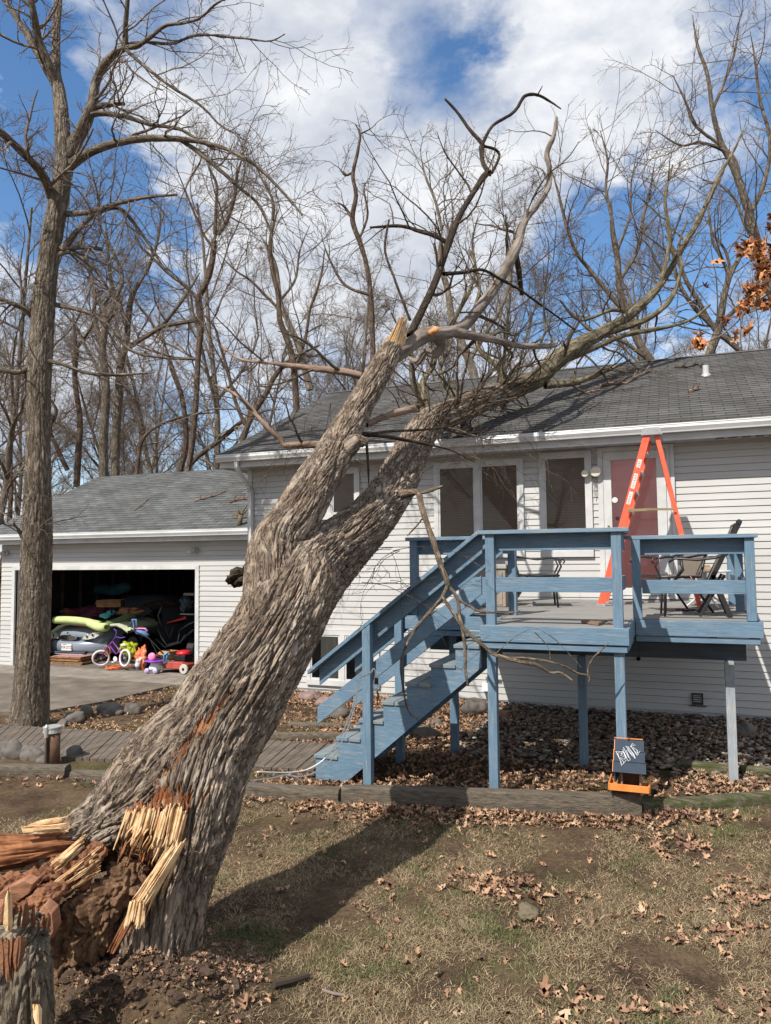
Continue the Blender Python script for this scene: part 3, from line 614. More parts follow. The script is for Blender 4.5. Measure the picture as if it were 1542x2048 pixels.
mb = MB(); mb.box(OX0+.05, OX0+.28, G+.2, G+.26, -.04, OZ+.3); mb.build('door_track_board', mat('inside_jamb', (.22, .2, .18), (.3, .28, .25), scale=5), gar)
groofm = shingle('garage_shingles', (.10, .105, .105), (.15, .155, .155), None, GYE, math.sqrt(1+GK*GK))
mb = MB(); roof_side(mb, GX0-.25, GX1, GYE-.03, GZE, GYR, GZR)
mb.add([(GX0-.25, GYE-.03, GZE-.03), (GX1, GYE-.03, GZE-.03), (GX1, GYR, GZR-.03), (GX0-.25, GYR, GZR-.03)], [(3, 2, 1, 0)])
mb.add([(GX0-.25, GYR, GZR), (GX1, GYR, GZR), (GX1, 19.8, GZE), (GX0-.25, 19.8, GZE)], [(0, 1, 2, 3)])
mb.add([(GX0-.25, GYE-.03, GZE), (GX0-.25, GYR, GZR), (GX0-.25, GYR, GZR-.03), (GX0-.25, GYE-.03, GZE-.03)], [(0, 1, 2, 3)])
mb.build('roof', groofm, gar)
mb = MB(); gutter(mb, GX0-.25, GX1+.01, 12.26, 2.90); mb.build('gutter', gutter_m, gar)
mb = MB(); mb.box(GX0-.2, GX1, 12.38, 12.40, 2.70, 2.88); mb.box(GX0-.2, GX1, 12.362, 12.38, 2.685, 2.705); mb.build('fascia', white_trim, gar)
mb = MB(); mb.box(GX0-.2, GX1, 12.40, G-.018, 2.705, 2.712); mb.build('soffit', dirty_trim, gar)
bw = MB(); q0, q1 = onY(190, 1172, 19.2), onY(234, 1143, 19.2)
bw.box(q0[0]-.03, q0[0], 19.18, 19.26, q0[2]-.1, q1[2]+.1); bw.box(q1[0], q1[0]+.05, 19.18, 19.26, q0[2]-.1, q1[2]+.1); bw.box(q0[0], q1[0], 19.18, 19.26, q0[2]-.05, q0[2])
wo = bw.build('window', white_trim, gar)
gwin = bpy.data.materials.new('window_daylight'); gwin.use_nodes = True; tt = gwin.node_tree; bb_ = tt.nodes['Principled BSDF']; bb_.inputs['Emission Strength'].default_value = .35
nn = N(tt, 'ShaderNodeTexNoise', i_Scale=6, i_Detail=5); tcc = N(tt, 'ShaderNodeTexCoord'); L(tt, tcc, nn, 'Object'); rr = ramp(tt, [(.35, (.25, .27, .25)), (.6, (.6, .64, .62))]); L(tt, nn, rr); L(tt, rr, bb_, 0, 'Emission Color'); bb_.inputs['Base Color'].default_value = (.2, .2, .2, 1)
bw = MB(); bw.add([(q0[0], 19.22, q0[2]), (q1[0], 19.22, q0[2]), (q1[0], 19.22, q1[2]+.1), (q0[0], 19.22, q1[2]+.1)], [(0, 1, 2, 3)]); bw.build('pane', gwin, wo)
for k, (px, py, sx) in enumerate([(388, 1100, -1), (10, 1106, -1)]):
    q = onY(px, py, G-.03); l = MB(); l.lathe((q[0]+.05, G-.06, q[2]), [(.06, .03), (.06, 0), (.03, -.03)], 14, 'y'); fo = l.build('flood_light', dirty_trim, gar)
    l = MB(); l.lathe((q[0]+.05, G-.10, q[2]-.01), [(.045, 0), (.06, -.04), (.05, -.045)], 14, 'y'); l.build('lamp', mat('lamp_glass', (.3, .3, .28), rough=.2), fo, smooth=True)
    l = MB(); l.tube([(q[0]+.0, G-.08, q[2]-.01), (q[0]-.10, G-.13, q[2]-.02)], [.035, .045], 12); l.build('lamp', white_trim, fo, smooth=False)

# ------------------------------------------------------------------ the deck
DZ = 1.64; BF = 7.13; BK = 8.14; AX0, AX1 = -1.77, -.43; RX = .74; LX = -2.9
deck = thing('deck', 'weathered blue painted wooden deck on posts with railings and a stair down to the left', 'deck', (-1, 9, 0))
mb = MB(); y = BF-.01
while y < W-.06:
    x0 = AX0 if y < BK else LX; x1 = AX1 if y < BK else RX
    mb.box(x0+.01, x1-.01+random.uniform(-.01, .005), y, min(y+.137, W-.02), DZ-.035, DZ+random.uniform(-.002, .002)); y += .143
mb.build('decking', deckm, deck, bevel=.004)
def board(name, m_, *boxes, bev=.003):
    mb = MB()
    for bb in boxes: mb.box(*bb)
    return mb.build(name, m_, deck, bevel=bev)
board('fascia', bx, (AX0-.02, AX1+.02, BF-.045, BF-.012, DZ-.155, DZ-.002), (AX0, AX1, BF-.028, BF+.01, DZ-.222, DZ-.168))
board('fascia', by, (AX1-.012, AX1+.022, BF-.011, BK-.03, DZ-.157, DZ-.004), (AX1-.03, AX1+.006, BF+.011, BK, DZ-.222, DZ-.166))
board('fascia', bx, (AX1+.03, RX+.04, BK-.045, BK-.012, DZ-.157, DZ-.003), (AX1+.03, RX+.01, BK-.028, BK+.01, DZ-.222, DZ-.168))
board('fascia', bx, (LX-.03, AX0-.03, BK-.045, BK-.012, DZ-.155, DZ-.004), (LX, AX0-.03, BK-.028, BK+.01, DZ-.225, DZ-.17))
board('fascia', by, (RX+.01, RX+.044, BK-.011, W-.03, DZ-.157, DZ-.003)); board('fascia', by, (LX-.03, LX+.004, BK-.011, W-.03, DZ-.157, DZ-.003))
board('beam', mat('dark_beam', (.05, .065, .085), (.09, .11, .13), scale=4, rough=.8, st=(.5, 6, 6)), (-.399, .66, 8.62, 8.70, 1.19, 1.40)); board('beam', mat('dark_beam', (.05, .065, .085)), (LX+.1, -.40, 8.62, 8.70, 1.19, 1.40))
mb = MB()
for i in range(10): mb.box(LX+.1+i*.39, LX+.14+i*.39, BK+.02, W-.03, 1.405, DZ-.04)
for i in range(4): mb.box(AX0+.06+i*.4, AX0+.10+i*.4, BF+.02, BK, 1.405, DZ-.04)
mb.build('joist', mat('dark_beam', (.05, .065, .085)), deck)
PW = .089
def post(x, y, z0, z1, lab=None, m_=None):
    mb = MB(); mb.box(x-PW/2, x+PW/2, y-PW/2, y+PW/2, z0, z1); return mb.build('post', m_ or bz, deck, bevel=.004, label=lab)
xL = AX0+.075; xR = AX1-.075; yF = BF+.056
post(xL, yF, -.15, 2.525); post(xR, yF, .12, 2.525); post(AX0+.04, BK+.26, DZ, 2.525)
grey_post = wood_paint('faded_post_paint', (.26, .30, .34), (.36, .38, .40), 'z')
post(RX-.05, BK+.056, DZ, 2.47); post(LX+.06, BK+.056, DZ, 2.50); post(AX1+.05, BK+.03, DZ, 2.47); post(RX-.05, 9.6, DZ, 2.47); post(RX-.05, 10.9, DZ, 2.47); post(LX+.06, 11.4, DZ, 2.50)
post(.49, 8.62-.05, -.2, 1.19, 'faded grey blue support post', grey_post)
q = onY(1168, 1500, 8.57); post(q[0], 8.57, -.2, 1.19); q = onY(910, 1480, 8.57); post(q[0], 8.57, -.2, 1.40)
# rails: cap, board under it, middle board
def rail_x(x0, x1, y, z1, ext=(.05, .05)):
    board('rail_cap', bcap, (x0-ext[0], x1+ext[1], y-.075, y+.075, z1-.002, z1+.036)); board('rail', bx, (x0-.04, x1+.04, y+.046, y+.084, z1-.165, z1-.003)); board('rail', bx, (x0, x1, y-.020, y+.018, z1-.565, z1-.425))
rail_x(xL+PW/2, xR-PW/2, yF, 2.525, (.15, .16))
rail_x(AX1+.10, RX-.05-PW/2, BK+.056, 2.47, (.16, .12))
rail_x(LX+.06+PW/2, AX0-.0, BK+.056, 2.50, (.13, .0))
def rail_y(x, y0, y1, z1):
    board('rail_cap', bcap, (x-.07, x+.07, y0, y1, z1-.002, z1+.035)); board('rail', by, (x-.018, x+.018, y0, y1, z1-.165, z1-.003)); board('rail', by, (x-.018, x+.018, y0, y1, z1-.565, z1-.425))
rail_y(RX-.05, BK+.14, W-.03, 2.47); rail_y(LX+.06, BK+.14, W-.03, 2.50); rail_y(xR+.0, yF+.08, BK-.03, 2.523)
# stairs
RUN, RISE = .258, .2; NS = 7; TR = .77
treads = MB()
for k in range(1, NS+1):
    x1 = AX0-RUN*(k-1)-.03; x0 = AX0-RUN*k-.045; z = DZ-RISE*k
    treads.box(x0, x0+.135, BF+.0, BK-.02, z-.038, z); treads.box(x0+.142, x1, BF+.001, BK-.021, z-.038, z-.001)
treads.build('stair_tread', btread, deck, bevel=.005)
def stringer(y, nm='stair_stringer'):
    pts = [(AX0-.03, DZ-.24)]
    top = [(AX0-.03, DZ-.045)]
    for k in range(1, NS+1):
        x0 = AX0-RUN*k-.03; z = DZ-RISE*k-.04
        top += [(x0+RUN, z), (x0, z)]
    bot = [(AX0-RUN*NS-.03, -.02), (AX0-RUN*NS+.32, -.02), (AX0-.03, DZ-.42)]
    pts = top+bot; mb = MB(); mb.prism(pts, y, y+.038, 'y'); return mb.build(nm, bs_, deck)
stringer(BF+.018); stringer(BK-.062)
rz = MB()
for k in range(1, NS+1):
    x = AX0-RUN*k+.0; z = DZ-RISE*k; rz.box(x+.232-.005, x+.248-.005, BF+.057, BK-.063, z-.0, z+RISE-.04)
rz.build('stair_riser', by, deck)
def slope_rail(y, ypost, pb):
    xt = AX0-.02; tip = -3.60; zt = 2.54; cz = lambda x: zt-TR*(xt-x)
    def brd(name, dz, h, wdt, m_, xa=tip, xb=xt, yo=0, ovh=0):
        mb = MB(); mb.hexa([(xa, y-wdt/2+yo, cz(xa)+dz-h), (xb, y-wdt/2+yo, cz(xb)+dz-h), (xb, y+wdt/2+yo, cz(xb)+dz-h), (xa, y+wdt/2+yo, cz(xa)+dz-h), (xa, y-wdt/2+yo, cz(xa)+dz), (xb, y-wdt/2+yo, cz(xb)+dz), (xb, y+wdt/2+yo, cz(xb)+dz), (xa, y+wdt/2+yo, cz(xa)+dz)]); mb.build(name, m_, deck, bevel=.003)
    brd('stair_rail_cap', .036, .045, .15, bs_, tip-.09, xt+.0)
    brd('stair_rail', -.012, .19, .036, bs_, yo=.05); brd('stair_rail', -.42, .185, .036, bs_)
    x = -2.995; mb = MB(); zc = cz(x)-.025; yy = y-.064
    mb.hexa([(x-PW/2, yy-PW/2, -.15), (x+PW/2, yy-PW/2, -.15), (x+PW/2, yy+PW/2, -.15), (x-PW/2, yy+PW/2, -.15), (x-PW/2, yy-PW/2, zc-.035), (x+PW/2, yy-PW/2, zc+.035), (x+PW/2, yy+PW/2, zc+.035), (x-PW/2, yy+PW/2, zc-.035)])
    mb.build('post', bz, deck, bevel=.004)
slope_rail(yF+.01, 0, 0); slope_rail(BK-.0, 0, 0)
ck = MB()
for px, py in ((700, 1539), (768, 1492), (813, 1454), (860, 1414)): pass

# ------------------------------------------------------------------ landscape timbers, boardwalk
def timber(p0, p1, h, wd, label, m_=board_m, n=40, jag=False, group=None, seed=0):
    # p0,p1 = ground points of the near bottom edge
    p0, p1 = np.array(p0, float), np.array(p1, float); d = p1-p0; ln = np.linalg.norm(d[:2]); d = d/ln; nrm = np.array([-d[1], d[0], 0])
    c = (p0+p1)/2; rs = np.random.RandomState(seed+11); s = np.linspace(0, ln, n); V = []
    prof = [(0, -.06), (0, h*.35), (.004, h*.7), (.012, h-.012), (.03, h), (wd*.5, h+.004), (wd-.03, h), (wd, h-.03), (wd, -.06)]
    for i, q in enumerate(s):
        for (a, z) in prof:
            pt = p0+d*q+nrm*a; w_ = perlin(np.array([[pt[0]*1.5, pt[1]*5+a*9, z*14+seed]]))[0]
            V.append((pt[0], pt[1]-w_*.012, pt[2]+z+.012*w_+.01*math.sin(q*1.3+seed)))
    k = len(prof); Fq = [(i*k+j, (i+1)*k+j, (i+1)*k+j+1, i*k+j+1) for i in range(n-1) for j in range(k-1)]
    mb = MB(); mb.add(V, Fq+[tuple(range(k))[::-1], tuple((n-1)*k+j for j in range(k))])
    o = mb.build('landscape_timber', m_, None, loc=tuple(c)); tag(o, label, 'timber', group); return o
gp = lambda px, py, z=-.03: onZ(px, py, z)
timber(gp(682, 1612), gp(1228, 1627, .03), .155, .15, 'long weathered landscape timber in front of the deck with leaves piled against it', seed=1)
timber(gp(1229, 1629, .03), gp(1284, 1629, .03), .165, .16, 'short squared timber block carrying the bird feeder', seed=2)
timber(gp(1288, 1631), gp(1620, 1602), .10, .15, 'mossy green timber on the right running off beyond the bird feeder', moss_m, seed=3)
timber(gp(430, 1590), gp(676, 1606), .12, .15, 'grey timber with a rotten end left of the long deck timber', seed=4)
timber(gp(-60, 1553), gp(128, 1557), .12, .15, 'cracked grey timber on the lawn edge at far left below the capped pipe', seed=5)
timber(gp(138, 1563), gp(260, 1569), .10, .15, 'low timber between the far left timber and the leaning trunk', seed=6)
timber(gp(540, 1484), gp(700, 1486), .10, .13, 'timber edging the far side of the boardwalk left of the stairs', seed=7)
timber(gp(575, 1456), gp(720, 1460), .06, .12, 'half buried timber behind the stair foot among leaves', seed=8)
timber(gp(1366, 1541), gp(1462, 1552), .09, .13, 'mossy timber in the leaves left of the faded deck post', moss_m, seed=9)
timber(gp(1484, 1551), gp(1640, 1560), .09, .13, 'mossy timber in the leaves right of the faded deck post', moss_m, seed=10)
# boardwalk of cross planks
a0_, a1_ = gp(-80, 1505, .0), gp(628, 1541, .0); f0, f1 = gp(-20, 1450, .0), gp(690, 1490, .0)
mb = MB(); npl = 46
a0_, a1_, f0, f1 = [np.array([v[0], v[1], 0]) for v in (a0_, a1_, f0, f1)]
for i in range(npl):
    s0, s1 = (i+.04)/npl, (i+.95)/npl; z = .012+random.uniform(-.004, .004)
    A, B, C_, D_ = a0_+(a1_-a0_)*s0, a0_+(a1_-a0_)*s1, f0+(f1-f0)*s1, f0+(f1-f0)*s0
    A = A+(A-D_)*random.uniform(-.01, .02)
    mb.hexa([(p[0], p[1], z-.05) for p in (A, B, C_, D_)]+[(p[0], p[1], z) for p in (A, B, C_, D_)])
o = mb.build('boardwalk', walk_m, None, loc=tuple((a0_+f1)/2)); tag(o, 'low weathered boardwalk of cross planks leading to the stair foot', 'boardwalk')
# ------------------------------------------------------------------ the fallen tree
bark = bark_mat('fallen_bark', (.055, .038, .028), (.275, .21, .155), (.41, .34, .27), fs=15, bs=1, moss=1)
bark_up = bark_mat('mossy_bark', (.05, .04, .026), (.19, .16, .10), (.26, .22, .15), fs=14)
bark_dark = bark_mat('dark_bark', (.025, .018, .014), (.075, .055, .042), (.10, .08, .06), fs=22)
bare_wood = mat('bare_grey_wood', (.10, .08, .065), (.30, .25, .21), scale=7, rough=.9, coord='bk', st=(1, 1, .35), bump=.9, bscale=26, bst=(1, 1, .15))
peel = mat('peeled_branch', (.12, .08, .06), (.32, .22, .165), scale=9, rough=.85, coord='bk', st=(1, 1, .3), bump=.4, bscale=20)
fresh = mat('splintered_sapwood', (.42, .25, .12), (.74, .52, .29), scale=9, rough=.8, st=(1, 1, 1), bump=.7, bscale=30, lo=.3, hi=.6, c3=(.66, .44, .23))
heart = mat('red_heartwood', (.12, .05, .028), (.30, .14, .07), scale=7, rough=.9, bump=1, bscale=25, lo=.3, hi=.7, bdist=.02)
rot = mat('crumbled_rot', (.07, .036, .021), (.29, .17, .095), scale=11, rough=1, bump=1.0, bscale=32, lo=.3, hi=.7, bdist=.03)
base = gp(330, 1900)
ft = thing('fallen_tree', 'large split oak snapped at its base and leaning right onto the house roof', 'tree', (base[0], base[1], 0))
big = bark_disp(.036, 20, 3.0, .035)
TP = [([(262, 1606), (315, 1600), (378, 1604), (374, 1650), (350, 1705), (318, 1722), (285, 1700), (228, 1690), (243, 1650)], 1., .022),
 ([(250, 1612), (268, 1585), (320, 1568), (384, 1582), (380, 1606), (320, 1602), (262, 1610)], 0., .03),
 ([(226, 1690), (285, 1700), (320, 1722), (300, 1770), (240, 1760)], 0., .09),
 ([(434, 1422), (440, 1432), (402, 1468), (384, 1482), (362, 1508), (352, 1505), (372, 1470), (398, 1440)], .3, .03),
 ([(345, 1508), (356, 1512), (338, 1536), (318, 1552), (296, 1580), (284, 1582), (300, 1548), (324, 1526)], .45, .035),
 ([(460, 1378), (466, 1384), (444, 1418), (434, 1420)], .5, .03),
 ([(604, 1160), (610, 1168), (590, 1188), (582, 1184)], .1, .02), ([(420, 1560), (428, 1566), (410, 1600), (402, 1596)], .2, .02)]
TF = [([(40, 1652), (90, 1640), (140, 1628), (136, 1650), (118, 1668), (60, 1676)], 1., .03), ([(-60, 1650), (40, 1652), (60, 1676), (118, 1668), (130, 1690), (60, 1740), (-60, 1760)], .12, .05),
 ([(118, 1690), (160, 1668), (176, 1664), (168, 1695), (140, 1730), (100, 1742)], .9, .03), ([(176, 1690), (200, 1694), (190, 1740), (150, 1760), (140, 1740)], .5, .05), ([(200, 1700), (250, 1690), (260, 1760), (150, 1800), (150, 1760)], 0., .08)]
trunk_pts = pxpath([(318, 2020, 3.95, 80), (318, 1900, 4.0, 80), (334, 1780, 4.1, 86), (364, 1640, 4.3, 104), (404, 1510, 4.6, 101), (455, 1414, 4.85, 100), (512, 1325, 5.1, 90), (552, 1255, 5.4, 86), (600, 1170, 5.85, 80), (662, 1110, 6.5, 62), (738, 1040, 7.4, 48), (790, 970, 8.6, 41), (824, 902, 9.9, 35), (856, 850, 10.8, 30), (905, 826, 11.4, 26), (965, 800, 12.0, 23), (1040, 772, 12.6, 21)])
left_pts = pxpath([(545, 1230, 5.45, 62), (545, 1160, 5.65, 58), (552, 1095, 5.9, 52), (590, 1038, 6.2, 47), (625, 975, 6.6, 43), (657, 925, 7.0, 39), (690, 862, 7.6, 32), (720, 810, 8.1, 29), (750, 758, 8.6, 27), (775, 712, 9.0, 24), (788, 690, 9.2, 21)])
V, Fc, B = hitube(trunk_pts, 1350, 500, big, seed=1, torn=TP)
# the torn hollow at the foot: press the trunk surface in where the wood is gone
mesh_np('trunk', V, Fc, bark, ft, bk=B, smooth=True, col=np.vstack([TORN['v'], [[0, 0, 0]]*2]))
V, Fc, B = hitube(left_pts, 560, 260, bark_disp(.024, 24, 4.0, .03), seed=2)
mesh_np('limb', V, Fc, bark, ft, bk=B, smooth=True, label='left limb broken off with a pale stub')
# bulge where the limbs part, and the knotty ridge around it
V, Fc, B = hitube(pxpath([(560, 1330, 5.25, 40), (585, 1240, 5.45, 60), (608, 1165, 5.72, 58), (630, 1120, 6.0, 36), (650, 1096, 6.3, 16)]), 260, 200, bark_disp(.026, 20, 6, .05), seed=5)
mesh_np('burl', V, Fc, bark, ft, bk=B, smooth=True)
V, Fc, B = hitube(pxpath([(535, 1140, 5.75, 16), (505, 1142, 5.85, 20), (482, 1150, 5.9, 21), (468, 1160, 5.95, 17), (462, 1168, 6.0, 7)]), 70, 60, bark_disp(.05, 12, 9, .1), seed=7)
mesh_np('burl', V, Fc, bark_dark, ft, bk=B, smooth=True, label='dark cracked burl on the back of the trunk')
# upper part on the roof and beyond
def path_part(name, m_, paths, n=60, k=12, disp=.008, fu=30, label=None, parent=None):
    L_ = []
    for i, p in enumerate(paths):
        ln = len(p); L_.append(hitube(pxpath(p), max(12, int(n*ln/6)), k, bark_disp(disp, fu, fu*.25, disp*1.5), dense=120, seed=i))
    V, Fc, B = join(L_); return mesh_np(name, V, Fc, m_, parent or ft, bk=B, smooth=True, label=label)
V, Fc, B = hitube(pxpath([(1030, 776, 12.5, 20), (1075, 757, 12.9, 20), (1105, 728, 13.2, 18), (1150, 695, 13.5, 15), (1205, 665, 13.9, 12), (1262, 628, 14.3, 9.5), (1320, 570, 14.8, 7.5), (1368, 490, 15.3, 6), (1405, 425, 15.8, 5), (1440, 350, 16.2, 4), (1468, 300, 16.6, 2.4), (1486, 262, 16.8, .8)]), 300, 40, bark_disp(.02, 16, 3, .03), seed=8)
mesh_np('limb', V, Fc, bark_up, ft, bk=B, smooth=True, label='upper limb lying across the roof ridge')
side = [
 [(1205, 668, 13.9, 7), (1290, 640, 14.2, 6), (1340, 600, 14.5, 4.8), (1362, 540, 14.8, 3.6), (1358, 490, 15, 2.6), (1375, 440, 15.2, 1)],
 [(1105, 730, 13.2, 8), (1180, 700, 13.6, 6), (1250, 670, 14, 5), (1330, 655, 14.4, 4), (1380, 640, 14.8, 2.5), (1420, 610, 15.2, 1.5)],
 [(1090, 770, 12.9, 9), (1150, 765, 13.1, 6), (1215, 740, 13.6, 4), (1260, 720, 14, 2)],
 [(1262, 628, 14.3, 6), (1225, 620, 14.1, 4), (1160, 640, 13.8, 3), (1120, 600, 13.6, 2)],
 [(1320, 570, 14.8, 5), (1340, 480, 14.9, 4), (1330, 400, 15, 3), (1345, 330, 15.2, 2)],
 [(940, 830, 11.7, 10), (905, 790, 11.9, 6), (880, 740, 12.2, 4), (900, 690, 12.4, 3), (870, 640, 12.6, 2)],
 [(1010, 785, 12.3, 8), (1000, 740, 12.4, 6), (960, 700, 12.6, 5), (945, 640, 12.8, 4), (960, 570, 13, 3), (940, 500, 13.2, 2)],
 [(855, 850, 10.9, 12), (850, 800, 11.3, 8), (845, 765, 11.6, 6), (870, 720, 11.8, 4), (850, 660, 12, 2)],
 [(900, 840, 11.2, 6), (840, 812, 11.3, 5), (800, 825, 11.2, 3)]]
path_part('branch', bark_up, side, k=10, fu=20, disp=.012, label='side branches of the roof limb')
pale = [[(782, 712, 9.1, 19), (815, 694, 9.2, 15), (840, 674, 9.35, 17), (862, 668, 9.5, 15), (890, 666, 9.7, 14), (925, 654, 10, 11.5), (960, 615, 10.3, 11), (1002, 555, 10.7, 10.5), (1030, 500, 11, 9.5), (1048, 445, 11.3, 6.5), (1075, 410, 11.5, 6), (1097, 372, 11.7, 5.5), (1099, 335, 11.8, 5), (1094, 305, 11.9, 5), (1108, 270, 12, 4.5), (1112, 234, 12.2, 2.5)],
 [(905, 664, 9.8, 11), (950, 672, 10, 9), (998, 682, 10.3, 7.5), (1040, 692, 10.7, 6), (1085, 692, 11, 5), (1110, 690, 11.3, 4)],
 [(868, 672, 9.6, 12), (882, 688, 9.7, 11), (872, 708, 9.7, 9), (850, 704, 9.7, 7), (836, 724, 9.8, 6), (818, 716, 9.9, 3)]]
path_part('branch', bare_wood, pale, k=36, n=110, disp=.014, fu=16, label='pale bare branch curving up above the stub')
dark = [[(818, 672, 9.25, 8), (842, 625, 9.4, 8), (868, 570, 9.6, 7.5), (884, 525, 9.8, 7), (900, 480, 10, 6.5), (920, 430, 10.2, 6), (944, 390, 10.4, 5.5), (968, 352, 10.6, 6), (980, 344, 10.7, 5)],
 [(978, 346, 10.6, 5), (966, 325, 10.7, 4.5), (963, 295, 10.8, 5.5), (965, 288, 10.8, 4.5), (940, 260, 10.9, 3.8), (915, 225, 11, 3), (890, 198, 11, 2.4)],
 [(965, 288, 10.8, 4), (985, 252, 10.9, 3.2), (1020, 230, 11, 3), (1035, 215, 11.1, 3), (1050, 192, 11.2, 3.2), (1075, 190, 11.3, 2.8), (1100, 203, 11.4, 2.2), (1122, 218, 11.4, 1.2)],
 [(966, 292, 10.8, 3), (992, 300, 10.9, 3), (998, 315, 10.9, 3), (984, 346, 10.7, 3)],
 [(1075, 190, 11.3, 1.5), (1085, 172, 11.3, .8)],
 [(900, 488, 10, 5), (870, 472, 10, 4.4), (838, 462, 10, 3.8), (800, 452, 10.1, 3.2), (740, 455, 10.2, 2)],
 [(887, 548, 9.8, 4), (925, 545, 10, 3.5), (965, 540, 10.2, 3), (1000, 558, 10.5, 3), (1040, 580, 10.8, 2.5), (1075, 605, 11, 2.2), (1110, 630, 11.3, 2), (1150, 660, 11.8, 1.8)],
 [(1030, 500, 11, 5), (1036, 530, 11, 6), (1040, 560, 11, 5), (1044, 590, 11, 4)],
 [(820, 640, 9.4, 3), (790, 560, 9.6, 2.8), (770, 500, 9.8, 2.4), (778, 440, 10, 1.8)]]
path_part('branch', bark_dark, dark, k=12, n=60, disp=.004, fu=40, label='thin dark branch rising above the roof')
# thin branches near the house eave
eave = [[(640, 890, 8.6, 8), (606, 889, 8.6, 7.5), (571, 890, 8.6, 7), (560, 878, 8.6, 6), (530, 850, 8.6, 5.5), (500, 815, 8.7, 5), (480, 795, 8.8, 4), (455, 780, 8.9, 2.5), (430, 770, 9, 1.4)],
 [(722, 752, 8.7, 8), (690, 744, 8.7, 7.5), (640, 738, 8.8, 7), (595, 733, 8.9, 6), (540, 726, 9, 4), (480, 718, 9.2, 2.5), (440, 690, 9.4, 1.5)],
 [(733, 850, 8.2, 7), (765, 835, 8.4, 7), (800, 824, 8.6, 7), (828, 817, 8.8, 7)]]
path_part('branch', peel, eave, k=20, n=70, disp=.010, fu=30, label='peeled reddish branch by the eave')
V, Fc, B = hitube(pxpath([(676, 915, 7.05, 14), (694, 898, 7.1, 17), (712, 884, 7.2, 14), (726, 884, 7.2, 9), (732, 888, 7.2, 7)]), 60, 40, bark_disp(.014, 24, 5, .03), seed=9); mesh_np('branch_collar', V, Fc, bark, ft, bk=B, smooth=True, label='smooth grey branch collar')
slivers('splintered_wood', px3(778, 692, 9.15), px3(808, 690, 9.2), px3(790, 640, 9.1), px3(810, 634, 9.2), 9, .3, .028, fresh, 51, lift=.0, thick=.05, jag=.12, label='pale broken stub at the top of the left limb') if False else None
sticks = [[(722, 868, 7.9, 5), (765, 872, 8, 4.5), (800, 878, 8.2, 4), (850, 888, 8.4, 3), (900, 900, 8.6, 1.6), (950, 925, 8.8, 1)], [(733, 884, 7.9, 3), (736, 930, 7.9, 2.6), (738, 974, 7.9, 1.4)],
 [(735, 868, 7.9, 3), (790, 862, 8.4, 2.6), (840, 860, 8.9, 2.2), (900, 852, 9.6, 1.8), (950, 832, 10, 1.2)]]
path_part('branch', bark_dark, sticks, k=8, n=30, disp=.002, fu=40, label='dark broken stick off the limb')
# hanging branch in front of the deck
hang = [[(790, 990, 7.9, 13), (815, 987, 7.7, 9), (836, 986, 7.5, 6.5), (844, 1016, 7.3, 6.5), (855, 1050, 7.15, 6), (866, 1080, 7.0, 6), (880, 1125, 6.9, 5.5), (893, 1160, 6.85, 5.5), (897, 1174, 6.85, 5)],
 [(895, 1172, 6.85, 4), (884, 1194, 6.8, 3.8), (868, 1214, 6.75, 3.6), (845, 1240, 6.7, 3.3), (826, 1265, 6.7, 3.2), (809, 1300, 6.65, 3), (801, 1330, 6.6, 2.8), (808, 1385, 6.6, 2.4), (816, 1420, 6.6, 2.2), (836, 1440, 6.6, 1.6), (877, 1464, 6.6, .8)],
 [(884, 1192, 6.8, 4), (897, 1212, 6.75, 4), (918, 1244, 6.7, 4), (937, 1267, 6.65, 4), (960, 1286, 6.6, 3.8), (990, 1309, 6.6, 3.6), (1036, 1322, 6.55, 3.3), (1075, 1331, 6.5, 2.8), (1100, 1345, 6.5, 2.4), (1122, 1346, 6.5, 1.8), (1145, 1361, 6.5, 1.3)],
 [(1008, 1318, 6.6, 2.6), (1040, 1316, 6.55, 2.8), (1090, 1321, 6.5, 2.6), (1130, 1333, 6.5, 2.4), (1154, 1346, 6.5, 2.4), (1177, 1352, 6.5, 2.6), (1179, 1365, 6.5, 2.2)],
 [(1175, 1350, 6.5, 2.2), (1178, 1330, 6.5, 1.9), (1188, 1314, 6.5, 1.8), (1203, 1300, 6.5, 1.5), (1217, 1287, 6.5, .9)],
 [(897, 1172, 6.85, 3.4), (915, 1198, 6.8, 3.2), (919, 1230, 6.75, 3), (925, 1258, 6.7, 2.8), (930, 1297, 6.65, 2.6), (931, 1340, 6.6, 2.2), (936, 1372, 6.6, 1.4)],
 [(915, 1198, 6.8, 2.2), (938, 1212, 6.75, 2), (960, 1223, 6.7, 1.9), (995, 1225, 6.7, 1.8), (1030, 1224, 6.7, 1.4), (1040, 1219, 6.7, .8)],
 [(990, 1309, 6.6, 1.4), (1010, 1290, 6.55, 1.2), (1040, 1268, 6.5, 1.1), (1070, 1258, 6.5, .9), (1105, 1275, 6.5, .8), (1140, 1310, 6.5, .7), (1165, 1338, 6.5, .7)],
 [(1070, 1265, 6.5, 1.4), (1085, 1280, 6.5, 1.5), (1098, 1300, 6.5, 1.4), (1100, 1318, 6.5, 1.6)],
 [(836, 986, 7.5, 3.5), (858, 982, 7.5, 3), (885, 972, 7.5, 2)],
 [(850, 1030, 7.3, 2), (836, 1048, 7.3, 1.5), (815, 1072, 7.3, 1)],
 [(1112, 1345, 6.5, 1), (1118, 1338, 6.5, .8), (1113, 1336, 6.5, .6)]]
path_part('branch', bark_mat('twig_bark', (.07, .05, .035), (.24, .18, .13), (.30, .24, .18), fs=30), hang, k=12, n=60, disp=.006, fu=34, label='forked branch hanging in front of the deck stairs')
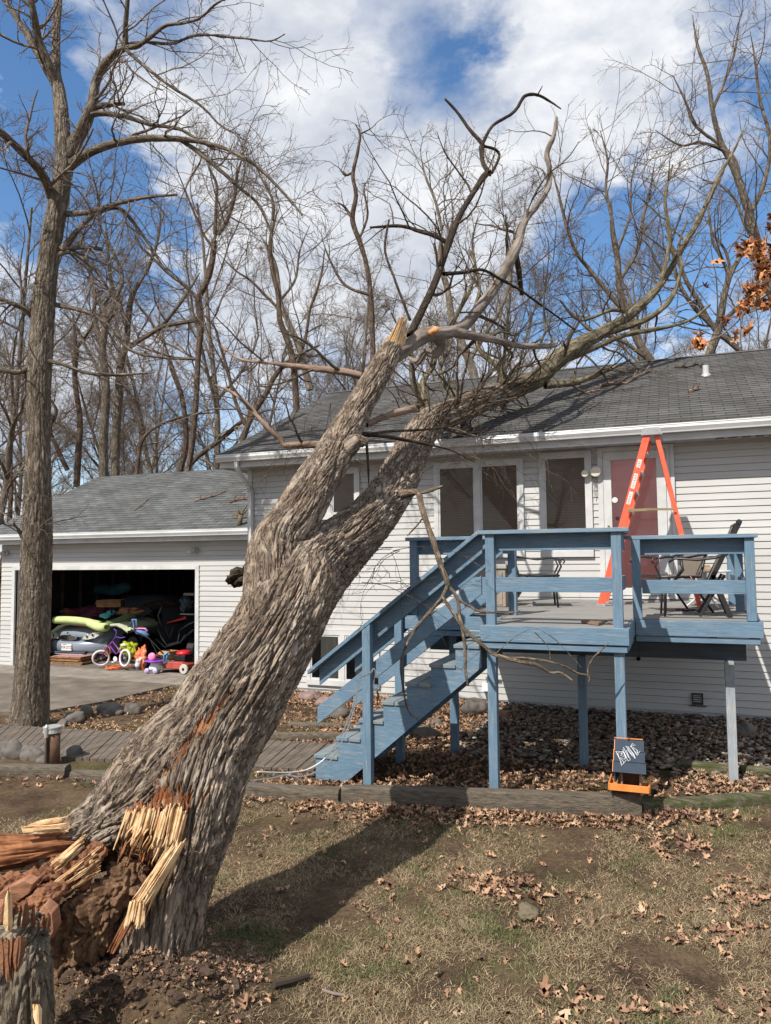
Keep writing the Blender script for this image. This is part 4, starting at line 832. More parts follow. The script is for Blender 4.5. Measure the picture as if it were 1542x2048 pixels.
# fine twigs on the roof part and along the drooping branches
rs = np.random.RandomState(5)
def poly(p, K=10):
    c = resample(crom(pxpath(p), 80), K); return c[:, :3], c[:, 3]
src = [poly(p) for p in side+dark[:1]+dark[5:7]+[eave[1], eave[0]]+pale[:2]+[[(1040, 772, 12.6, 12), (1120, 725, 13.2, 11), (1205, 665, 13.9, 10), (1320, 570, 14.8, 8), (1440, 350, 16.2, 4)], [(850, 880, 10.5, 10), (965, 800, 12, 10), (1040, 770, 12.6, 10)]]]
PP = np.stack([s[0] for s in src]); RR = np.stack([s[1] for s in src])
A1, R1 = grow(rs, PP, RR, 7, .4, 8, ang=(25, 75), up=.3, rf=.5, rmin=.006, t0=.1, lenabs=(.5, 1.7), wob=.17)
A2, R2 = grow(rs, A1, R1, 5, .5, 6, ang=(25, 65), up=.2, rf=.6, rmin=.004, minlen=.2, wob=.2)
A3, R3 = grow(rs, A2, R2, 4, .5, 5, ang=(25, 60), up=.1, rf=.7, rmin=.0028, minlen=.12, wob=.2)
A0 = PP[-1:]; Ax, Rx = grow(rs, A0, RR[-1:], 44, .4, 8, ang=(30, 90), up=.8, rf=.3, rmin=.005, t0=0, lenabs=(.4, 1.3), wob=.16)
Ay, Ry = grow(rs, Ax, Rx, 4, .45, 6, ang=(20, 50), up=.3, rf=.6, rmin=.003, wob=.15)
T = join([tubes(A1, R1, 5), tubes(A2, R2, 4), tubes(A3, R3, 3), tubes(Ax, Rx, 4), tubes(Ay, Ry, 3)])
tw = bark_mat('fallen_twigs', (.07, .055, .04), (.17, .13, .095), (.22, .18, .13), fs=30)
tag(mesh_np('twigs', T[0], T[1], tw, ft, bk=T[2]), kind='stuff')
# drooping fine twigs over the siding between limb and gutter
P0 = []; 
for (px, py, D) in [(560, 880, 8.6), (620, 885, 8.6), (650, 800, 8.8), (880, 885, 9.3), (950, 905, 9.3), (1000, 890, 9.3), (820, 1090, 7.2), (760, 1150, 7.2), (700, 850, 8.5), (1030, 870, 9.4)]:
    for _ in range(3):
        c = P(px+rs.uniform(-40, 40), py, D); P0.append(np.stack([c+np.array([0, 0, -.02*k]) for k in range(5)]))
P0 = np.stack(P0); D1, E1 = grow(rs, P0, np.full(P0.shape[:2], .006), 2, 1, 10, ang=(60, 120), up=-.9, rmin=.0032, lenabs=(.5, 1.3), wob=.16, taper=.4)
D2, E2 = grow(rs, D1, E1, 5, .45, 6, ang=(25, 60), up=.1, rmin=.0024, minlen=.12, wob=.2)
T = join([tubes(D1, E1, 4), tubes(D2, E2, 3)])
tag(mesh_np('drooping_twigs', T[0], T[1], tw, ft, bk=T[2]), kind='stuff')

sheet_todo = 1
# ------------------------------------------------------------------ torn base of the fallen tree
def px3(px, py, D): return Vector([float(c) for c in P(px, py, D)])
# left root flare running out of frame
V, Fc, B = hitube(pxpath([(395, 1475, 4.66, 92), (330, 1545, 4.5, 100), (250, 1630, 4.28, 88), (150, 1692, 4.1, 64), (60, 1722, 4.0, 54), (-60, 1738, 3.9, 52)]), 520, 340, bark_disp(.030, 20, 3.4, .05), seed=12, torn=TF)
mesh_np('root_flare', V, Fc, bark, ft, bk=B, smooth=True, col=np.vstack([TORN['v'], [[0, 0, 0]]*2]))
rs = np.random.RandomState(9)
def rotblob(pts, seed, amp=.10, n=260, k=220, mt_=None, name='rotten_heartwood'):
    def dsp(bk, rad, v, dirs): q = bk*5; return amp*(np.abs(perlin(q+3))*2.4-.5)+amp*.6*perlin(q*2.3+1)+amp*.6*(np.abs(perlin(q*4.5))*2.5-.5)+amp*.35*perlin(q*9)+amp*.2*perlin(q*18)
    V, Fc, B = hitube(pxpath(pts), n, k, dsp, seed=seed); mesh_np(name, V, Fc, mt_ or rot, ft, bk=B, smooth=True)
rotblob([(275, 1725, 4.02, 26), (250, 1765, 3.95, 42), (215, 1800, 3.92, 46), (165, 1850, 3.92, 56), (130, 1910, 3.95, 56), (105, 1990, 4.0, 45)], 21, .055)
rotblob([(210, 1690, 3.95, 18), (150, 1740, 3.88, 34), (80, 1765, 3.85, 34), (-30, 1790, 3.8, 36)], 22, .05, mt_=heart, name='torn_heartwood')
rotblob([(230, 1800, 3.95, 20), (200, 1850, 3.9, 40), (170, 1890, 3.95, 40)], 23, .06)
rotblob([(-40, 1850, 3.8, 40), (40, 1830, 3.75, 36), (90, 1800, 3.72, 30), (130, 1770, 3.75, 14)], 24, .04, mt_=heart, name='torn_heartwood')
def slivers(name, p0, p1, q0, q1, n, ln, wd, m_, seed, lift=.03, thick=.012, curl=0., jag=.4, label=None):
    # long wedge splinters laid side by side: start line p0-p1 (upper end), end line q0-q1 (lower end)
    r_ = random.Random(seed); mb = MB()
    for i in range(n):
        s = (i+r_.uniform(-.3, .3))/max(1, n-1); a = p0.lerp(p1, s); b_ = q0.lerp(q1, s+r_.uniform(-.03, .03)); d = (b_-a)
        a = a-d*r_.uniform(0, jag*.35); e_ = a+d*r_.uniform(1-jag, 1.08); toc = (Vector(CAM)-a).normalized(); sx = d.cross(toc).normalized()
        K = 7; w0 = wd*r_.uniform(.6, 1.5); th_ = thick*r_.uniform(.5, 1.8); of = lift+r_.uniform(-.012, .02); vs = []; ph = r_.uniform(0, 6)
        for k in range(K):
            u = k/(K-1); c = a.lerp(e_, u)+toc*(of+curl*u*u*r_.uniform(.6, 1))+sx*(.0025*math.sin(u*5+ph)+r_.uniform(-.0012, .0012)); wv = w0*(1-.75*u**1.6 if u < .98 else .05)*(.35+.65*min(1, u*6))
            vs += [c-sx*wv, c+toc*th_, c+sx*wv, c-toc*.02]
        fs = [(4*k+j, 4*k+(j+1) % 4, 4*k+4+(j+1) % 4, 4*k+4+j) for k in range(K-1) for j in range(4)]+[(0, 1, 2, 3), (4*K-1, 4*K-2, 4*K-3, 4*K-4)]
        mb.add(vs, fs)
    return mb.build(name, m_, ft, label=label)
def fibre_mat(name, cs):
    mt = bpy.data.materials.new(name); mt.use_nodes = True; t = mt.node_tree; b = t.nodes['Principled BSDF']; b.inputs['Roughness'].default_value = .85; b.inputs['Specular IOR Level'].default_value = .2
    at = N(t, 'ShaderNodeAttribute', attribute_name='bk'); mp = N(t, 'ShaderNodeMapping'); mp.inputs['Scale'].default_value = (1, 1, .07); L(t, at, mp, 'Vector')
    n = N(t, 'ShaderNodeTexNoise', i_Scale=70, i_Detail=7, i_Roughness=.7); L(t, mp, n); n2 = N(t, 'ShaderNodeTexNoise', i_Scale=14, i_Detail=6, i_Roughness=.65); L(t, at, n2, 'Vector')
    ad = N(t, 'ShaderNodeMath', operation='ADD'); L(t, n, ad); L(t, n2, ad, 0, 1); hf = N(t, 'ShaderNodeMath', operation='MULTIPLY', i_1=.5); L(t, ad, hf)
    r = ramp(t, [(.34, cs[0]), (.44, cs[1]), (.54, cs[2]), (.66, cs[3])]); L(t, hf, r); L(t, r, b, 0, 'Base Color')
    bp = N(t, 'ShaderNodeBump', i_Strength=1, i_Distance=.012); L(t, n, bp, 0, 'Height'); L(t, bp, b, 0, 'Normal'); return mt
f_sap = fibre_mat('torn_sapwood', [(.22, .09, .04), (.48, .29, .145), (.68, .48, .27), (.76, .58, .37)])
f_tan = fibre_mat('torn_tan_wood', [(.16, .07, .035), (.38, .20, .10), (.56, .36, .19), (.70, .50, .30)])
f_heart = fibre_mat('torn_heart_fibre', [(.07, .025, .014), (.17, .065, .03), (.30, .13, .06), (.44, .24, .12)])
def sheet3(name, A, B, C_, D_, m_, seed, relief=.02, bulge=.0, j0=.12, j1=.35, nv=190, nu=46, th=.012, fr=26, label=None, curl=0.):
    A, B, C_, D_ = [np.array(P(*q)) for q in (A, B, C_, D_)]; v = np.linspace(0, 1, nv)[None]; u = np.linspace(0, 1, nu)[:, None]; wd = np.linalg.norm(B-A); ln = np.linalg.norm(C_-A)
    nz = lambda f, o: perlin(np.stack([v[0]*wd*f, v[0]*0+o+seed*3.3, v[0]*0+.37], -1))
    s0 = np.clip(.5*j0+j0*(1.3*nz(fr, 1)+1.1*nz(fr*3.3, 2)+.8*nz(fr*8, 3)), 0, .5); e0 = 1-np.clip(.5*j1+j1*(1.5*nz(fr*.9, 5)+1.3*nz(fr*3.1, 6)+1.0*nz(fr*8, 7)), 0, .9)
    uu = s0[None]+(e0-s0)[None]*u; pos = (A*(1-v[0][:, None])+B*v[0][:, None])[None]*(1-uu[..., None])+(C_*(1-v[0][:, None])+D_*v[0][:, None])[None]*uu[..., None]
    toc = CAM-pos; toc /= np.linalg.norm(toc, axis=-1)[..., None]; q = np.stack([v*wd+u*0, v*0+u*0+seed, uu*ln], -1)
    h = relief*(1.5*perlin(q*np.array([fr, 1, 1.6]))+1.1*perlin(q*np.array([fr*2.6, 1, 3.5])+4)+.5*perlin(q*np.array([fr*6, 1, 9])+8))-relief*.9*(np.abs(perlin(q*np.array([fr*.7, 1, 1.1])+11)) < .07)+bulge*np.sin(uu*np.pi)*(1-.5*(2*v-1)**2)+curl*uu**2*(1+perlin(q*np.array([fr, 1, .1])+15))
    V = (pos+toc*h[..., None]).reshape(-1, 3); i, j = np.meshgrid(np.arange(nu-1), np.arange(nv-1), indexing='ij'); Fc = np.stack([i*nv+j, (i+1)*nv+j, (i+1)*nv+j+1, i*nv+j+1], -1).reshape(-1, 4)
    o = mesh_np(name, V, Fc, m_, ft, bk=q.reshape(-1, 3), smooth=True, label=label); sm = o.modifiers.new('thickness', 'SOLIDIFY'); sm.thickness = th*.45; sm.offset = 0; return o
sheet3('splintered_wood', (256, 1612, 4.00), (380, 1604, 4.04), (226, 1702, 3.90), (350, 1732, 3.93), f_sap, 1, .022, .01, .22, .6, label='broad pale splintered sapwood face on the trunk')
sheet3('splintered_wood', (262, 1618, 4.01), (372, 1612, 4.05), (232, 1728, 3.92), (332, 1752, 3.94), f_heart, 2, .024, .0, .1, .4)
sheet3('splintered_wood', (335, 1690, 3.88), (372, 1676, 3.92), (238, 1862, 3.73), (296, 1862, 3.76), f_tan, 3, .02, .03, .2, .5, nv=120, nu=70, fr=30, label='long torn flap of pale wood hanging over the hollow')
sheet3('splintered_wood', (348, 1684, 3.86), (376, 1676, 3.90), (262, 1800, 3.72), (300, 1812, 3.74), f_sap, 4, .014, .03, .15, .6, nv=100, nu=60, fr=34, curl=.02)
sheet3('splintered_wood', (262, 1796, 3.76), (292, 1800, 3.77), (244, 1866, 3.71), (288, 1862, 3.72), f_sap, 5, .018, .01, .2, .3, nv=90, nu=30, fr=34)
sheet3('splintered_wood', (142, 1630, 3.96), (128, 1674, 3.92), (40, 1648, 3.90), (52, 1684, 3.87), f_sap, 6, .010, .012, .3, .6, nv=110, nu=50, fr=30)
sheet3('torn_heartwood', (150, 1668, 3.91), (170, 1700, 3.90), (-70, 1668, 3.86), (-60, 1745, 3.80), f_heart, 7, .02, .03, .15, .15, nv=90, nu=70, fr=20)
sheet3('splintered_wood', (176, 1664, 3.90), (166, 1704, 3.88), (98, 1728, 3.78), (112, 1750, 3.77), f_sap, 8, .018, .015, .3, .7, nv=110, nu=46, fr=30)
sheet3('splintered_wood', (202, 1690, 3.88), (204, 1742, 3.86), (108, 1762, 3.76), (122, 1796, 3.75), f_tan, 9, .018, .02, .3, .7, nv=120, nu=50, fr=26)
sheet3('torn_heartwood', (252, 1600, 4.06), (382, 1592, 4.08), (256, 1636, 4.0), (380, 1628, 4.03), f_heart, 10, .02, .01, .8, .5, nv=120, nu=24, fr=30)
sheet3('torn_heartwood', (300, 1740, 3.86), (322, 1760, 3.88), (214, 1905, 3.74), (240, 1912, 3.76), f_heart, 11, .018, .02, .2, .4, nv=50, nu=50, fr=26)
slivers('splinter', px3(262, 1660, 3.92), px3(352, 1690, 3.93), px3(226, 1712, 3.84), px3(335, 1745, 3.86), 14, .3, .004, fresh, 1, lift=.03, thick=.006, jag=.7)
slivers('splinter', px3(120, 1648, 3.9), px3(124, 1664, 3.9), px3(38, 1655, 3.84), px3(46, 1672, 3.84), 6, .3, .004, fresh, 5, lift=.02, thick=.005, jag=.6)
stub = MB(); U_ = [px3(768, 690, 9.0), px3(808, 696, 9.1)]; T_ = [px3(797, 636, 9.0), px3(817, 631, 9.1)]
for i in range(11):
    u = i/11; a_, b_ = U_[0].lerp(U_[1], u), U_[0].lerp(U_[1], u+.095); c_, d_ = T_[0].lerp(T_[1], u), T_[0].lerp(T_[1], u+.095); h_ = Vector((0, 0, -.02-.18*max(0, u-.6)+.04*math.sin(i*2.3))); bk2 = Vector(cf)*(.10+.05*math.sin(i*1.7)); f0_ = -Vector(cf)*.05*math.sin(u*3.14)
    stub.hexa([a_+f0_, b_+f0_, b_+bk2, a_+bk2, c_+h_+f0_, d_+h_+f0_, d_+bk2*.6+h_, c_+bk2*.6+h_])
stub.build('broken_stub', fresh, ft, bevel=.006, label='pale broken stub at the top of the left limb')
stub = MB(); stub.rock(px3(870, 660, 9.3), .07, .05, .05, 5, .4, 3); stub.build('torn_spot', mat('orange_tear', (.40, .16, .06), (.6, .34, .16), scale=14, rough=.9), ft)
# loose wedges of split wood lying in the gap
def wedge(cx, cy, D, lx, ly, th, an, m_, nm='split_wedge'):
    c = px3(cx, cy, D); rx = Vector(cr); ry = Vector(cu); f_ = -Vector(cf); ca, sa = math.cos(an), math.sin(an); ux = rx*ca+ry*sa; uy = ry*ca-rx*sa
    rw = random.Random(int(cx*7+cy)); pts = [(-1, -.5), (-.5, -1), (.6, -.8), (1, -.1), (.8, .7), (-.2, 1), (-.9, .5)]; pts = [(a*lx*rw.uniform(.8, 1.15), b*ly*rw.uniform(.8, 1.15)) for a, b in pts]
    v = [c+ux*a+uy*b+f_*(th+.02*a/lx) for a, b in pts]+[c+ux*a*1.1+uy*b*1.1-f_*th for a, b in pts]; n = len(pts); mb = MB(); mb.add(v, [tuple(range(n)), tuple(range(n, 2*n))[::-1]]+[(i, n+i, n+(i+1) % n, (i+1) % n) for i in range(n)]); mb.build(nm, m_, ft, bevel=.004)
hw2 = mat('split_red_wood', (.20, .085, .045), (.38, .19, .11), scale=9, rough=.85, bump=.8, bscale=22, st=(1, 1, 5), lo=.3, hi=.7)
wedge(30, 1785, 3.72, .13, .045, .02, .55, hw2); wedge(85, 1800, 3.70, .08, .05, .03, .2, hw2); wedge(95, 1845, 3.62, .05, .085, .03, -.1, hw2); wedge(-20, 1830, 3.65, .10, .06, .03, .3, hw2)
# loose bark flaps along the furrows
loose_m = mat('loose_bark_scale', (.10, .075, .055), (.24, .19, .145), scale=20, rough=.95)
r_ = random.Random(4); mb = MB()
for i in range(260):
    u = r_.random(); c = resample(crom(trunk_pts, 60), 60)[int(2+u*44)]; c2 = resample(crom(trunk_pts, 60), 60)[int(2+u*44)+1]
    ax_ = Vector(c2[:3]-c[:3]).normalized(); toc = (Vector(CAM)-Vector(c[:3])).normalized(); sx = ax_.cross(toc).normalized(); an = r_.uniform(-1.3, 1.3)
    nrm = (toc-ax_*toc.dot(ax_)).normalized()*math.cos(an)+sx*math.sin(an); tg = ax_.cross(nrm).normalized(); cc_ = Vector(c[:3])+nrm*(c[3]+.012); l_, w_ = r_.uniform(.02, .06), r_.uniform(.005, .012)
    a = ax_*l_; b2 = tg*w_; h = nrm*.016
    mb.add([cc_-a, cc_-a*.3-b2+h*.3, cc_+a*.6-b2*.8+h, cc_+a+h*1.2, cc_+a*.5+b2+h*.7, cc_-a*.4+b2*.9, cc_-h], [(0, 1, 6), (1, 2, 6), (2, 3, 6), (3, 4, 6), (4, 5, 6), (5, 0, 6), (0, 5, 4, 3, 2, 1)])
tag(mb.build('loose_bark', loose_m, ft), kind='stuff')
# the standing shell of the stump
sp = gp(30, 2060)
stump = thing('tree_stump', 'standing jagged shell of the broken stump at the lower left corner', 'stump', (sp[0], sp[1], 0))
def sd_(bk, rad, v, dirs): return bark_disp(.034, 20, 3, .12)(bk, rad, v, dirs)
V, Fc, B = hitube(pxpath([(20, 2140, 3.2, 92), (28, 2040, 3.25, 82), (33, 1960, 3.3, 72), (44, 1905, 3.35, 60), (60, 1860, 3.4, 38), (72, 1830, 3.45, 14)]), 220, 200, sd_, seed=31)
grey_bark = bark_mat('stump_bark', (.05, .036, .025), (.18, .145, .105), (.27, .225, .17), fs=13)
mesh_np('bark', V, Fc, grey_bark, stump, bk=B, smooth=True)
ftsave = ft; ft = stump
slivers('splinter', px3(10, 1850, 3.25), px3(95, 1850, 3.3), px3(18, 1775, 3.2), px3(92, 1800, 3.28), 7, .1, .014, heart, 41, lift=.0, jag=.5)
slivers('splinter', px3(14, 1860, 3.22), px3(22, 1860, 3.22), px3(17, 1775, 3.2), px3(20, 1770, 3.2), 2, .1, .016, fresh, 42, lift=.0, jag=.1)
slivers('heartwood', px3(5, 1880, 3.12), px3(40, 1880, 3.12), px3(8, 1960, 3.08), px3(34, 1970, 3.08), 9, .1, .016, heart, 43, lift=.06, jag=.3)
slivers('splinter', px3(68, 2010, 3.2), px3(74, 2010, 3.2), px3(80, 2080, 3.15), px3(84, 2090, 3.15), 3, .1, .012, fresh, 44, lift=.06, jag=.1)
ft = ftsave
# soil clods thrown up around the base
r_ = random.Random(8); clod = mat('soil_clod', (.035, .022, .015), (.12, .08, .055), scale=14, rough=1, bump=1, bscale=40, lo=.3, hi=.7)
mb = MB()
for i in range(4200):
    px, py = r_.gauss(275, 105), r_.gauss(1965, 52)
    if px > 520: continue
    q = gp(px, py); s = min(.03, abs(r_.gauss(.0, .009))+.004); z = float(gz(q[0], q[1])); mb.rock((q[0], q[1], z+s*.2), s*r_.uniform(.8, 1.6), s*r_.uniform(.8, 1.6), s*r_.uniform(.4, .8), i, .8, 2 if s > .012 else 1)
tag(mb.build('soil_clods', clod, None, loc=tuple(MC)), 'crumbly dark soil clods heaped around the torn trunk base', 'soil', kind='stuff')
# ------------------------------------------------------------------ bare trees
bk_a = bark_mat('tree_bark', (.07, .055, .042), (.21, .17, .13), (.29, .245, .195), fs=18)
bk_b = bark_mat('brown_tree_bark', (.05, .033, .025), (.15, .105, .078), (.22, .165, .125), fs=18)
bk_c = bark_mat('pale_tree_bark', (.09, .075, .055), (.27, .225, .17), (.36, .31, .25), fs=18)
twm = bark_mat('bare_twigs', (.14, .11, .09), (.30, .24, .195), (.40, .33, .28), fs=30)
def gen_tree(seed, H, r, n1=13, spread=(28, 60), fork=.0, t0=.32, dens=1.0):
    rs = np.random.RandomState(seed); K = 12; p = [np.array([0, 0, -.3])]; d = np.array([rs.uniform(-.08, .08), rs.uniform(-.08, .08), 1.])
    for k in range(K-1): d = d+rs.normal(size=3)*np.array([.06, .06, 0]); d /= np.linalg.norm(d); p.append(p[-1]+d*H*.82/(K-1))
    PP = np.array(p)[None]; RR = (r*.74*np.linspace(1, .25, K)**1.1)[None]; RR[0, 0] *= 1.25
    A1, R1 = grow(rs, PP, RR, n1, .48, 10, ang=spread, up=.55, t0=t0, wob=.13, rf=.62, taper=.25)
    A2, R2 = grow(rs, A1, R1, 9, .46, 8, ang=(25, 65), up=.35, t0=.15, wob=.16, rf=.6, rmin=.012, taper=.3)
    A3, R3 = grow(rs, A2, R2, int(8*dens), .5, 6, ang=(25, 65), up=.2, t0=.1, wob=.2, rf=.6, rmin=.008, minlen=.4, taper=.4)
    A4, R4 = grow(rs, A3, R3, 6, .6, 4, ang=(25, 60), up=.15, t0=.1, wob=.2, rf=.7, rmin=.0048, minlen=.25, taper=.5)
    return (join([tubes(PP, RR, 12), tubes(A1, R1, 7)]), join([tubes(A2, R2, 5), tubes(A3, R3, 3), tubes(A4, R4, 3)]))
kinds = [(1, 19, .24, 13, (28, 60)), (2, 17, .20, 12, (30, 70)), (3, 21, .27, 14, (22, 50)), (4, 15, .16, 12, (30, 65)), (5, 18, .22, 15, (35, 75)), (6, 13, .11, 12, (25, 55)), (7, 20, .2, 12, (20, 45))]
TM = []
for (sd_, H, r, n1, sp_) in kinds:
    (tv, tf, tb), (cv, cf_, cb) = gen_tree(sd_, H, r, n1, sp_)
    o1 = mesh_np('trunk', tv, tf, None, bk=tb, smooth=True); o2 = mesh_np('crown', cv, cf_, None, bk=cb)
    TM.append((o1.data, o2.data)); bpy.data.objects.remove(o1); bpy.data.objects.remove(o2)
for k, (a, b_) in enumerate(TM): a.materials.append([bk_a, bk_b, bk_c, bk_b, bk_a, bk_b, bk_a][k]); b_.materials.append(twm)
def place_tree(k, x, y, rz, s, label, group, tilt=0):
    r = bpy.data.objects.new('bare_tree', None); COL.objects.link(r); r.location = (x, y, -.1); r.rotation_euler = (tilt*math.cos(rz), tilt*math.sin(rz*2), rz); r.scale = (s, s, s*random.uniform(.93, 1.07))
    tag(r, label, 'tree', group)
    for d, nm in zip(TM[k], ('trunk', 'crown')):
        c = bpy.data.objects.new(nm, d); COL.objects.link(c); c.parent = r
rr_ = random.Random(21)
WLS = ['bare tree in the woods beyond the left part of the garage', 'bare tree in the woods behind the right half of the garage roof', 'bare tree in the woods behind the left half of the house roof', 'bare tree in the woods behind the house ridge where the fallen limb crosses it', 'bare tree in the woods behind the house ridge at right']
spots = []
for i in range(48):
    for _ in range(60):
        y = 24+34*rr_.random()**1.1; lo, hi = -y*1.17, y*.14; x = rr_.uniform(lo, hi)
        if all((x-a)**2+(y-b_)**2 > 3.3**2 for a, b_ in spots): break
    spots.append((x, y)); s = rr_.uniform(.8, 1.02)
    if -.62 < x/y < -.28: s *= .93
    if -.28 <= x/y < -.05: s *= .88
    place_tree(i % 7, x, y, rr_.uniform(0, 6.28), s, WLS[0 if x/y < -.95 else 1 if x/y < -.62 else 2 if x/y < -.38 else 3 if x/y < -.12 else 4], 'bare trees of the woods', rr_.uniform(-.04, .04))
for i, (x, y) in enumerate([(-21, 17.5), (-24.5, 21), (-20, 24), (-28, 24), (-19.5, 12.5), (-26, 15.5), (-31, 19), (-18.5, 20.5)]):
    place_tree([4, 1, 0, 2, 5, 6, 3, 5][i], x, y, rr_.uniform(0, 6.28), rr_.uniform(.7, .95), 'bare tree in the cluster beyond the left end of the garage', 'bare trees left of the garage')
# a few trees standing behind the photographer; they show in the window glass and shade the lawn
for i, (x, y, s) in enumerate([(-3.5, -24, .9), (3.0, -15, .8), (9, -21, 1), (-13, -18, .95), (16, -12, .9), (-22, -14, 1), (3, -24, 1), (-8, -27, 1)]):
    place_tree([0, 3, 2, 4, 1, 6, 2, 0][i], x, y, i*1.3, s, 'bare tree standing in the yard on the photographer side', 'bare trees on the photographer side')

# trees whose trunks and limbs can be told apart in the photograph
def hero(name, label, cat, m_trunk, trunk, limbs, disp=.012, res=(420, 90), grp=None, tw1=6, tw2=4, tw3=3, twl=(.5, 2.2), seed=0, rmin=.005, up=.15, fu=13, tm=None):
    if twl[0] > .5: tw1, tw2 = tw1+3, tw2+1; rmin *= .8
    b0 = P(*trunk[0][:3]); t_ = thing(name, label, cat, (b0[0], b0[1], 0), grp)
    V, Fc, B = hitube(pxpath(trunk), res[0], res[1], bark_disp(disp, fu, fu*.2, disp), seed=seed); mesh_np('trunk', V, Fc, m_trunk, t_, bk=B, smooth=True)
    L_ = []; P1 = []; R1 = []
    for i, p in enumerate(limbs):
        pp = pxpath(p); L_.append(hitube(pp, 20+14*len(p), 14, bark_disp(disp*.5, fu*1.6, fu*.35, disp*.6), dense=150, seed=i+seed))
        c = resample(crom(pp, 80), 12); P1.append(c[:, :3]); R1.append(c[:, 3])
    for T in L_: mesh_np('limb', T[0], T[1], m_trunk, t_, bk=T[2], smooth=True)
    rs = np.random.RandomState(seed+50); P1 = np.stack(P1); R1 = np.stack(R1)
    a1, r1 = grow(rs, P1, R1, tw1, .45, 8, ang=(30, 75), up=up, t0=.12, wob=.17, rf=.45, rmin=rmin*1.8, lenabs=twl, taper=.35)
    a2, r2 = grow(rs, a1, r1, tw2, .5, 6, ang=(25, 65), up=up*.6, t0=.1, wob=.2, rf=.6, rmin=rmin*1.2, minlen=.25, taper=.4)
    a3, r3 = grow(rs, a2, r2, tw3, .5, 5, ang=(25, 60), up=.1, t0=.1, wob=.2, rf=.7, rmin=rmin*.8, minlen=.15, taper=.5)
    T = join([tubes(a1, r1, 5), tubes(a2, r2, 4), tubes(a3, r3, 3)]); mesh_np('crown', T[0], T[1], tm or twm, t_, bk=T[2]); return t_
D = 10.7
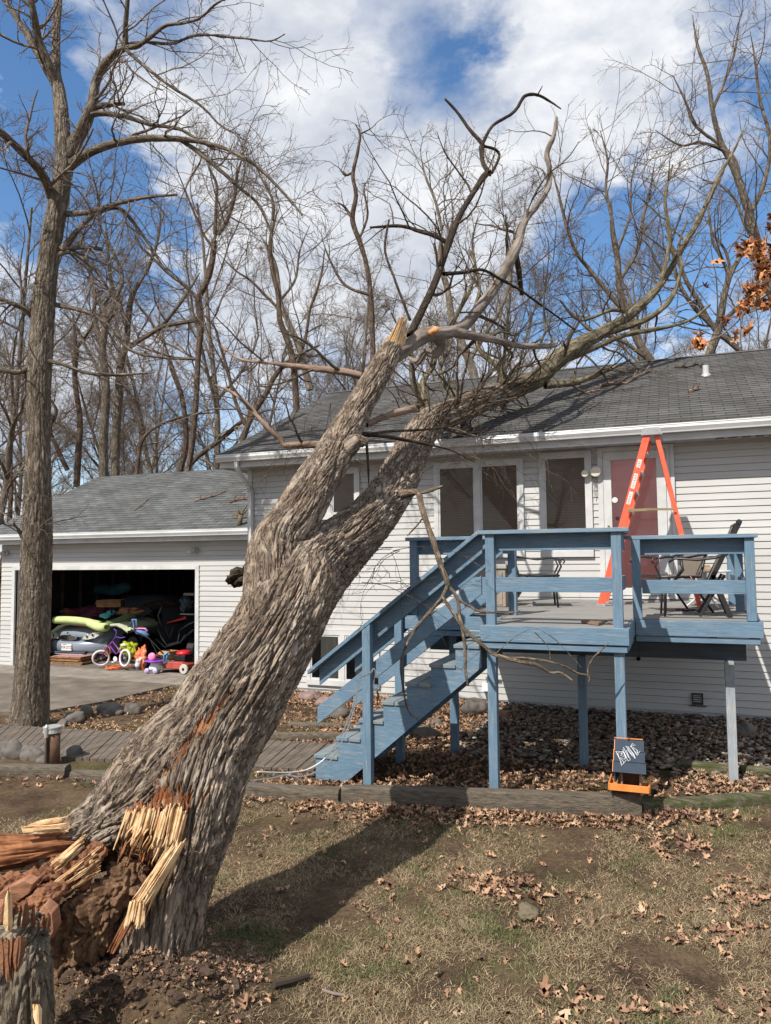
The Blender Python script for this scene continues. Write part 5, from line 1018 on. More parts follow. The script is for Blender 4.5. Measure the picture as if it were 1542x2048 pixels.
hero('oak_tree', 'tall straight bare tree with furrowed bark in front of the garage', 'tree', bk_a,
 [(58, 1447, 10.7, 38), (62, 1380, 10.7, 33), (68, 1250, 10.7, 30), (74, 1080, 10.7, 28.5), (76, 930, 10.7, 24), (77, 800, 10.8, 21.5), (84, 660, 10.9, 22), (96, 530, 11, 20), (115, 410, 11.1, 18.5), (128, 330, 11.2, 17), (126, 285, 11.2, 15), (122, 220, 11.3, 13.5), (117, 180, 11.4, 12.5), (112, 140, 11.5, 9), (112, 60, 11.8, 7.5), (118, -20, 12, 6.5)],
 [[(112, 165, 11.4, 9), (98, 130, 11.3, 8), (78, 80, 11.2, 7), (68, 30, 11, 6.5), (58, -20, 10.9, 6)],
  [(110, 170, 11.4, 8), (96, 145, 11.4, 7.5), (75, 105, 11.5, 7), (45, 55, 11.7, 6), (10, 0, 11.9, 5), (-20, -60, 12, 4)],
  [(135, 315, 11.2, 14), (150, 285, 11.2, 13), (170, 248, 11.1, 12), (184, 212, 11, 10.5), (192, 165, 11, 8), (208, 130, 10.9, 7.5), (232, 105, 10.8, 7), (249, 92, 10.7, 6), (251, 50, 10.6, 5), (257, -15, 10.5, 4)],
  [(252, 95, 10.7, 5), (275, 92, 10.6, 4.5), (300, 75, 10.5, 4), (330, 52, 10.4, 3.4), (365, 46, 10.3, 2.8), (400, 36, 10.2, 2.4), (432, 8, 10.1, 1.8), (460, -5, 10, 1.3)],
  [(256, 88, 10.7, 3), (290, 84, 10.6, 2.8), (345, 87, 10.5, 2.6), (395, 70, 10.4, 2.4), (480, 76, 10.2, 2), (538, 82, 10.1, 1.5), (570, 68, 10, 1)],
  [(250, 98, 10.7, 3), (290, 133, 10.6, 2.8), (340, 172, 10.5, 2.6), (400, 210, 10.4, 2.2), (440, 250, 10.3, 1.6), (480, 270, 10.2, 1)],
  [(142, 330, 11.2, 10), (155, 320, 11.1, 9.5), (182, 303, 11, 8.5), (225, 288, 10.8, 7.5), (280, 278, 10.6, 7), (342, 277, 10.4, 6), (402, 284, 10.2, 5), (462, 302, 10, 4), (515, 334, 9.8, 3), (560, 378, 9.7, 2.4), (605, 430, 9.6, 1.4)],
  [(360, 279, 10.4, 4), (402, 308, 10.3, 4), (442, 342, 10.3, 3.8), (482, 378, 10.3, 3.4), (515, 407, 10.3, 3), (540, 460, 10.3, 2.4), (547, 505, 10.3, 1.4)],
  [(182, 228, 11, 6), (210, 227, 11, 5), (250, 233, 10.9, 4.4), (300, 249, 10.8, 4), (355, 257, 10.7, 3.4), (386, 273, 10.6, 2.6), (430, 300, 10.5, 1.5)],
  [(186, 215, 11, 6), (220, 209, 11, 5), (248, 207, 10.9, 4)],
  [(112, 410, 11.1, 11), (100, 385, 11, 10), (85, 350, 10.8, 9), (60, 320, 10.6, 8.5), (30, 290, 10.4, 8), (-5, 260, 10.2, 7), (-40, 240, 10, 6)],
  [(132, 428, 11.1, 6), (180, 424, 11, 5.5), (225, 410, 10.9, 5), (282, 396, 10.7, 4), (354, 389, 10.6, 2.5)],
  [(124, 500, 11, 7), (140, 480, 11, 6), (161, 455, 11, 5), (193, 427, 11, 4.4), (240, 418, 11, 3.6), (285, 470, 11, 2.6), (330, 540, 11, 2)],
  [(122, 500, 11, 5), (160, 495, 11, 4.5), (205, 498, 11, 3.5)],
  [(68, 636, 10.9, 6), (50, 618, 10.8, 5.5), (20, 605, 10.7, 5), (-20, 590, 10.6, 4)],
  [(100, 608, 11, 5), (160, 620, 11, 4.5), (210, 645, 11, 3.6), (260, 700, 11, 2.6), (330, 716, 11, 2), (390, 718, 11, 1.4)],
  [(60, 735, 10.8, 6), (35, 745, 10.7, 5), (0, 740, 10.6, 5), (-30, 750, 10.6, 4)],
  [(97, 722, 10.8, 4), (130, 730, 10.8, 3.5), (170, 745, 10.8, 3), (230, 750, 10.8, 2.4), (310, 745, 10.8, 1.6)],
  [(96, 520, 11, 5), (140, 505, 11, 4), (190, 540, 11, 3), (230, 600, 11, 2.4), (260, 650, 11, 1.5)],
  [(50, 1085, 10.7, 5), (38, 1062, 10.6, 3.6), (26, 1046, 10.5, 1.5)]],
 disp=.016, res=(1000, 130), seed=60, tw1=9, tw2=5, tw3=3, twl=(.35, 1.3), rmin=.0032, fu=19)
def behind(pts, D): n = len(pts); return [(a, b_, D, r*.8*(.35 if i == n-1 else 1)) for i, (a, b_, r) in enumerate(pts)]
G2 = None
hero('bare_tree', 'dark reddish brown tree forking above the right half of the garage roof', 'tree', bk_b,
 behind([(372, 965, 7), (383, 900, 7), (392, 800, 7), (396, 720, 7), (402, 650, 8), (397, 600, 8), (408, 575, 7.5), (420, 545, 7), (427, 500, 7), (431, 465, 6.5)], 22),
 [behind(p, 22) for p in ([(430, 468, 5), (432, 420, 4), (433, 370, 3.5), (420, 340, 3), (410, 315, 2)], [(436, 470, 5), (455, 440, 4.5), (470, 390, 4), (474, 350, 3.5), (490, 300, 2)], [(398, 600, 5), (370, 572, 4), (335, 545, 3.8), (300, 510, 3.4), (280, 490, 3), (262, 450, 2)], [(426, 495, 4), (408, 470, 3.2), (390, 430, 2.8), (370, 380, 2.2), (350, 330, 1.5)], [(396, 640, 5), (350, 648, 5), (320, 656, 4.5), (290, 675, 4), (262, 690, 3)], [(395, 718, 4), (350, 715, 3), (300, 700, 2.5), (250, 680, 2)])], disp=.01, res=(260, 30), seed=70, twl=(.8, 3), rmin=.0075)
hero('bare_tree', 'twin trunk tree rising behind the middle of the garage roof, its left trunk', 'tree', bk_a,
 behind([(207, 975, 11), (207, 880, 11), (212, 780, 10), (205, 700, 9), (212, 640, 8), (200, 600, 7)], 23),
 [behind(p, 23) for p in ([(205, 690, 6), (190, 640, 5), (188, 580, 4.5), (175, 520, 3.5), (160, 450, 2)], [(212, 640, 6), (235, 590, 5), (245, 555, 4.5), (225, 500, 3.5), (200, 450, 3), (190, 400, 2)], [(210, 760, 5), (175, 700, 4.5), (150, 650, 3.5), (120, 620, 2)])], disp=.01, res=(220, 30), seed=71, twl=(.8, 3), rmin=.0075)
hero('bare_tree', 'thick trunk standing just right of the twin trunk behind the garage roof', 'tree', bk_a,
 behind([(231, 975, 10), (232, 880, 10), (238, 780, 10), (243, 720, 9.5), (252, 690, 8), (262, 600, 7), (290, 550, 6)], 24),
 [behind(p, 24) for p in ([(250, 700, 7), (280, 680, 6), (320, 655, 5), (350, 620, 4.5), (375, 585, 4), (400, 545, 2.5)], [(255, 660, 6), (240, 610, 5), (222, 560, 4.5), (215, 490, 4), (210, 430, 2)], [(290, 550, 5), (310, 500, 4), (320, 450, 3), (322, 400, 2)])], disp=.01, res=(220, 30), seed=72, twl=(.8, 3), rmin=.0075)
hero('bare_tree', 'leaning dark trunk between the tall front tree and the garage ridge', 'tree', bk_b,
 behind([(153, 975, 8), (157, 900, 8), (160, 840, 7), (150, 760, 6), (152, 700, 5.5), (146, 630, 5)], 24),
 [behind(p, 24) for p in ([(135, 940, 6), (118, 905, 5.5), (100, 860, 5), (112, 820, 4), (85, 780, 3)], [(150, 700, 4), (180, 660, 3.6), (215, 600, 3), (240, 560, 2)])], disp=.01, res=(160, 24), seed=73, twl=(.8, 3), rmin=.0075)
hero('bare_tree', 'slanting trunk with a long arching limb behind the right end of the garage ridge', 'tree', bk_b,
 behind([(352, 975, 9), (362, 935, 8), (372, 880, 7), (365, 800, 6), (345, 740, 6), (330, 690, 5)], 23),
 [behind(p, 23) for p in ([(370, 940, 6), (400, 910, 6), (440, 880, 6), (475, 850, 5.5), (500, 830, 5), (530, 790, 4), (560, 740, 3)], [(330, 690, 4), (300, 640, 3.5), (270, 600, 3), (250, 540, 2)], [(272, 975, 5), (275, 930, 5), (285, 880, 4.5), (320, 850, 3.5), (380, 830, 3), (440, 825, 2)])], disp=.01, res=(160, 24), seed=74, twl=(.8, 3), rmin=.0075)
hero('bare_tree', 'dark many limbed tree behind the left end of the house roof', 'tree', bk_b,
 behind([(596, 860, 9), (592, 800, 8), (588, 740, 8), (578, 690, 8), (560, 640, 7), (556, 590, 6), (545, 540, 6), (540, 490, 5), (548, 440, 5)], 21),
 [behind(p, 21) for p in ([(546, 440, 4), (545, 400, 3.4), (520, 350, 2.6), (500, 300, 1.6)], [(560, 620, 4), (530, 590, 3.6), (500, 560, 3), (470, 540, 2.4), (430, 500, 1.6)], [(480, 900, 7), (500, 840, 7), (530, 790, 6.5), (555, 745, 6), (590, 715, 5), (640, 690, 4)], [(490, 850, 5), (470, 800, 4.5), (455, 740, 4), (440, 690, 3.5), (425, 640, 2.4)], [(588, 740, 5), (610, 680, 4), (620, 620, 3.5), (640, 560, 3), (650, 500, 2)])], disp=.01, res=(200, 30), seed=75, twl=(.8, 3), rmin=.0075)
hero('bare_tree', 'crooked dead snag rising behind the split limb at mid sky', 'tree', bk_b,
 behind([(748, 760, 7), (745, 680, 7), (742, 600, 6.5), (735, 540, 6), (722, 490, 6), (705, 440, 6), (712, 390, 5), (706, 350, 4.5), (716, 300, 4), (720, 268, 3), (708, 245, 1.5)], 19),
 [behind(p, 19) for p in ([(706, 345, 3), (690, 350, 2.6), (678, 335, 2)], [(706, 440, 3.5), (690, 415, 3), (676, 405, 2)], [(718, 480, 3), (735, 430, 2.8), (728, 380, 2), (735, 360, 1.4)], [(720, 268, 2), (740, 258, 1.6), (752, 248, 1.2)], [(740, 590, 4), (690, 570, 3.4), (660, 520, 2.8), (645, 480, 1.8)])], disp=.01, res=(200, 30), seed=76, twl=(.4, 1.5), tw1=4, rmin=.006)
hero('bare_tree', 'slender light trunk twisting up behind the split limb', 'tree', bk_c,
 behind([(620, 780, 9), (600, 700, 8), (575, 640, 7), (560, 600, 6), (553, 540, 5), (538, 500, 4.5), (520, 470, 3.5)], 22),
 [behind(p, 22) for p in ([(560, 600, 4), (590, 560, 3), (600, 500, 2.4), (620, 450, 1.6)], [(540, 510, 3), (545, 460, 2.6), (560, 410, 2)])], disp=.01, res=(160, 26), seed=77, twl=(.8, 3), rmin=.0075)
hero('bare_tree', 'tree with spreading grey limbs behind the ridge near the vent pipe', 'tree', bk_a,
 behind([(1412, 735, 12), (1422, 700, 11), (1434, 668, 10), (1442, 630, 9), (1451, 579, 7.5), (1462, 545, 6.5), (1476, 520, 5.5), (1492, 480, 5)], 22),
 [behind(p, 22) for p in ([(1434, 660, 7), (1405, 632, 6), (1385, 610, 5.5), (1362, 575, 5), (1350, 540, 4.5), (1345, 500, 4), (1330, 450, 2.6)], [(1500, 720, 8), (1478, 700, 7), (1455, 680, 7), (1430, 660, 6), (1395, 600, 6), (1372, 560, 5), (1348, 500, 4.5), (1330, 470, 3)], [(1440, 650, 6), (1470, 620, 5.5), (1500, 590, 5), (1522, 555, 4), (1542, 540, 3)], [(1450, 580, 5), (1455, 545, 4.5), (1440, 510, 4), (1425, 480, 3.4), (1420, 430, 2.5)], [(1462, 545, 4), (1450, 500, 3.4), (1425, 465, 3), (1415, 420, 2.4)])], disp=.01, res=(160, 30), seed=78, twl=(.8, 3), rmin=.0075)
hero('bare_tree', 'large tree at the right edge whose limbs climb to the top right corner', 'tree', bk_a,
 behind([(1600, 740, 14), (1570, 660, 13), (1545, 590, 12), (1520, 510, 11), (1502, 440, 10), (1480, 370, 8.5), (1460, 320, 7.5), (1440, 280, 6.5), (1425, 220, 5.5), (1415, 150, 4.5), (1395, 90, 3.5), (1385, 30, 2.5)], 19),
 [behind(p, 19) for p in ([(1480, 370, 5), (1470, 320, 4.5), (1440, 290, 4), (1390, 250, 3.6), (1370, 200, 3), (1345, 150, 2)], [(1500, 430, 6), (1530, 360, 5), (1540, 280, 4.4), (1520, 200, 4), (1510, 120, 3), (1500, 60, 2)], [(1425, 220, 4), (1450, 160, 3.4), (1470, 100, 2.8), (1480, 30, 2)], [(1460, 320, 5), (1445, 300, 4.4), (1400, 285, 3.5), (1360, 290, 2.8), (1310, 260, 1.8)], [(1545, 600, 7), (1560, 500, 6), (1575, 400, 5), (1560, 300, 4), (1545, 200, 3), (1555, 100, 2)], [(1520, 500, 5), (1490, 450, 4), (1470, 400, 3.4), (1440, 370, 2.6), (1400, 360, 1.6)])], disp=.01, res=(240, 34), seed=79, twl=(.7, 2.4), tw1=8, rmin=.0065)
hero('bare_tree', 'pale leaning trunk behind the roof ridge under the fallen limb', 'tree', bk_c,
 behind([(960, 800, 11), (945, 740, 10.5), (925, 690, 10), (905, 640, 9), (895, 580, 8), (880, 520, 7), (884, 460, 6)], 21),
 [behind(p, 21) for p in ([(905, 640, 6), (935, 590, 5), (950, 540, 4), (945, 480, 3), (960, 420, 2)], [(884, 460, 4), (870, 400, 3.5), (850, 350, 2.6), (840, 300, 1.6)], [(940, 720, 6), (975, 660, 5.5), (1000, 620, 4.5), (1020, 560, 3.5), (1015, 500, 2.5)], [(884, 500, 4), (905, 440, 3), (900, 380, 2)])], disp=.01, res=(160, 30), seed=80, twl=(.8, 3), rmin=.0075)
hero('bare_tree', 'tree with many upright limbs right of centre behind the ridge', 'tree', bk_a,
 behind([(1330, 760, 11), (1300, 720, 10), (1275, 680, 9.5), (1262, 640, 9), (1240, 580, 7.5), (1235, 520, 7), (1225, 460, 6), (1222, 400, 5)], 23),
 [behind(p, 23) for p in ([(1225, 440, 4), (1212, 380, 3.4), (1215, 320, 2.8), (1200, 260, 2)], [(1262, 640, 6), (1220, 590, 5.5), (1180, 540, 5), (1150, 500, 4.5), (1130, 440, 4), (1115, 380, 3), (1100, 330, 2)], [(1240, 560, 5), (1275, 500, 4.5), (1285, 440, 4), (1300, 380, 3), (1310, 320, 2)], [(1300, 720, 6), (1240, 680, 5), (1180, 660, 4), (1140, 620, 3)], [(1235, 500, 4), (1260, 430, 3), (1262, 370, 2.4), (1275, 300, 1.6)])], disp=.01, res=(160, 30), seed=81, twl=(.8, 3), tw1=8, rmin=.0075)
# oak sprig with dead leaves reaching in from the right
def leaf_mesh(rs, C_, S_, up=None, droop=True, flat=0.0):
    # lobed oak leaf: N leaves at C_ with size S_, random attitude; flat=1 keeps them lying on the ground
    h = np.array([(0, 0), (.05, .10), (.20, .17), (.11, .26), (.30, .42), (.13, .48), (.30, .70), (.12, .72), (.12, .90), (0, 1.0)])
    ring = np.vstack([h, (h[1:-1]*[-1, 1])[::-1]]); cen = np.array([[0, .3], [0, .6]])
    pts = np.vstack([ring, cen]); m = len(pts); nr = len(ring)
    tri = []
    for i in range(nr):
        j = (i+1) % nr; ymid = (ring[i, 1]+ring[j, 1])/2; tri.append((i, j, nr if ymid < .45 else nr+1))
    tri += [(5, nr, nr+1), (nr, nr-5, nr+1)]; tri = np.array(tri)
    n = len(C_); x = pts[:, 0][None]*S_[:, None]; y = (pts[:, 1]-.45)[None]*S_[:, None]
    curl = rs.uniform(.5, 3.2, n)[:, None]*rs.choice([-1, 1, 1], n)[:, None]; c2 = rs.uniform(-1.6, 1.6, n)[:, None]
    z = curl*x*x/S_[:, None]*1.2+c2*y*y/S_[:, None]+rs.normal(size=(n, m))*.035*S_[:, None]
    L_ = np.stack([x, y, z], -1)
    a = rs.uniform(0, 2*np.pi, n); tl = (rs.normal(size=n)*.35 if flat else rs.uniform(0, 3.1, n)); t2 = (rs.normal(size=n)*.35 if flat else rs.uniform(0, 3.1, n))
    def rot(ax, t):
        c, s = np.cos(t), np.sin(t); M_ = np.zeros((n, 3, 3)); i, j = {'x': (1, 2), 'y': (0, 2), 'z': (0, 1)}[ax]
        for k in range(3): M_[:, k, k] = 1
        M_[:, i, i] = c; M_[:, j, j] = c; M_[:, i, j] = -s; M_[:, j, i] = s; return M_
    Mx = rot('z', a)@rot('x', tl)@rot('y', t2)
    V = np.einsum('nij,nmj->nmi', Mx, L_)+C_[:, None]; Fc = (tri[None]+np.arange(n)[:, None, None]*m).reshape(-1, 3)
    tint = np.repeat(rs.rand(n, 3)[:, None], m, 1)
    return V.reshape(-1, 3), Fc, tint.reshape(-1, 3)
def leaf_mat(name, stops, transl=.0):
    mt = bpy.data.materials.new(name); mt.use_nodes = True; t = mt.node_tree; b = t.nodes['Principled BSDF']; b.inputs['Roughness'].default_value = .75; b.inputs['Specular IOR Level'].default_value = .25
    at = N(t, 'ShaderNodeAttribute', attribute_name='tint'); se = N(t, 'ShaderNodeSeparateXYZ'); L(t, at, se, 'Vector'); r = ramp(t, stops); L(t, se, r)
    L(t, r, b, 0, 'Base Color'); return mt
leafm = leaf_mat('fallen_oak_leaf', [(0, (.08, .045, .03)), (.2, (.18, .10, .068)), (.5, (.33, .19, .112)), (.85, (.44, .275, .168)), (1, (.50, .35, .235))])
leafo = leaf_mat('hanging_oak_leaf', [(0, (.16, .05, .02)), (.4, (.38, .15, .055)), (1, (.56, .27, .12))])
rs = np.random.RandomState(13); LP = []
spr = thing('oak_sprig', 'leafy oak branch tips with dry orange leaves reaching in from the right edge', 'branch', P(1560, 560, 4.5))
for (px, py, sx, sy, n) in [(1510, 500, 26, 20, 60), (1530, 540, 22, 22, 40), (1515, 580, 28, 14, 30), (1495, 605, 18, 10, 14), (1535, 610, 12, 10, 14), (1398, 690, 13, 9, 24), (1397, 672, 5, 5, 3), (1434, 523, 5, 3, 1), (1455, 640, 8, 6, 4), (1472, 672, 6, 8, 5), (1487, 660, 5, 6, 2), (1474, 625, 6, 10, 4), (1416, 572, 4, 4, 1), (1545, 460, 10, 30, 10)]:
    for _ in range(n): LP.append(P(px+rs.normal()*sx*.6, py+rs.normal()*sy*.6, 4.5+rs.normal()*.12))
LP = np.array(LP); v, f_, t3 = leaf_mesh(rs, LP, rs.uniform(.05, .095, len(LP)))
tag(mesh_np('leaf_clusters', v, f_, leafo, spr, col=t3), kind='stuff')
path_part('twig', twm, [[(1580, 560, 4.5, 4), (1540, 585, 4.5, 3), (1500, 612, 4.5, 2.4), (1478, 640, 4.5, 1.8), (1440, 672, 4.5, 1.4), (1400, 690, 4.5, 1)], [(1580, 520, 4.5, 3), (1545, 500, 4.5, 3), (1515, 495, 4.5, 2), (1480, 478, 4.5, 1)], [(1540, 585, 4.5, 2), (1500, 580, 4.5, 1.4), (1480, 605, 4.5, 1)], [(1478, 640, 4.5, 1), (1474, 625, 4.5, .8), (1418, 575, 4.5, .5)], [(1400, 690, 4.5, .8), (1360, 712, 4.5, .6)]], k=6, n=30, disp=.0, parent=spr)

# ------------------------------------------------------------------ ground cover
def seg_d(x, y, a, b_):
    a, b_ = np.array(a[:2]), np.array(b_[:2]); d = b_-a; t = np.clip(((x-a[0])*d[0]+(y-a[1])*d[1])/(d@d), 0, 1); return np.hypot(x-a[0]-t*d[0], y-a[1]-t*d[1])
rs = np.random.RandomState(17)
def line_y(x):                                      # the line of the front timbers on the ground
    xp = [gp(-60, 1553), gp(128, 1557), gp(430, 1590), gp(682, 1612), gp(1284, 1629), gp(1288, 1631), gp(1620, 1602)]
    return np.interp(x, [p[0] for p in xp], [p[1] for p in xp])
def walk_in(x, y):
    return (y > np.interp(x, [a0_[0], a1_[0]], [a0_[1], a1_[1]])-.03) & (y < np.interp(x, [f0[0], f1[0]], [f0[1], f1[1]])+.03) & (x < a1_[0]+.1)
DE = [(e[3][0]-6, e[3][1]-.2), (e[3][0], e[3][1]), (e[2][0], e[2][1]), (e[1][0], e[1][1]), (e[0][0], e[0][1]), (-7.95, 12)]
def drive_in(x, y): return y > np.interp(x, [p[0] for p in DE], [p[1] for p in DE])+0.02
def house_in(x, y): return ((y > W-.03) & (x > HX0)) | ((y > 11.9) & (x <= HX0)) | (drive_in(x, y) & (x < -7.95))
xs_, ys_, sz_ = [], [], []
def scat(n, x0, x1, y0, y1, fn, s0=.07, s1=.13):
    x = rs.uniform(x0, x1, n); y = rs.uniform(y0, y1, n); k = fn(x, y) > rs.rand(n); x, y = x[k], y[k]; k = ~house_in(x, y); xs_.append(x[k]); ys_.append(y[k]); sz_.append(rs.uniform(s0, s1, k.sum()))
pn = lambda x, y, s, o=0: perlin(np.stack([x*s, y*s, x*0+o], -1))
gravel_in = lambda x, y: (x > -2.55) & (y > 8.75-.25*(x < -1)) & (y < W)
# bed between timbers and house
scat(17000, -4.6, 2.4, 6.4, 11.7, lambda x, y: (y > line_y(x)+.16)*(~walk_in(x, y))*np.where(gravel_in(x, y), .25+.6*(pn(x, y, 1.2) > .15), 1.)*(.6+.8*pn(x, y, 1.1, 3)), .06, .115)
scat(9000, -9.5, -2.6, 7.2, 11.7, lambda x, y: (np.where(walk_in(x, y), .12, 1))*(y > line_y(x)+.2)*(.45+1.2*pn(x, y, 1.0, 7)), .05, .10)
scat(3000, -7, -3.2, 10.6, 11.66, lambda x, y: np.ones_like(x), .06, .11)
# drift against the lawn side of the timbers
scat(13000, -3.4, 1.6, 5.4, 7.4, lambda x, y: np.clip(1.15-(line_y(x)-y)/.42, 0, 1)*(y < line_y(x))*(.55+.45*(x > -2.4)), .065, .12)
scat(2600, -8, -3.2, 4.5, 7.6, lambda x, y: np.clip(1-(line_y(x)-y)/.45, 0, 1)*(y < line_y(x))*.7, .06, .11)
scat(7000, -2.2, 1.6, 3.2, 6.9, lambda x, y: np.clip((pn(x, y, .85, 5)-.12)*1.6, 0, .55)*(y < line_y(x))+.012, .07, .125)
scat(4500, -4, 1.5, 3.2, 6.6, lambda x, y: .05+.1*(pn(x, y, 2, 8) > .3), .05, .10)
scat(900, -14, -7, 7, 12, lambda x, y: np.ones_like(x)*.3, .05, .09)
for (px, py, sx, sy, n) in [(985, 1775, 60, 22, 70), (1075, 1850, 50, 14, 16), (1480, 1790, 50, 30, 70), (1470, 1860, 50, 14, 34), (1360, 1880, 30, 20, 14), (900, 1765, 60, 18, 14), (1340, 1690, 60, 20, 70), (1300, 1830, 40, 14, 16)]:
    for _ in range(n):
        q = gp(px+rs.normal()*sx*.6, py+rs.normal()*sy*.6); xs_.append(np.array([q[0]])); ys_.append(np.array([q[1]])); sz_.append(np.array([rs.uniform(.06, .12)]))
x = np.concatenate(xs_); y = np.concatenate(ys_); S_ = np.concatenate(sz_)*.88*(.62+.55*rs.rand(len(x)))
nm_ = 2600; px_ = rs.normal(size=nm_)*120+290; py_ = rs.normal(size=nm_)*55+1975; mq_ = np.array([gp(a, b_) for a, b_ in zip(px_, py_)]); k = (px_ < 540) & (py_ > 1890); x = np.concatenate([x, mq_[k, 0]]); y = np.concatenate([y, mq_[k, 1]]); S_ = np.concatenate([S_, rs.uniform(.012, .05, k.sum())])
z = gz(x, y)+.012+rs.rand(len(x))*.035*np.where(y > line_y(x)-.35, 1, .3); C_ = np.stack([x, y, z], -1)
v, f_, t3 = leaf_mesh(rs, C_, S_, flat=1)
tag(mesh_np('leaf_litter', v, f_, leafm, None, col=t3), 'brown fallen oak leaves covering the beds and scattered over the lawn', 'leaves', kind='stuff')
# gravel under the deck
n = 6500; x = rs.uniform(-2.7, 2.6, n); y = rs.uniform(8.3, W-.02, n); k = (gravel_in(x, y) | (rs.rand(n) < .25)); x, y = x[k], y[k]; n = len(x)
ico = MB().rock((0, 0, 0), 1, 1, 1, 3, .2, 1); iv = np.array(ico.v); fi = np.array(ico.f); s = rs.uniform(.018, .045, n)[:, None]*np.array([1, .8, .5])*rs.uniform(.7, 1.3, (n, 3)); a = rs.uniform(0, 6.28, n)
v = iv[None]*s[:, None]*(1+rs.normal(size=(n, len(iv), 1))*.08); v = np.stack([v[..., 0]*np.cos(a)[:, None]-v[..., 1]*np.sin(a)[:, None], v[..., 0]*np.sin(a)[:, None]+v[..., 1]*np.cos(a)[:, None], v[..., 2]], -1)
v += np.stack([x, y, gz(x, y)+.015+rs.rand(n)*.03], -1)[:, None]; f_ = (fi[None]+np.arange(n)[:, None, None]*len(iv)).reshape(-1, 3)
gravm = leaf_mat('river_gravel', [(0, (.06, .043, .034)), (.4, (.14, .11, .088)), (.8, (.235, .195, .16)), (1, (.36, .32, .27))])
tag(mesh_np('gravel', v.reshape(-1, 3), f_, gravm, None, col=np.repeat(rs.rand(n, 3)[:, None], len(iv), 1).reshape(-1, 3), smooth=True), 'brown and grey river gravel under the deck', 'gravel', kind='stuff')
# grass: short dry blades with green tufts
n = 560000; dd = 3.0+rs.rand(n)**1.5*4.6; an = rs.uniform(-R(29), R(30), n)+YAW
x = -np.sin(an)*dd*1.02; y = np.cos(an)*dd*1.02
k = (y < line_y(x)+.05)*(~walk_in(x, y))*((x < -9) | True); pat = pn(x, y, 1.6, 2)+.6*pn(x, y, 5, 4); k = k.astype(bool); thatch = pat < -.30+.60*rs.rand(n); k = k & (~thatch | (rs.rand(n) < .5)) & (((x-MC[0])/.6)**2+((y-MC[1])/.4)**2 > 1.1*rs.rand(n))
x, y = x[k], y[k]; thatch = thatch[k]; n = len(x); green = (~thatch) & ((pn(x, y, 1.3, 11)+.7*pn(x, y, 4, 12)+.35*rs.rand(n)) > .43)
h = np.where(thatch, .3, 1.)*rs.uniform(.006, .027, n)*(1+.6*pn(x, y, 3, 21))*np.where(green, 1.25, 1.); w_ = rs.uniform(.0011, .0022, n)*(1+np.hypot(x, y)*.05); a = rs.uniform(0, 6.28, n); ln = rs.uniform(.3, 2.2, n)*h*np.where(green, .6, np.where(thatch, 5, 1.5)); da = rs.uniform(0, 6.28, n)
b0 = np.stack([x, y, gz(x, y)-.004], -1); dx = np.stack([np.cos(a)*w_, np.sin(a)*w_, a*0], -1); ld = np.stack([np.cos(da)*ln, np.sin(da)*ln, a*0], -1); up_ = np.stack([a*0, a*0, h], -1)
v = np.stack([b0-dx, b0+dx, b0+ld*.35+up_*.62+dx*.8, b0+ld*.35+up_*.62-dx*.8, b0+ld+up_], 1).reshape(-1, 3); o = np.arange(n)[:, None]*5
f_ = np.vstack([o+np.array([[0, 1, 2]]), o+np.array([[0, 2, 3]]), o+np.array([[3, 2, 4]])])
tt = np.zeros((n, 3)); tt[:, 0] = np.where(green, .62+.38*rs.rand(n), np.where(thatch, .2, .55)*rs.rand(n)); tt = np.repeat(tt[:, None], 5, 1).reshape(-1, 3)
grm = leaf_mat('grass_blade', [(0, (.10, .068, .044)), (.12, (.17, .12, .075)), (.3, (.29, .215, .125)), (.52, (.42, .33, .20)), (.6, (.17, .165, .075)), (.8, (.115, .13, .05)), (1, (.15, .165, .07))])
tag(mesh_np('grass', v, f_, grm, None, col=tt), 'short dry straw coloured lawn grass with green tufts', 'grass', kind='stuff')
# ------------------------------------------------------------------ the step ladder on the deck
LY = 10.15
alum = mat('aluminium', (.42, .43, .44), (.55, .56, .57), scale=9, rough=.4, metal=.6)
lad = thing('step_ladder', 'tall orange fibreglass step ladder standing open on the deck before the red door', 'ladder', (-.35, LY, DZ))
top = onY(1303, 862, LY); tx, tz = top[0], top[2]; lx_, rx_ = onY(1201, 1210, LY)[0], onY(1400, 1213, LY)[0]
def rail_c(mb, p, q, w_, d_, t=.008, face=1):      # C channel: web toward the camera side
    mb.beam(p, q, d_, t, up=(0, 1, 0)) if False else None
for yy, nm in ((LY, 'front_rail'), (LY+.58, 'front_rail')):
    mb = MB(); mb.beam((lx_, yy, DZ+.002), (tx-.05, yy, tz-.02), .088, .008, up=(0, 1, 0)); 
    d_ = Vector((tx-.05-lx_, 0, tz-.02-DZ)).normalized(); nrm = Vector((-d_.z, 0, d_.x))
    for sg in (-1, 1):
        o_ = nrm*.042*sg; mb.beam(Vector((lx_, yy+.016, DZ+.002))+o_, Vector((tx-.05, yy+.016, tz-.02))+o_, .006, .03, up=(0, 1, 0))
    mb.build(nm, orange_m, lad)
for yy in (LY+.03, LY+.55):
    mb = MB(); mb.beam((rx_, yy, DZ+.002), (tx+.055, yy, tz-.02), .052, .008, up=(0, 1, 0)); d_ = Vector((tx+.055-rx_, 0, tz-.02-DZ)).normalized(); nrm = Vector((-d_.z, 0, d_.x))
    for sg in (-1, 1):
        o_ = nrm*.025*sg; mb.beam(Vector((rx_, yy+.014, DZ+.002))+o_, Vector((tx+.055, yy+.014, tz-.02))+o_, .006, .026, up=(0, 1, 0))
    mb.build('rear_rail', orange_m, lad)
mb = MB(); mb.prism([(tx-.135, tz-.055), (tx+.135, tz-.055), (tx+.10, tz+.045), (tx-.10, tz+.045)], LY-.03, LY+.62, 'y'); cap = mb.build('top_cap', mat('ladder_cap', (.27, .28, .29), (.34, .35, .36), scale=8, rough=.5), lad, bevel=.006)
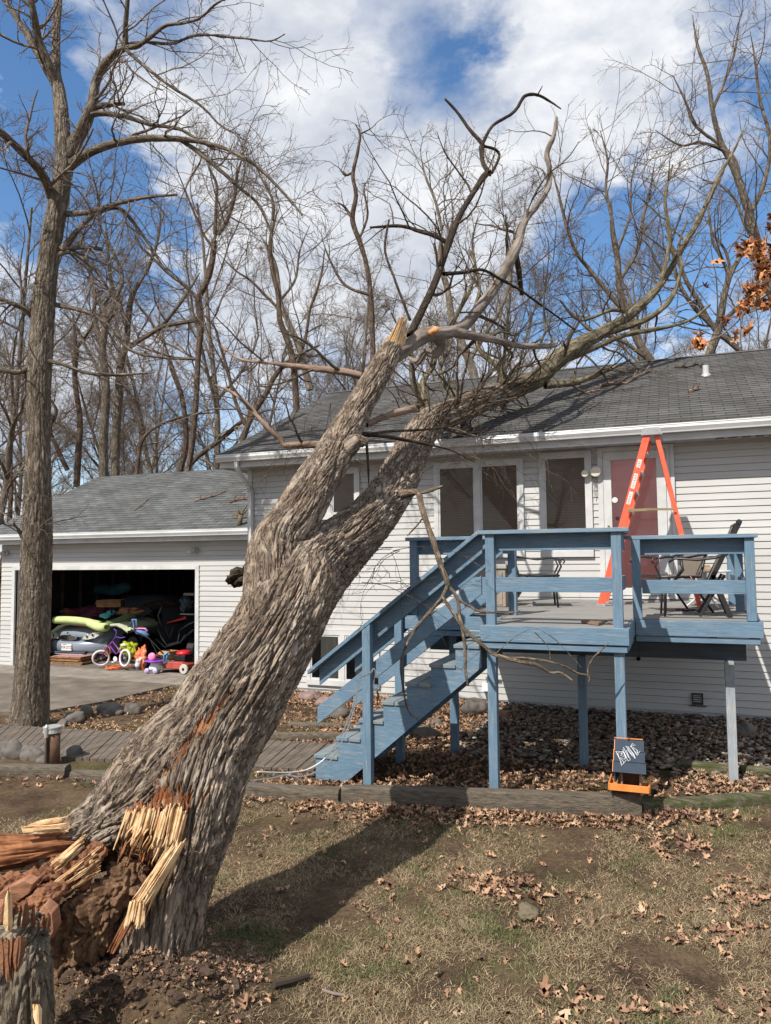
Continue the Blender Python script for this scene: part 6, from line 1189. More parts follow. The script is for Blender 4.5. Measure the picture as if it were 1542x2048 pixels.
for dx, dz in ((-.09, -.03), (-.055, .01), (.06, .01), (.09, -.03)):
    mb = MB(); mb.lathe((tx+dx, LY-.034, tz+dz), [(.008, 0), (.008, .006)], 8, 'y'); mb.build('rivet', alum, cap)
for k in range(1, 9):
    u = k/9.0; x = lx_+(tx-.05-lx_)*u; z = DZ+(tz-DZ-.02)*u; mb = MB(); mb.box(x-.02, x+.07, LY+.012, LY+.57, z-.012, z); mb.box(x+.064, x+.07, LY+.012, LY+.57, z-.035, z-.013); mb.build('step', orange_m if False else alum, lad)
for u in (.12, .35, .62):
    x = rx_+(tx+.055-rx_)*u; z = DZ+(tz-DZ)*u; mb = MB(); mb.beam((x, LY+.04, z), (x, LY+.55, z), .03, .012); mb.build('rear_brace', alum, lad)
u0 = .535; xa = lx_+(tx-.05-lx_)*.47; za = DZ+(tz-DZ)*.47; xb = rx_+(tx+.055-rx_)*.47
za = onY(1262, 1021, LY)[2]; ua = (za-DZ)/(tz-DZ); xa = lx_+(tx-.05-lx_)*ua; xb = rx_+(tx+.055-rx_)*ua
mb = MB(); mb.beam((xa+.02, LY-.012, za), ((xa+xb)/2, LY-.012, za+.008), .004, .035, up=(0, 0, 1)); mb.beam(((xa+xb)/2-.03, LY-.017, za+.008), (xb, LY-.017, za-.002), .004, .028, up=(0, 0, 1)); mb.build('spreader', mat('brassy_steel', (.30, .24, .12), (.42, .35, .2), scale=12, rough=.4, metal=.7), lad)
for yy in (LY, LY+.58):
    mb = MB(); mb.box(lx_-.05, lx_+.06, yy-.006, yy+.05, DZ+.001, DZ+.03); mb.build('foot', alum, lad)
for px, py, h in ((1279, 927, .055), (1270, 962, .10), (1258, 996, .085)):
    q = onY(px, py, LY-.006); d_ = Vector((tx-.05-lx_, 0, tz-.02-DZ)).normalized(); c = Vector((lx_, LY-.006, DZ))+d_*((q[2]-DZ)/d_.z); mb = MB(); mb.beam(c-d_*h, c+d_*h, .05, .002, up=(0, 1, 0)); s_ = mb.build('label_sticker', mat('sticker_paper', (.66, .64, .58), rough=.6), lad)
    mb = MB(); nr = Vector((-d_.z, 0, d_.x))
    for k in range(int(h*80)):
        cc = c+d_*(-h*.8+k*.022); w_ = .016*random.uniform(.5, 1); mb.beam(cc-nr*w_+Vector((0, -.002, 0)), cc+nr*w_+Vector((0, -.002, 0)), .006, .001, up=(0, 1, 0))
    mb.build('label_print', mat('print_grey', (.12, .1, .1)), s_)

# ------------------------------------------------------------------ patio furniture
def patio_chair(x, y, rz, label, back=1.05, rec=.42, seat=.43):
    c = thing('patio_chair', label, 'chair', (x, y, DZ), 'patio chairs on the deck', world=False, rotz=rz)
    w_ = .27; bx0, bz0 = -.24, seat-.02; bx1, bz1 = bx0-rec, back
    mb = MB(); n = 10
    for i in range(n):
        u0, u1 = i/n, (i+1)/n; f = lambda u: (.26-.50*u, seat+.015*math.sin(u*3.1)*-1)
        (xa, za), (xb, zb) = f(u0), f(u1); mb.add([(xa, -w_, za), (xa, w_, za), (xb, w_, zb), (xb, -w_, zb)], [(0, 1, 2, 3)])
    mb.build('seat', sling_m, c, smooth=True)
    mb = MB()
    for i in range(n):
        u0, u1 = i/n, (i+1)/n; f = lambda u: (bx0+(bx1-bx0)*u+.03*math.sin(u*3.1), bz0+(bz1-bz0)*u)
        (xa, za), (xb, zb) = f(u0), f(u1); mb.add([(xa, -w_, za), (xa, w_, za), (xb, w_, zb), (xb, -w_, zb)], [(0, 1, 2, 3)])
    mb.build('backrest', sling_m, c, smooth=True)
    for s in (-1, 1):
        mb = MB(); mb.tube([(.27, s*w_, seat-.02), (.0, s*w_, seat-.02), (bx0, s*w_, bz0), (bx0+(bx1-bx0)*.5+.03, s*w_, bz0+(bz1-bz0)*.5), (bx1, s*w_, bz1)], .017, 8); mb.build('side_frame', black_m, c, smooth=True)
        mb = MB(); mb.tube([(.25, s*(w_+.03), 0), (.235, s*(w_+.03), .2), (.25, s*(w_+.02), seat), (.30, s*(w_+.03), seat+.10), (.26, s*(w_+.04), seat+.20), (.18, s*(w_+.04), seat+.215), (.0, s*(w_+.04), seat+.19), (bx0-.08, s*(w_+.01), seat+.24)], .013, 8); mb.build('arm', black_m, c, smooth=True)
        mb = MB(); mb.tube([(.26, s*(w_+.04), seat+.20), (.33, s*(w_+.04), seat+.19), (.345, s*(w_+.04), seat+.155), (.32, s*(w_+.04), seat+.14)], .011, 6); mb.build('arm_scroll', black_m, c, smooth=True)
        mb = MB(); mb.tube([(-.10, s*(w_+.03), seat), (-.22, s*(w_+.035), .2), (-.36, s*(w_+.04), 0)], .014, 8); mb.build('leg', black_m, c, smooth=True)
    mb = MB(); mb.tube([(bx1, -w_, bz1), (bx1, w_, bz1)], .017, 8); mb.build('top_bar', black_m, c); mb = MB(); mb.tube([(.27, -w_, seat-.02), (.27, w_, seat-.02)], .015, 8); mb.build('front_bar', black_m, c)
    return c
q = onZ(1075, 1212, DZ); patio_chair(q[0], q[1], R(12), 'dark framed sling patio chair at the left seen between the deck rails', rec=.20, back=.92)
q = onZ(1345, 1224, DZ); patio_chair(q[0]-.02, q[1]+.1, R(205), 'scroll armed sling chair turned away behind the white table', rec=.18, back=.86)
# tall folding recliner
rc = thing('patio_chair', 'large reclined sling chair with a thick black frame at the right end of the deck', 'chair', (.42, 8.85, DZ), 'patio chairs on the deck')
zz = lambda px, py, yy: onY(px, py, yy)
Y1, Y2 = 8.6, 9.15
for yy in (Y1, Y2):
    a_, b_, c_ = zz(1478, 1046, Y1), zz(1428, 1160, Y1), zz(1458, 1236, Y1)
    mb = MB(); mb.beam((a_[0], yy, a_[2]), (zz(1420, 1165, Y1)[0]-.0, yy, zz(1420, 1165, Y1)[2]), .05, .022, up=(0, 1, 0)); mb.build('back_rail', black_m, rc, bevel=.004)
    p1, p2 = zz(1425, 1150, Y1), zz(1462, 1238, Y1); mb = MB(); mb.beam((p1[0], yy, p1[2]), (p2[0], yy, DZ+.005), .05, .022, up=(0, 1, 0)); mb.build('leg', black_m, rc, bevel=.004)
    p1, p2 = zz(1450, 1150, Y1), zz(1400, 1235, Y1); mb = MB(); mb.beam((p1[0], yy+.03, p1[2]), (p2[0], yy+.03, DZ+.005), .03, .018, up=(0, 1, 0)); mb.build('leg', black_m, rc, bevel=.003)
    mb = MB(); mb.tube([zz(1456, 1108, Y1)+np.array([0, yy-Y1, 0]), zz(1430, 1116, Y1)+np.array([0, yy-Y1, 0]), zz(1395, 1120, Y1)+np.array([0, yy-Y1, 0]), zz(1350, 1117, Y1)+np.array([0, yy-Y1, 0]), zz(1338, 1124, Y1)+np.array([0, yy-Y1, 0])], .013, 8); mb.build('arm', black_m, rc, smooth=True)
    mb = MB(); mb.tube([zz(1362, 1120, Y1)+np.array([0, yy-Y1, 0]), zz(1366, 1140, Y1)+np.array([0, yy-Y1, 0]), zz(1350, 1160, Y1)+np.array([0, yy-Y1, 0]), zz(1330, 1190, Y1)+np.array([0, yy-Y1, 0]), zz(1330, 1237, Y1)+np.array([0, yy-Y1, 0])], .014, 8); mb.build('arm_support', black_m, rc, smooth=True)
A_, B_, C2 = zz(1470, 1052, Y1), zz(1418, 1165, Y1), zz(1340, 1155, Y1)
mb = MB(); mb.add([(A_[0]-.015, Y1+.03, A_[2]), (A_[0]-.015, Y2-.03, A_[2]), (B_[0], Y2-.03, B_[2]), (B_[0], Y1+.03, B_[2])], [(0, 1, 2, 3)]); mb.build('backrest', sling_m, rc)
mb = MB(); mb.add([(C2[0], Y1+.03, C2[2]-.02), (C2[0], Y2-.03, C2[2]-.02), (B_[0], Y2-.03, B_[2]), (B_[0], Y1+.03, B_[2])], [(0, 1, 2, 3)]); mb.build('seat', sling_m, rc)
mb = MB(); mb.tube([(A_[0]+.01, Y1, A_[2]+.01), (A_[0]+.01, Y2, A_[2]+.01)], .024, 10); mb.build('top_bar', black_m, rc)
mb = MB(); q = zz(1478, 1044, Y1); mb.lathe((q[0], Y1-.02, q[2]), [(.022, 0), (.03, .01), (.03, .04), (.02, .05)], 14, 'y'); mb.build('knob', black_m, rc)
tb = onZ(1412, 1214, DZ); tbl = thing('patio_table', 'small white round patio table with splayed metal legs', 'table', (tb[0], tb[1], DZ))
zt = onY(1412, 1142, tb[1])[2]; whm = mat('white_enamel', (.62, .62, .6), (.7, .7, .68), scale=5, rough=.4)
mb = MB(); mb.lathe((tb[0], tb[1], zt), [(.30, -.018), (.31, -.01), (.31, .004), (.30, .008)], 32); mb.build('table_top', whm, tbl, smooth=False)
mb = MB(); mb.tube([(tb[0], tb[1], zt-.02), (tb[0], tb[1], DZ+.24)], .022, 10); mb.build('stem', whm, tbl)
for k in range(4):
    a = k*math.pi/2+.5; ca, sa = math.cos(a), math.sin(a); mb = MB(); mb.tube([(tb[0], tb[1], DZ+.27), (tb[0]+ca*.04, tb[1]+sa*.04, DZ+.18), (tb[0]+ca*.24, tb[1]+sa*.24, DZ+.03), (tb[0]+ca*.28, tb[1]+sa*.28, DZ+.008)], .011, 8); mb.build('leg', whm, tbl, smooth=True)
mb = MB(); mb.rock((tb[0]-.08, tb[1]-.02, zt+.04), .10, .08, .04, 4, .5); mb.rock((tb[0]+.04, tb[1]-.04, zt+.035), .07, .06, .035, 5, .6); o = mb.build('debris_clump', mat('dry_debris', (.14, .09, .06), (.34, .24, .17), scale=12, rough=1, bump=1), None, loc=(tb[0], tb[1], zt), smooth=True); tag(o, 'dry brown clump of leaves and bark on the white patio table', 'debris')
mb = MB(); q = onZ(1378, 1222, DZ); r_ = random.Random(3)
for i in range(14): mb.rock((q[0]+r_.uniform(-.12, .22), q[1]+r_.uniform(-.07, .07), DZ+.012), .035, .025, .012, i, .6, 1)
o = mb.build('debris_pile', black_m, None, loc=tuple(q)); tag(o, 'dark crumbled debris on the deck boards beneath the white table', 'debris')
mb = MB(); a_, b_, c_ = onZ(1165, 1243, DZ+.02), onZ(1195, 1247, DZ+.02), onZ(1222, 1239, DZ+.03); mb.tube([a_, b_, c_], [.018, .02, .012], 8); o = mb.build('fallen_stick', peel, None, loc=tuple(a_)); tag(o, 'short curved stick lying on the front edge of the deck floor', 'stick')
# tan storage box behind the stair rail
q0, q1 = onZ(908, 1216, DZ), onZ(966, 1216, DZ); q0[1] += .3
sb = thing('storage_box', 'tan lidded storage box on the deck behind the stair rail', 'box', (q0[0], q0[1], DZ))
w_ = .62; x0 = q0[0]; y0 = q0[1]; tanm = mat('tan_plastic', (.26, .21, .17), (.32, .27, .22), scale=3, rough=.6); greym = mat('grey_plastic', (.34, .34, .32), (.4, .4, .38), scale=3, rough=.6)
mb = MB(); mb.box(x0, x0+w_, y0, y0+.45, DZ+.005, DZ+.50)
for i in range(7): mb.box(x0+.03+i*.083, x0+.08+i*.083, y0-.010, y0-.0, DZ+.03, DZ+.46)
mb.build('body', tanm, sb, bevel=.006)
mb = MB(); mb.box(x0-.02, x0+w_+.02, y0-.02, y0+.47, DZ+.502, DZ+.56); mb.build('lid', greym, sb, bevel=.01); mb = MB(); mb.box(x0-.012, x0+.03, y0-.012, y0+.03, DZ+.005, DZ+.50); mb.build('corner_post', greym, sb)

# ------------------------------------------------------------------ bird feeder on the timber
navy = mat('navy_paint', (.014, .026, .048), (.022, .038, .065), scale=5, rough=.6, spec=.25, bump=.2, bscale=60); orp = mat('orange_wood_paint', (.62, .20, .045), (.72, .27, .07), scale=6, rough=.6, bump=.2)
FY = 7.04; fb = onY(1258, 1584, FY-.15); bfz = fb[2]; fx = fb[0]
bf = thing('bird_feeder', 'navy roofed wooden bird feeder with an orange tray and white scribbled letters', 'bird feeder', (fx, FY, bfz))
W2 = .155
mb = MB(); mb.box(fx-W2-.005, fx+W2+.005, FY-.14, FY+.14, bfz, bfz+.012); mb.box(fx-W2-.005, fx+W2+.01, FY-.155, FY-.141, bfz+.002, bfz+.06); mb.box(fx-W2-.018, fx-W2-.0055, FY-.155, FY+.15, bfz+.002, bfz+.06); mb.box(fx+W2+.0055, fx+W2+.018, FY-.14, FY+.15, bfz+.002, bfz+.06); mb.build('tray', orp, bf, bevel=.002)
mb = MB(); mb.box(fx-.07, fx-.055, FY-.09, FY+.09, bfz+.013, bfz+.19); mb.box(fx+.085, fx+.10, FY-.09, FY+.09, bfz+.013, bfz+.19); mb.build('side_wall', mat('feeder_inside', (.20, .12, .08), (.30, .2, .14), scale=9), bf)
mb = MB(); mb.box(fx-.055, fx+.085, FY+.0, FY+.08, bfz+.013, bfz+.19); mb.build('back_wall', mat('feeder_back', (.05, .03, .02), (.09, .05, .035), scale=9), bf)
mb = MB(); mb.prism([(FY-.10, bfz+.06), (FY+.10, bfz+.06), (FY+.10, bfz+.18), (FY, bfz+.42), (FY-.10, bfz+.20)], fx-.125, fx-.105, 'x'); mb.build('gable_end', navy, bf)
rzt, rzb = bfz+.405, bfz+.165; fy0, fy1 = FY+.01, FY-.155
def rp(u, s, off=0): # u 0 top..1 bottom, s across
    return Vector((fx+s, fy0+(fy1-fy0)*u-off*.82, rzt+(rzb-rzt)*u+off*.57))
for k in range(3):
    mb = MB(); u0, u1 = k/3.0, (k+1)/3.0+.03; s0, s1 = -.115-.006*k, .118+.008*k+.012
    mb.hexa([rp(u1, s0, .004+.004), rp(u1, s1, .008), rp(u0, s1, .0), rp(u0, s0, .0), rp(u1, s0, .020), rp(u1, s1, .020), rp(u0, s1, .012), rp(u0, s0, .012)]); mb.build('roof_board', navy, bf)
    mb = MB(); mb.hexa([rp(u1, s0-.006, .006), rp(u1, s0-.001, .006), rp(u0, s0-.001, -.002), rp(u0, s0-.006, -.002), rp(u1, s0-.006, .022), rp(u1, s0-.001, .022), rp(u0, s0-.001, .014), rp(u0, s0-.006, .014)]); mb.build('roof_board_edge', orp, bf)
mb = MB(); mb.hexa([rp(0, -.12, 0), rp(0, .12, 0), Vector((fx+.12, FY+.17, rzb)), Vector((fx-.12, FY+.17, rzb)), rp(0, -.12, .014), rp(0, .12, .014), Vector((fx+.12, FY+.185, rzb+.01)), Vector((fx-.12, FY+.185, rzb+.01))]); mb.build('rear_roof', navy, bf)
mb = MB(); mb.box(fx-.12, fx+.12, fy0-.012, fy0+.008, rzt+.014, rzt+.019); mb.build('ridge_strip', orp, bf)
# the scribbled white outline letters on the roof boards (read off the crop: px in a 1536 wide enlargement)
def fpx(a, b_): return ((a-405)/(1130-560)*.245*.99-.115-(b_-400)/650*.058, (b_-405)/640.0)
mb = MB()
sc = [[(480, 660), (640, 660), (700, 790), (640, 790), (720, 830), (655, 945), (600, 820), (480, 665)], [(520, 690), (585, 800), (660, 745), (600, 690), (530, 690)], [(600, 620), (635, 625), (610, 670), (600, 750)], [(640, 660), (735, 800), (770, 840), (800, 800), (760, 750), (680, 625)], [(610, 570), (700, 690), (760, 770)], [(650, 540), (890, 775), (850, 700), (700, 560)], [(690, 545), (860, 720)], [(740, 560), (770, 480), (840, 520), (800, 530), (780, 510), (760, 560)], [(765, 545), (920, 720), (950, 620), (880, 625), (900, 660), (930, 650)], [(780, 560), (900, 690)], [(700, 610), (830, 735)], [(800, 560), (890, 605), (930, 700)], [(620, 650), (700, 760), (690, 800)], [(605, 790), (690, 870), (655, 925), (625, 850)]]
for pl in sc:
    pts = []
    for a, b_ in pl: s, u = fpx(a, b_); pts.append(rp(min(max(u, .02), .98), s, .0225+.0*u))
    mb.tube(pts, .0022, 4)
mb.build('scribbled_letters', mat('white_marker', (.7, .72, .74), rough=.6), bf)
mb = MB(); mb.tube([rp(.05, .0, .02), (fx+.01, FY-.02, rzt+.09), (fx+.04, FY-.02, rzt+.12)], .003, 5); mb.build('hanging_wire', black_m, bf)
# twig planted beside it
mb = MB(); q = gp(1238, 1640); mb.tube([(q[0], q[1], 0), P(1232, 1600, 7.0), P(1226, 1575, 7.02), P(1220, 1555, 7.05)], [.012, .011, .009, .005], 7); o = mb.build('standing_twig', bark_up, None, loc=tuple(q)); tag(o, 'thin upright twig leaning on the timber beside the bird feeder', 'twig')

# ------------------------------------------------------------------ capped pipe, stones, cable
q = gp(104, 1524, 0); cp = thing('well_pipe', 'rusty capped well pipe with a grey metal cap standing beside the boardwalk', 'pipe', (q[0], q[1], 0))
D_ = 6.9; zt = onY(104, 1462, q[1])[2]
mb = MB(); mb.tube([(q[0], q[1], -.1), (q[0], q[1], zt)], .085, 20); mb.build('pipe', rust_m, cp, smooth=True)
mb = MB(); mb.lathe((q[0], q[1], zt), [(.09, -.02), (.105, -.01), (.10, .03), (.105, .04), (.105, .055), (.09, .06)], 20); c_ = mb.build('cap', metal_m, cp); mb = MB(); mb.tube([(q[0]+.01, q[1]-.10, zt-.05), (q[0]+.01, q[1]-.10, zt+.06)], .025, 10); mb.tube([(q[0]+.01, q[1]-.10, zt+.06), (q[0]+.01, q[1]-.09, zt+.09)], [.022, .012], 10); mb.build('fitting', metal_m, cp)
mb = MB(); mb.tube([(q[0]+.02, q[1]-.095, zt-.05), (q[0]+.02, q[1]-.10, -.05)], .014, 8); mb.build('conduit', black_m, cp)
rsn = 0
def stone(px, py, sx, sz, label, grp=None, m_=stone_m, zf=.45):
    global rsn
    rsn += 1; q = gp(px, py, -.03); q[1] += sx*.5; zb = float(gz(q[0], q[1])); mb = MB(); mb.rock((q[0], q[1], zb+sz*zf), sx, sx*.75, sz, rsn, .28, 4); V_ = np.array(mb.v); c0 = np.array([q[0], q[1], zb+sz*zf]); l_ = perlin(V_*6+rsn)*.35+perlin(V_*14+rsn)*.18+perlin(V_*35)*.07; mb.v = [tuple(t) for t in c0+(V_-c0)*(1+l_[:, None])]; o = mb.build('stone', m_, None, loc=(q[0], q[1], zb), smooth=True); tag(o, label, 'stone', grp)
G1 = 'stones edging the driveway bed'
for a in [(138, 1442, .16, .12, 'largest grey stone in the row below the driveway edge'), (165, 1430, .15, .13, 'flat topped grey stone touching the driveway edge left of the leaning trunk'), (212, 1424, .20, .11, 'broad pale stone right of the flat topped one by the driveway'), (262, 1424, .14, .10, 'rounded stone at the right end of the driveway row'), (120, 1448, .10, .06, 'small stone at the foot of the tall bare tree')]: stone(*a[:5], G1)
G2_ = 'stones around the capped pipe'
for a in [(8, 1516, .15, .13, 'dark stone at the far left frame edge beside the boardwalk'), (45, 1518, .14, .11, 'blue grey stone left of the capped pipe, second from the frame edge'), (72, 1520, .13, .12, 'round stone touching the left side of the capped pipe'), (84, 1528, .08, .06, 'low flat stone in front of the capped pipe'), (135, 1518, .13, .10, 'pale stone right of the capped pipe')]: stone(*a[:5], G2_)
for a in [(668, 1435, .22, .13, 'flat stone half hidden by the stair rail end'), (845, 1480, .17, .11, 'stone under the middle of the stairs'), (945, 1430, .24, .16, 'large tan boulder behind the middle deck post'), (870, 1455, .10, .08, 'small stone near the far stair post'), (1490, 1478, .14, .12, 'brown rounded stone right of the faded deck post')]: stone(*a[:5])
for a in [(612, 1404, .18, .10, 'pink granite stone against the foundation left of the basement window'), (640, 1412, .16, .09, 'pink stone under the basement window'), (684, 1410, .14, .09, 'greyish pink stone below the right basement pane')]: stone(*a[:5], None, pinkstone_m)
mb = MB()
mb.rock((0, 0, 0), .001, .001, .001, 1, 0, 1); q = gp(1000, 1440); mb = MB(); mb.prism([(q[0]-.15, 0), (q[0]+.12, 0), (q[0]+.10, .07), (q[0]-.12, .08)], q[1], q[1]+.2, 'y'); o = mb.build('brick', mat('red_brick', (.25, .11, .08), (.33, .17, .13), scale=8, rough=.9), None, loc=tuple(q), bevel=.006); tag(o, 'reddish brick lying under the deck near the front post', 'brick')
# white cable tied to the stair post
cb = thing('cable', 'white plastic coated cable tied to the stair post and trailing to the leaning trunk', 'cable', P(740, 1340, 6.55))
def cable(nm, pts, r=.0065): mb = MB(); c = crom([tuple(P(a, b_, D)) for a, b_, D in pts], 60); mb.tube([tuple(p) for p in c], r, 6); mb.build(nm, rope_m, cb, smooth=True)
cable('strand', [(718, 1356, 6.62), (728, 1352, 6.58), (741, 1345, 6.55), (748, 1337, 6.6), (752, 1350, 6.62), (756, 1364, 6.62)]); cable('strand', [(719, 1358, 6.6), (712, 1392, 6.55), (700, 1430, 6.45), (680, 1475, 6.3), (655, 1512, 6.15), (620, 1537, 6.0), (580, 1545, 5.8), (515, 1544, 5.5)], .006)
cable('strand', [(719, 1358, 6.6), (714, 1395, 6.55), (702, 1438, 6.4), (684, 1482, 6.25), (662, 1520, 6.1), (630, 1545, 5.9), (600, 1553, 5.7), (570, 1550, 5.6), (545, 1556, 5.5), (500, 1561, 5.3)], .006); cable('loop', [(752, 1340, 6.6), (750, 1356, 6.6), (747, 1372, 6.6), (751, 1382, 6.6), (756, 1374, 6.6), (755, 1360, 6.6)]); cable('tail', [(570, 1550, 5.6), (590, 1554, 5.65), (602, 1562, 5.7)], .006)
mb = MB(); mb.tube([P(753, 1356, 6.58), P(753, 1368, 6.58)], .018, 8); mb.build('clip', black_m, cb)
mb = MB(); mb.tube([P(754, 1382, 6.6), P(757, 1392, 6.6), P(754, 1402, 6.6)], [.008, .012, .007], 6); mb.build('chain', mat('rusty_chain', (.2, .12, .07), rough=.6, metal=.5), cb)
# broken branch pieces: on the garage roof, on the house roof, on the lawn
def roofpt(px, py, ye, ze, k, up_=.03): q = on_roof(px, py, ye, ze, k); q[2] += up_; return q
b0 = roofpt(484, 1052, GYE, GZE, GK); br = thing('broken_branch', 'broken mossy branch stub with twigs lodged on the garage roof by the downspout', 'branch', tuple(b0))
mb = MB(); Db = float((b0-CAM)@cf)
pp = lambda a, b_, d=0: P(a, b_, Db+d)
mb.tube([pp(479, 1054), pp(480, 1040), pp(482, 1030)], [.05, .05, .045], 10); mb.build('stub', bark_up, br, smooth=True)
for pts in ([(482, 1032), (487, 1020), (494, 1010)], [(482, 1032), (476, 1022), (475, 1014)], [(480, 1034), (472, 1036), (464, 1034)], [(483, 1036), (490, 1034), (496, 1036)], [(481, 1030), (478, 1030), (468, 1028)], [(484, 1028), (490, 1024), (497, 1016)]):
    mb = MB(); mb.tube([pp(*p) for p in pts], [.03, .02, .01], 6); mb.build('twig', bark_up, br, smooth=True)
def debris(nm, label, pts, r, ye=YE, ze=ZE, k=KS, m_=peel):
    P0 = [roofpt(a, b_, ye, ze, k, .03+.02*(i % 2)) for i, (a, b_) in enumerate(pts)]; mb = MB(); n = len(P0); mb.tube(P0, [r*(1-.6*i/n) for i in range(n)], 6)
    for i in range(n-1):
        a = Vector(P0[i]); d = Vector(P0[i+1])-a
        for s in (-1, 1): mb.tube([a+d*.5, a+d*.5+Vector((d.x*.5, d.y*.5+s*.12, .08+d.z*.5))], [r*.5, r*.2], 4)
    o = mb.build(nm, m_, None, loc=tuple(P0[0])); tag(o, label, 'branch')
debris('fallen_stick', 'long pale stick lying on the house roof right of the fallen limb', [(1200, 774), (1225, 772), (1252, 770), (1275, 757), (1300, 745)], .03)
debris('fallen_stick', 'reddish stick on the house roof just below the pale one', [(1130, 772), (1145, 769), (1160, 772)], .035, m_=heart)
debris('fallen_stick', 'short twig on the house roof near the gutter', [(1172, 789), (1188, 787), (1200, 783)], .02)
debris('fallen_stick', 'dark thin branch running up to the roof vent pipe', [(1350, 737), (1375, 740), (1396, 731), (1408, 742)], .02, m_=bark_dark)
debris('fallen_stick', 'small dry leafy twig in the middle of the house roof', [(1378, 787), (1390, 784), (1400, 781)], .03)
debris('fallen_stick', 'long forked twig on the right half of the garage roof', [(388, 1005), (410, 1000), (432, 993), (452, 985)], .022, GYE, GZE, GK)
debris('fallen_stick', 'bare twig low on the middle of the garage roof', [(270, 1022), (285, 1012), (296, 1000)], .014, GYE, GZE, GK)
debris('fallen_stick', 'reddish stick on the garage roof beside the downspout', [(458, 1008), (478, 1003), (496, 1001)], .022, GYE, GZE, GK, m_=heart)
def ground_stick(label, pts, r, m_, nm='fallen_stick'):
    P0 = [gp(a, b_) for a, b_ in pts]; P0 = [np.array([p[0], p[1], float(gz(p[0], p[1]))+r+.01]) for p in P0]; mb = MB(); mb.tube(P0, [r*(1-.5*i/len(P0)) for i in range(len(P0))], 7); o = mb.build(nm, m_, None, loc=tuple(P0[0])); tag(o, label, 'stick')
ground_stick('brown bark strip lying on the lawn right of the soil mound', [(548, 1992), (580, 1980), (618, 1964)], .022, bark_dark); ground_stick('pale green grey twig on the lawn near the bottom edge', [(645, 1990), (668, 1996), (690, 1998)], .009, bare_wood)
ground_stick('straw coloured twig crossing the soil mound', [(335, 1945), (360, 1975), (385, 2002)], .006, bare_wood); ground_stick('dark stick lying down the middle of the soil mound', [(235, 1915), (250, 1945), (270, 1968)], .010, peel); ground_stick('stick at the lower part of the soil mound', [(310, 1985), (322, 2012), (338, 2045)], .008, peel)
q = gp(1052, 1845); mb = MB(); mb.rock((q[0], q[1]+.05, .015), .04, .085, .03, 44, .5, 4); V_ = np.array(mb.v); c0 = np.array([q[0], q[1]+.05, .015]); mb.v = [tuple(t) for t in c0+(V_-c0)*(1+.7*perlin(V_*30)+.4*np.abs(perlin(V_*70)))[:, None]]; o = mb.build('bark_piece', bark_up, None, loc=tuple(q), smooth=True); tag(o, 'chunk of mossy bark lying among leaves in the middle of the lawn', 'bark')

# ------------------------------------------------------------------ what stands in the open garage
gz0 = -.03
def gq(px, py, Y_=13.2): return onY(px, py, Y_)
carp = mat('blue_grey_car_paint', (.22, .26, .32), (.24, .28, .34), scale=2, rough=.25, metal=.15, spec=.8)
chrome = mat('chrome', (.6, .6, .6), rough=.12, metal=1); lampg = mat('headlight_glass', (.42, .43, .40), (.68, .68, .62), scale=30, rough=.1, spec=.8, metal=.3); blackp = mat('black_plastic', (.012, .012, .014), rough=.5)
cx0 = gq(147, 1290, 13.6)[0]; cw = .90; cy = 13.6
car = thing('parked_car', 'blue grey saloon car parked nose out in the garage under foam and junk', 'car', (cx0, cy+2, gz0))
# loft: cross sections along y from the nose back
secs = []
for (yy, hw, zl, zh, cr_w) in [(0, .62, .22, .58, .3), (.05, .74, .20, .66, .45), (.18, .82, .18, .73, .6), (.45, .87, .18, .82, .66), (.9, .89, .18, .90, .7), (1.35, .90, .18, .97, .72), (1.8, .90, .18, 1.22, .66), (2.3, .90, .18, 1.42, .60), (3.4, .89, .18, 1.44, .58), (4.0, .88, .2, 1.15, .6), (4.7, .80, .3, .98, .6)]:
    pts = []
    for i in range(17):
        a = math.pi*i/16; ca, sa = math.cos(a), math.sin(a); x = hw*math.copysign(abs(ca)**.45, ca); z = zl+(zh-zl)*abs(sa)**.55
        if z > zl+(zh-zl)*.75: x *= 1-.12*(z-zl-(zh-zl)*.75)/(zh-zl)*4*.5
        pts.append((cx0+x, cy+yy-.10*(1-abs(ca))*(yy < .5), gz0+z))
    secs.append(pts)
mb = MB(); n = 17
for pts in secs: mb.v += pts
for i in range(len(secs)-1):
    for j in range(n-1): mb.f.append((i*n+j, i*n+j+1, (i+1)*n+j+1, (i+1)*n+j))
mb.f.append(tuple(range(n))); body = mb.build('body', carp, car, smooth=True)
fy_ = cy-.115
prof = [(.06, .17), (-.01, .19), (-.05, .25), (-.075, .33), (-.07, .42), (-.03, .47), (.05, .50), (.16, .52)]
mb = MB(); nb_ = 25
for i in range(nb_):
    x = -.86+1.72*i/(nb_-1); yb = fy_+.03+.30*abs(x/.86)**2.6
    for dy, z in prof: mb.v.append((cx0+x, yb+dy, gz0+z))
mb.f += [(i*8+j, (i+1)*8+j, (i+1)*8+j+1, i*8+j+1) for i in range(nb_-1) for j in range(7)]
mb.build('front_bumper', carp, car, smooth=True)
mb = MB(); mb.box(cx0-.50, cx0+.50, fy_-.052, fy_+.03, gz0+.205, gz0+.255); mb.build('lower_intake', blackp, car, bevel=.01)
mb = MB(); mb.box(cx0-.50, cx0+.50, fy_-.056, fy_-.05, gz0+.228, gz0+.236); mb.build('intake_bar', carp, car)
mb = MB(); mb.tube([(cx0-.70, fy_+.10, gz0+.20), (cx0-.4, fy_-.03, gz0+.185), (cx0, fy_-.05, gz0+.18), (cx0+.4, fy_-.03, gz0+.185), (cx0+.70, fy_+.10, gz0+.20)], .018, 8); mb.build('bumper_lip', carp, car, smooth=True)
gx = -.06
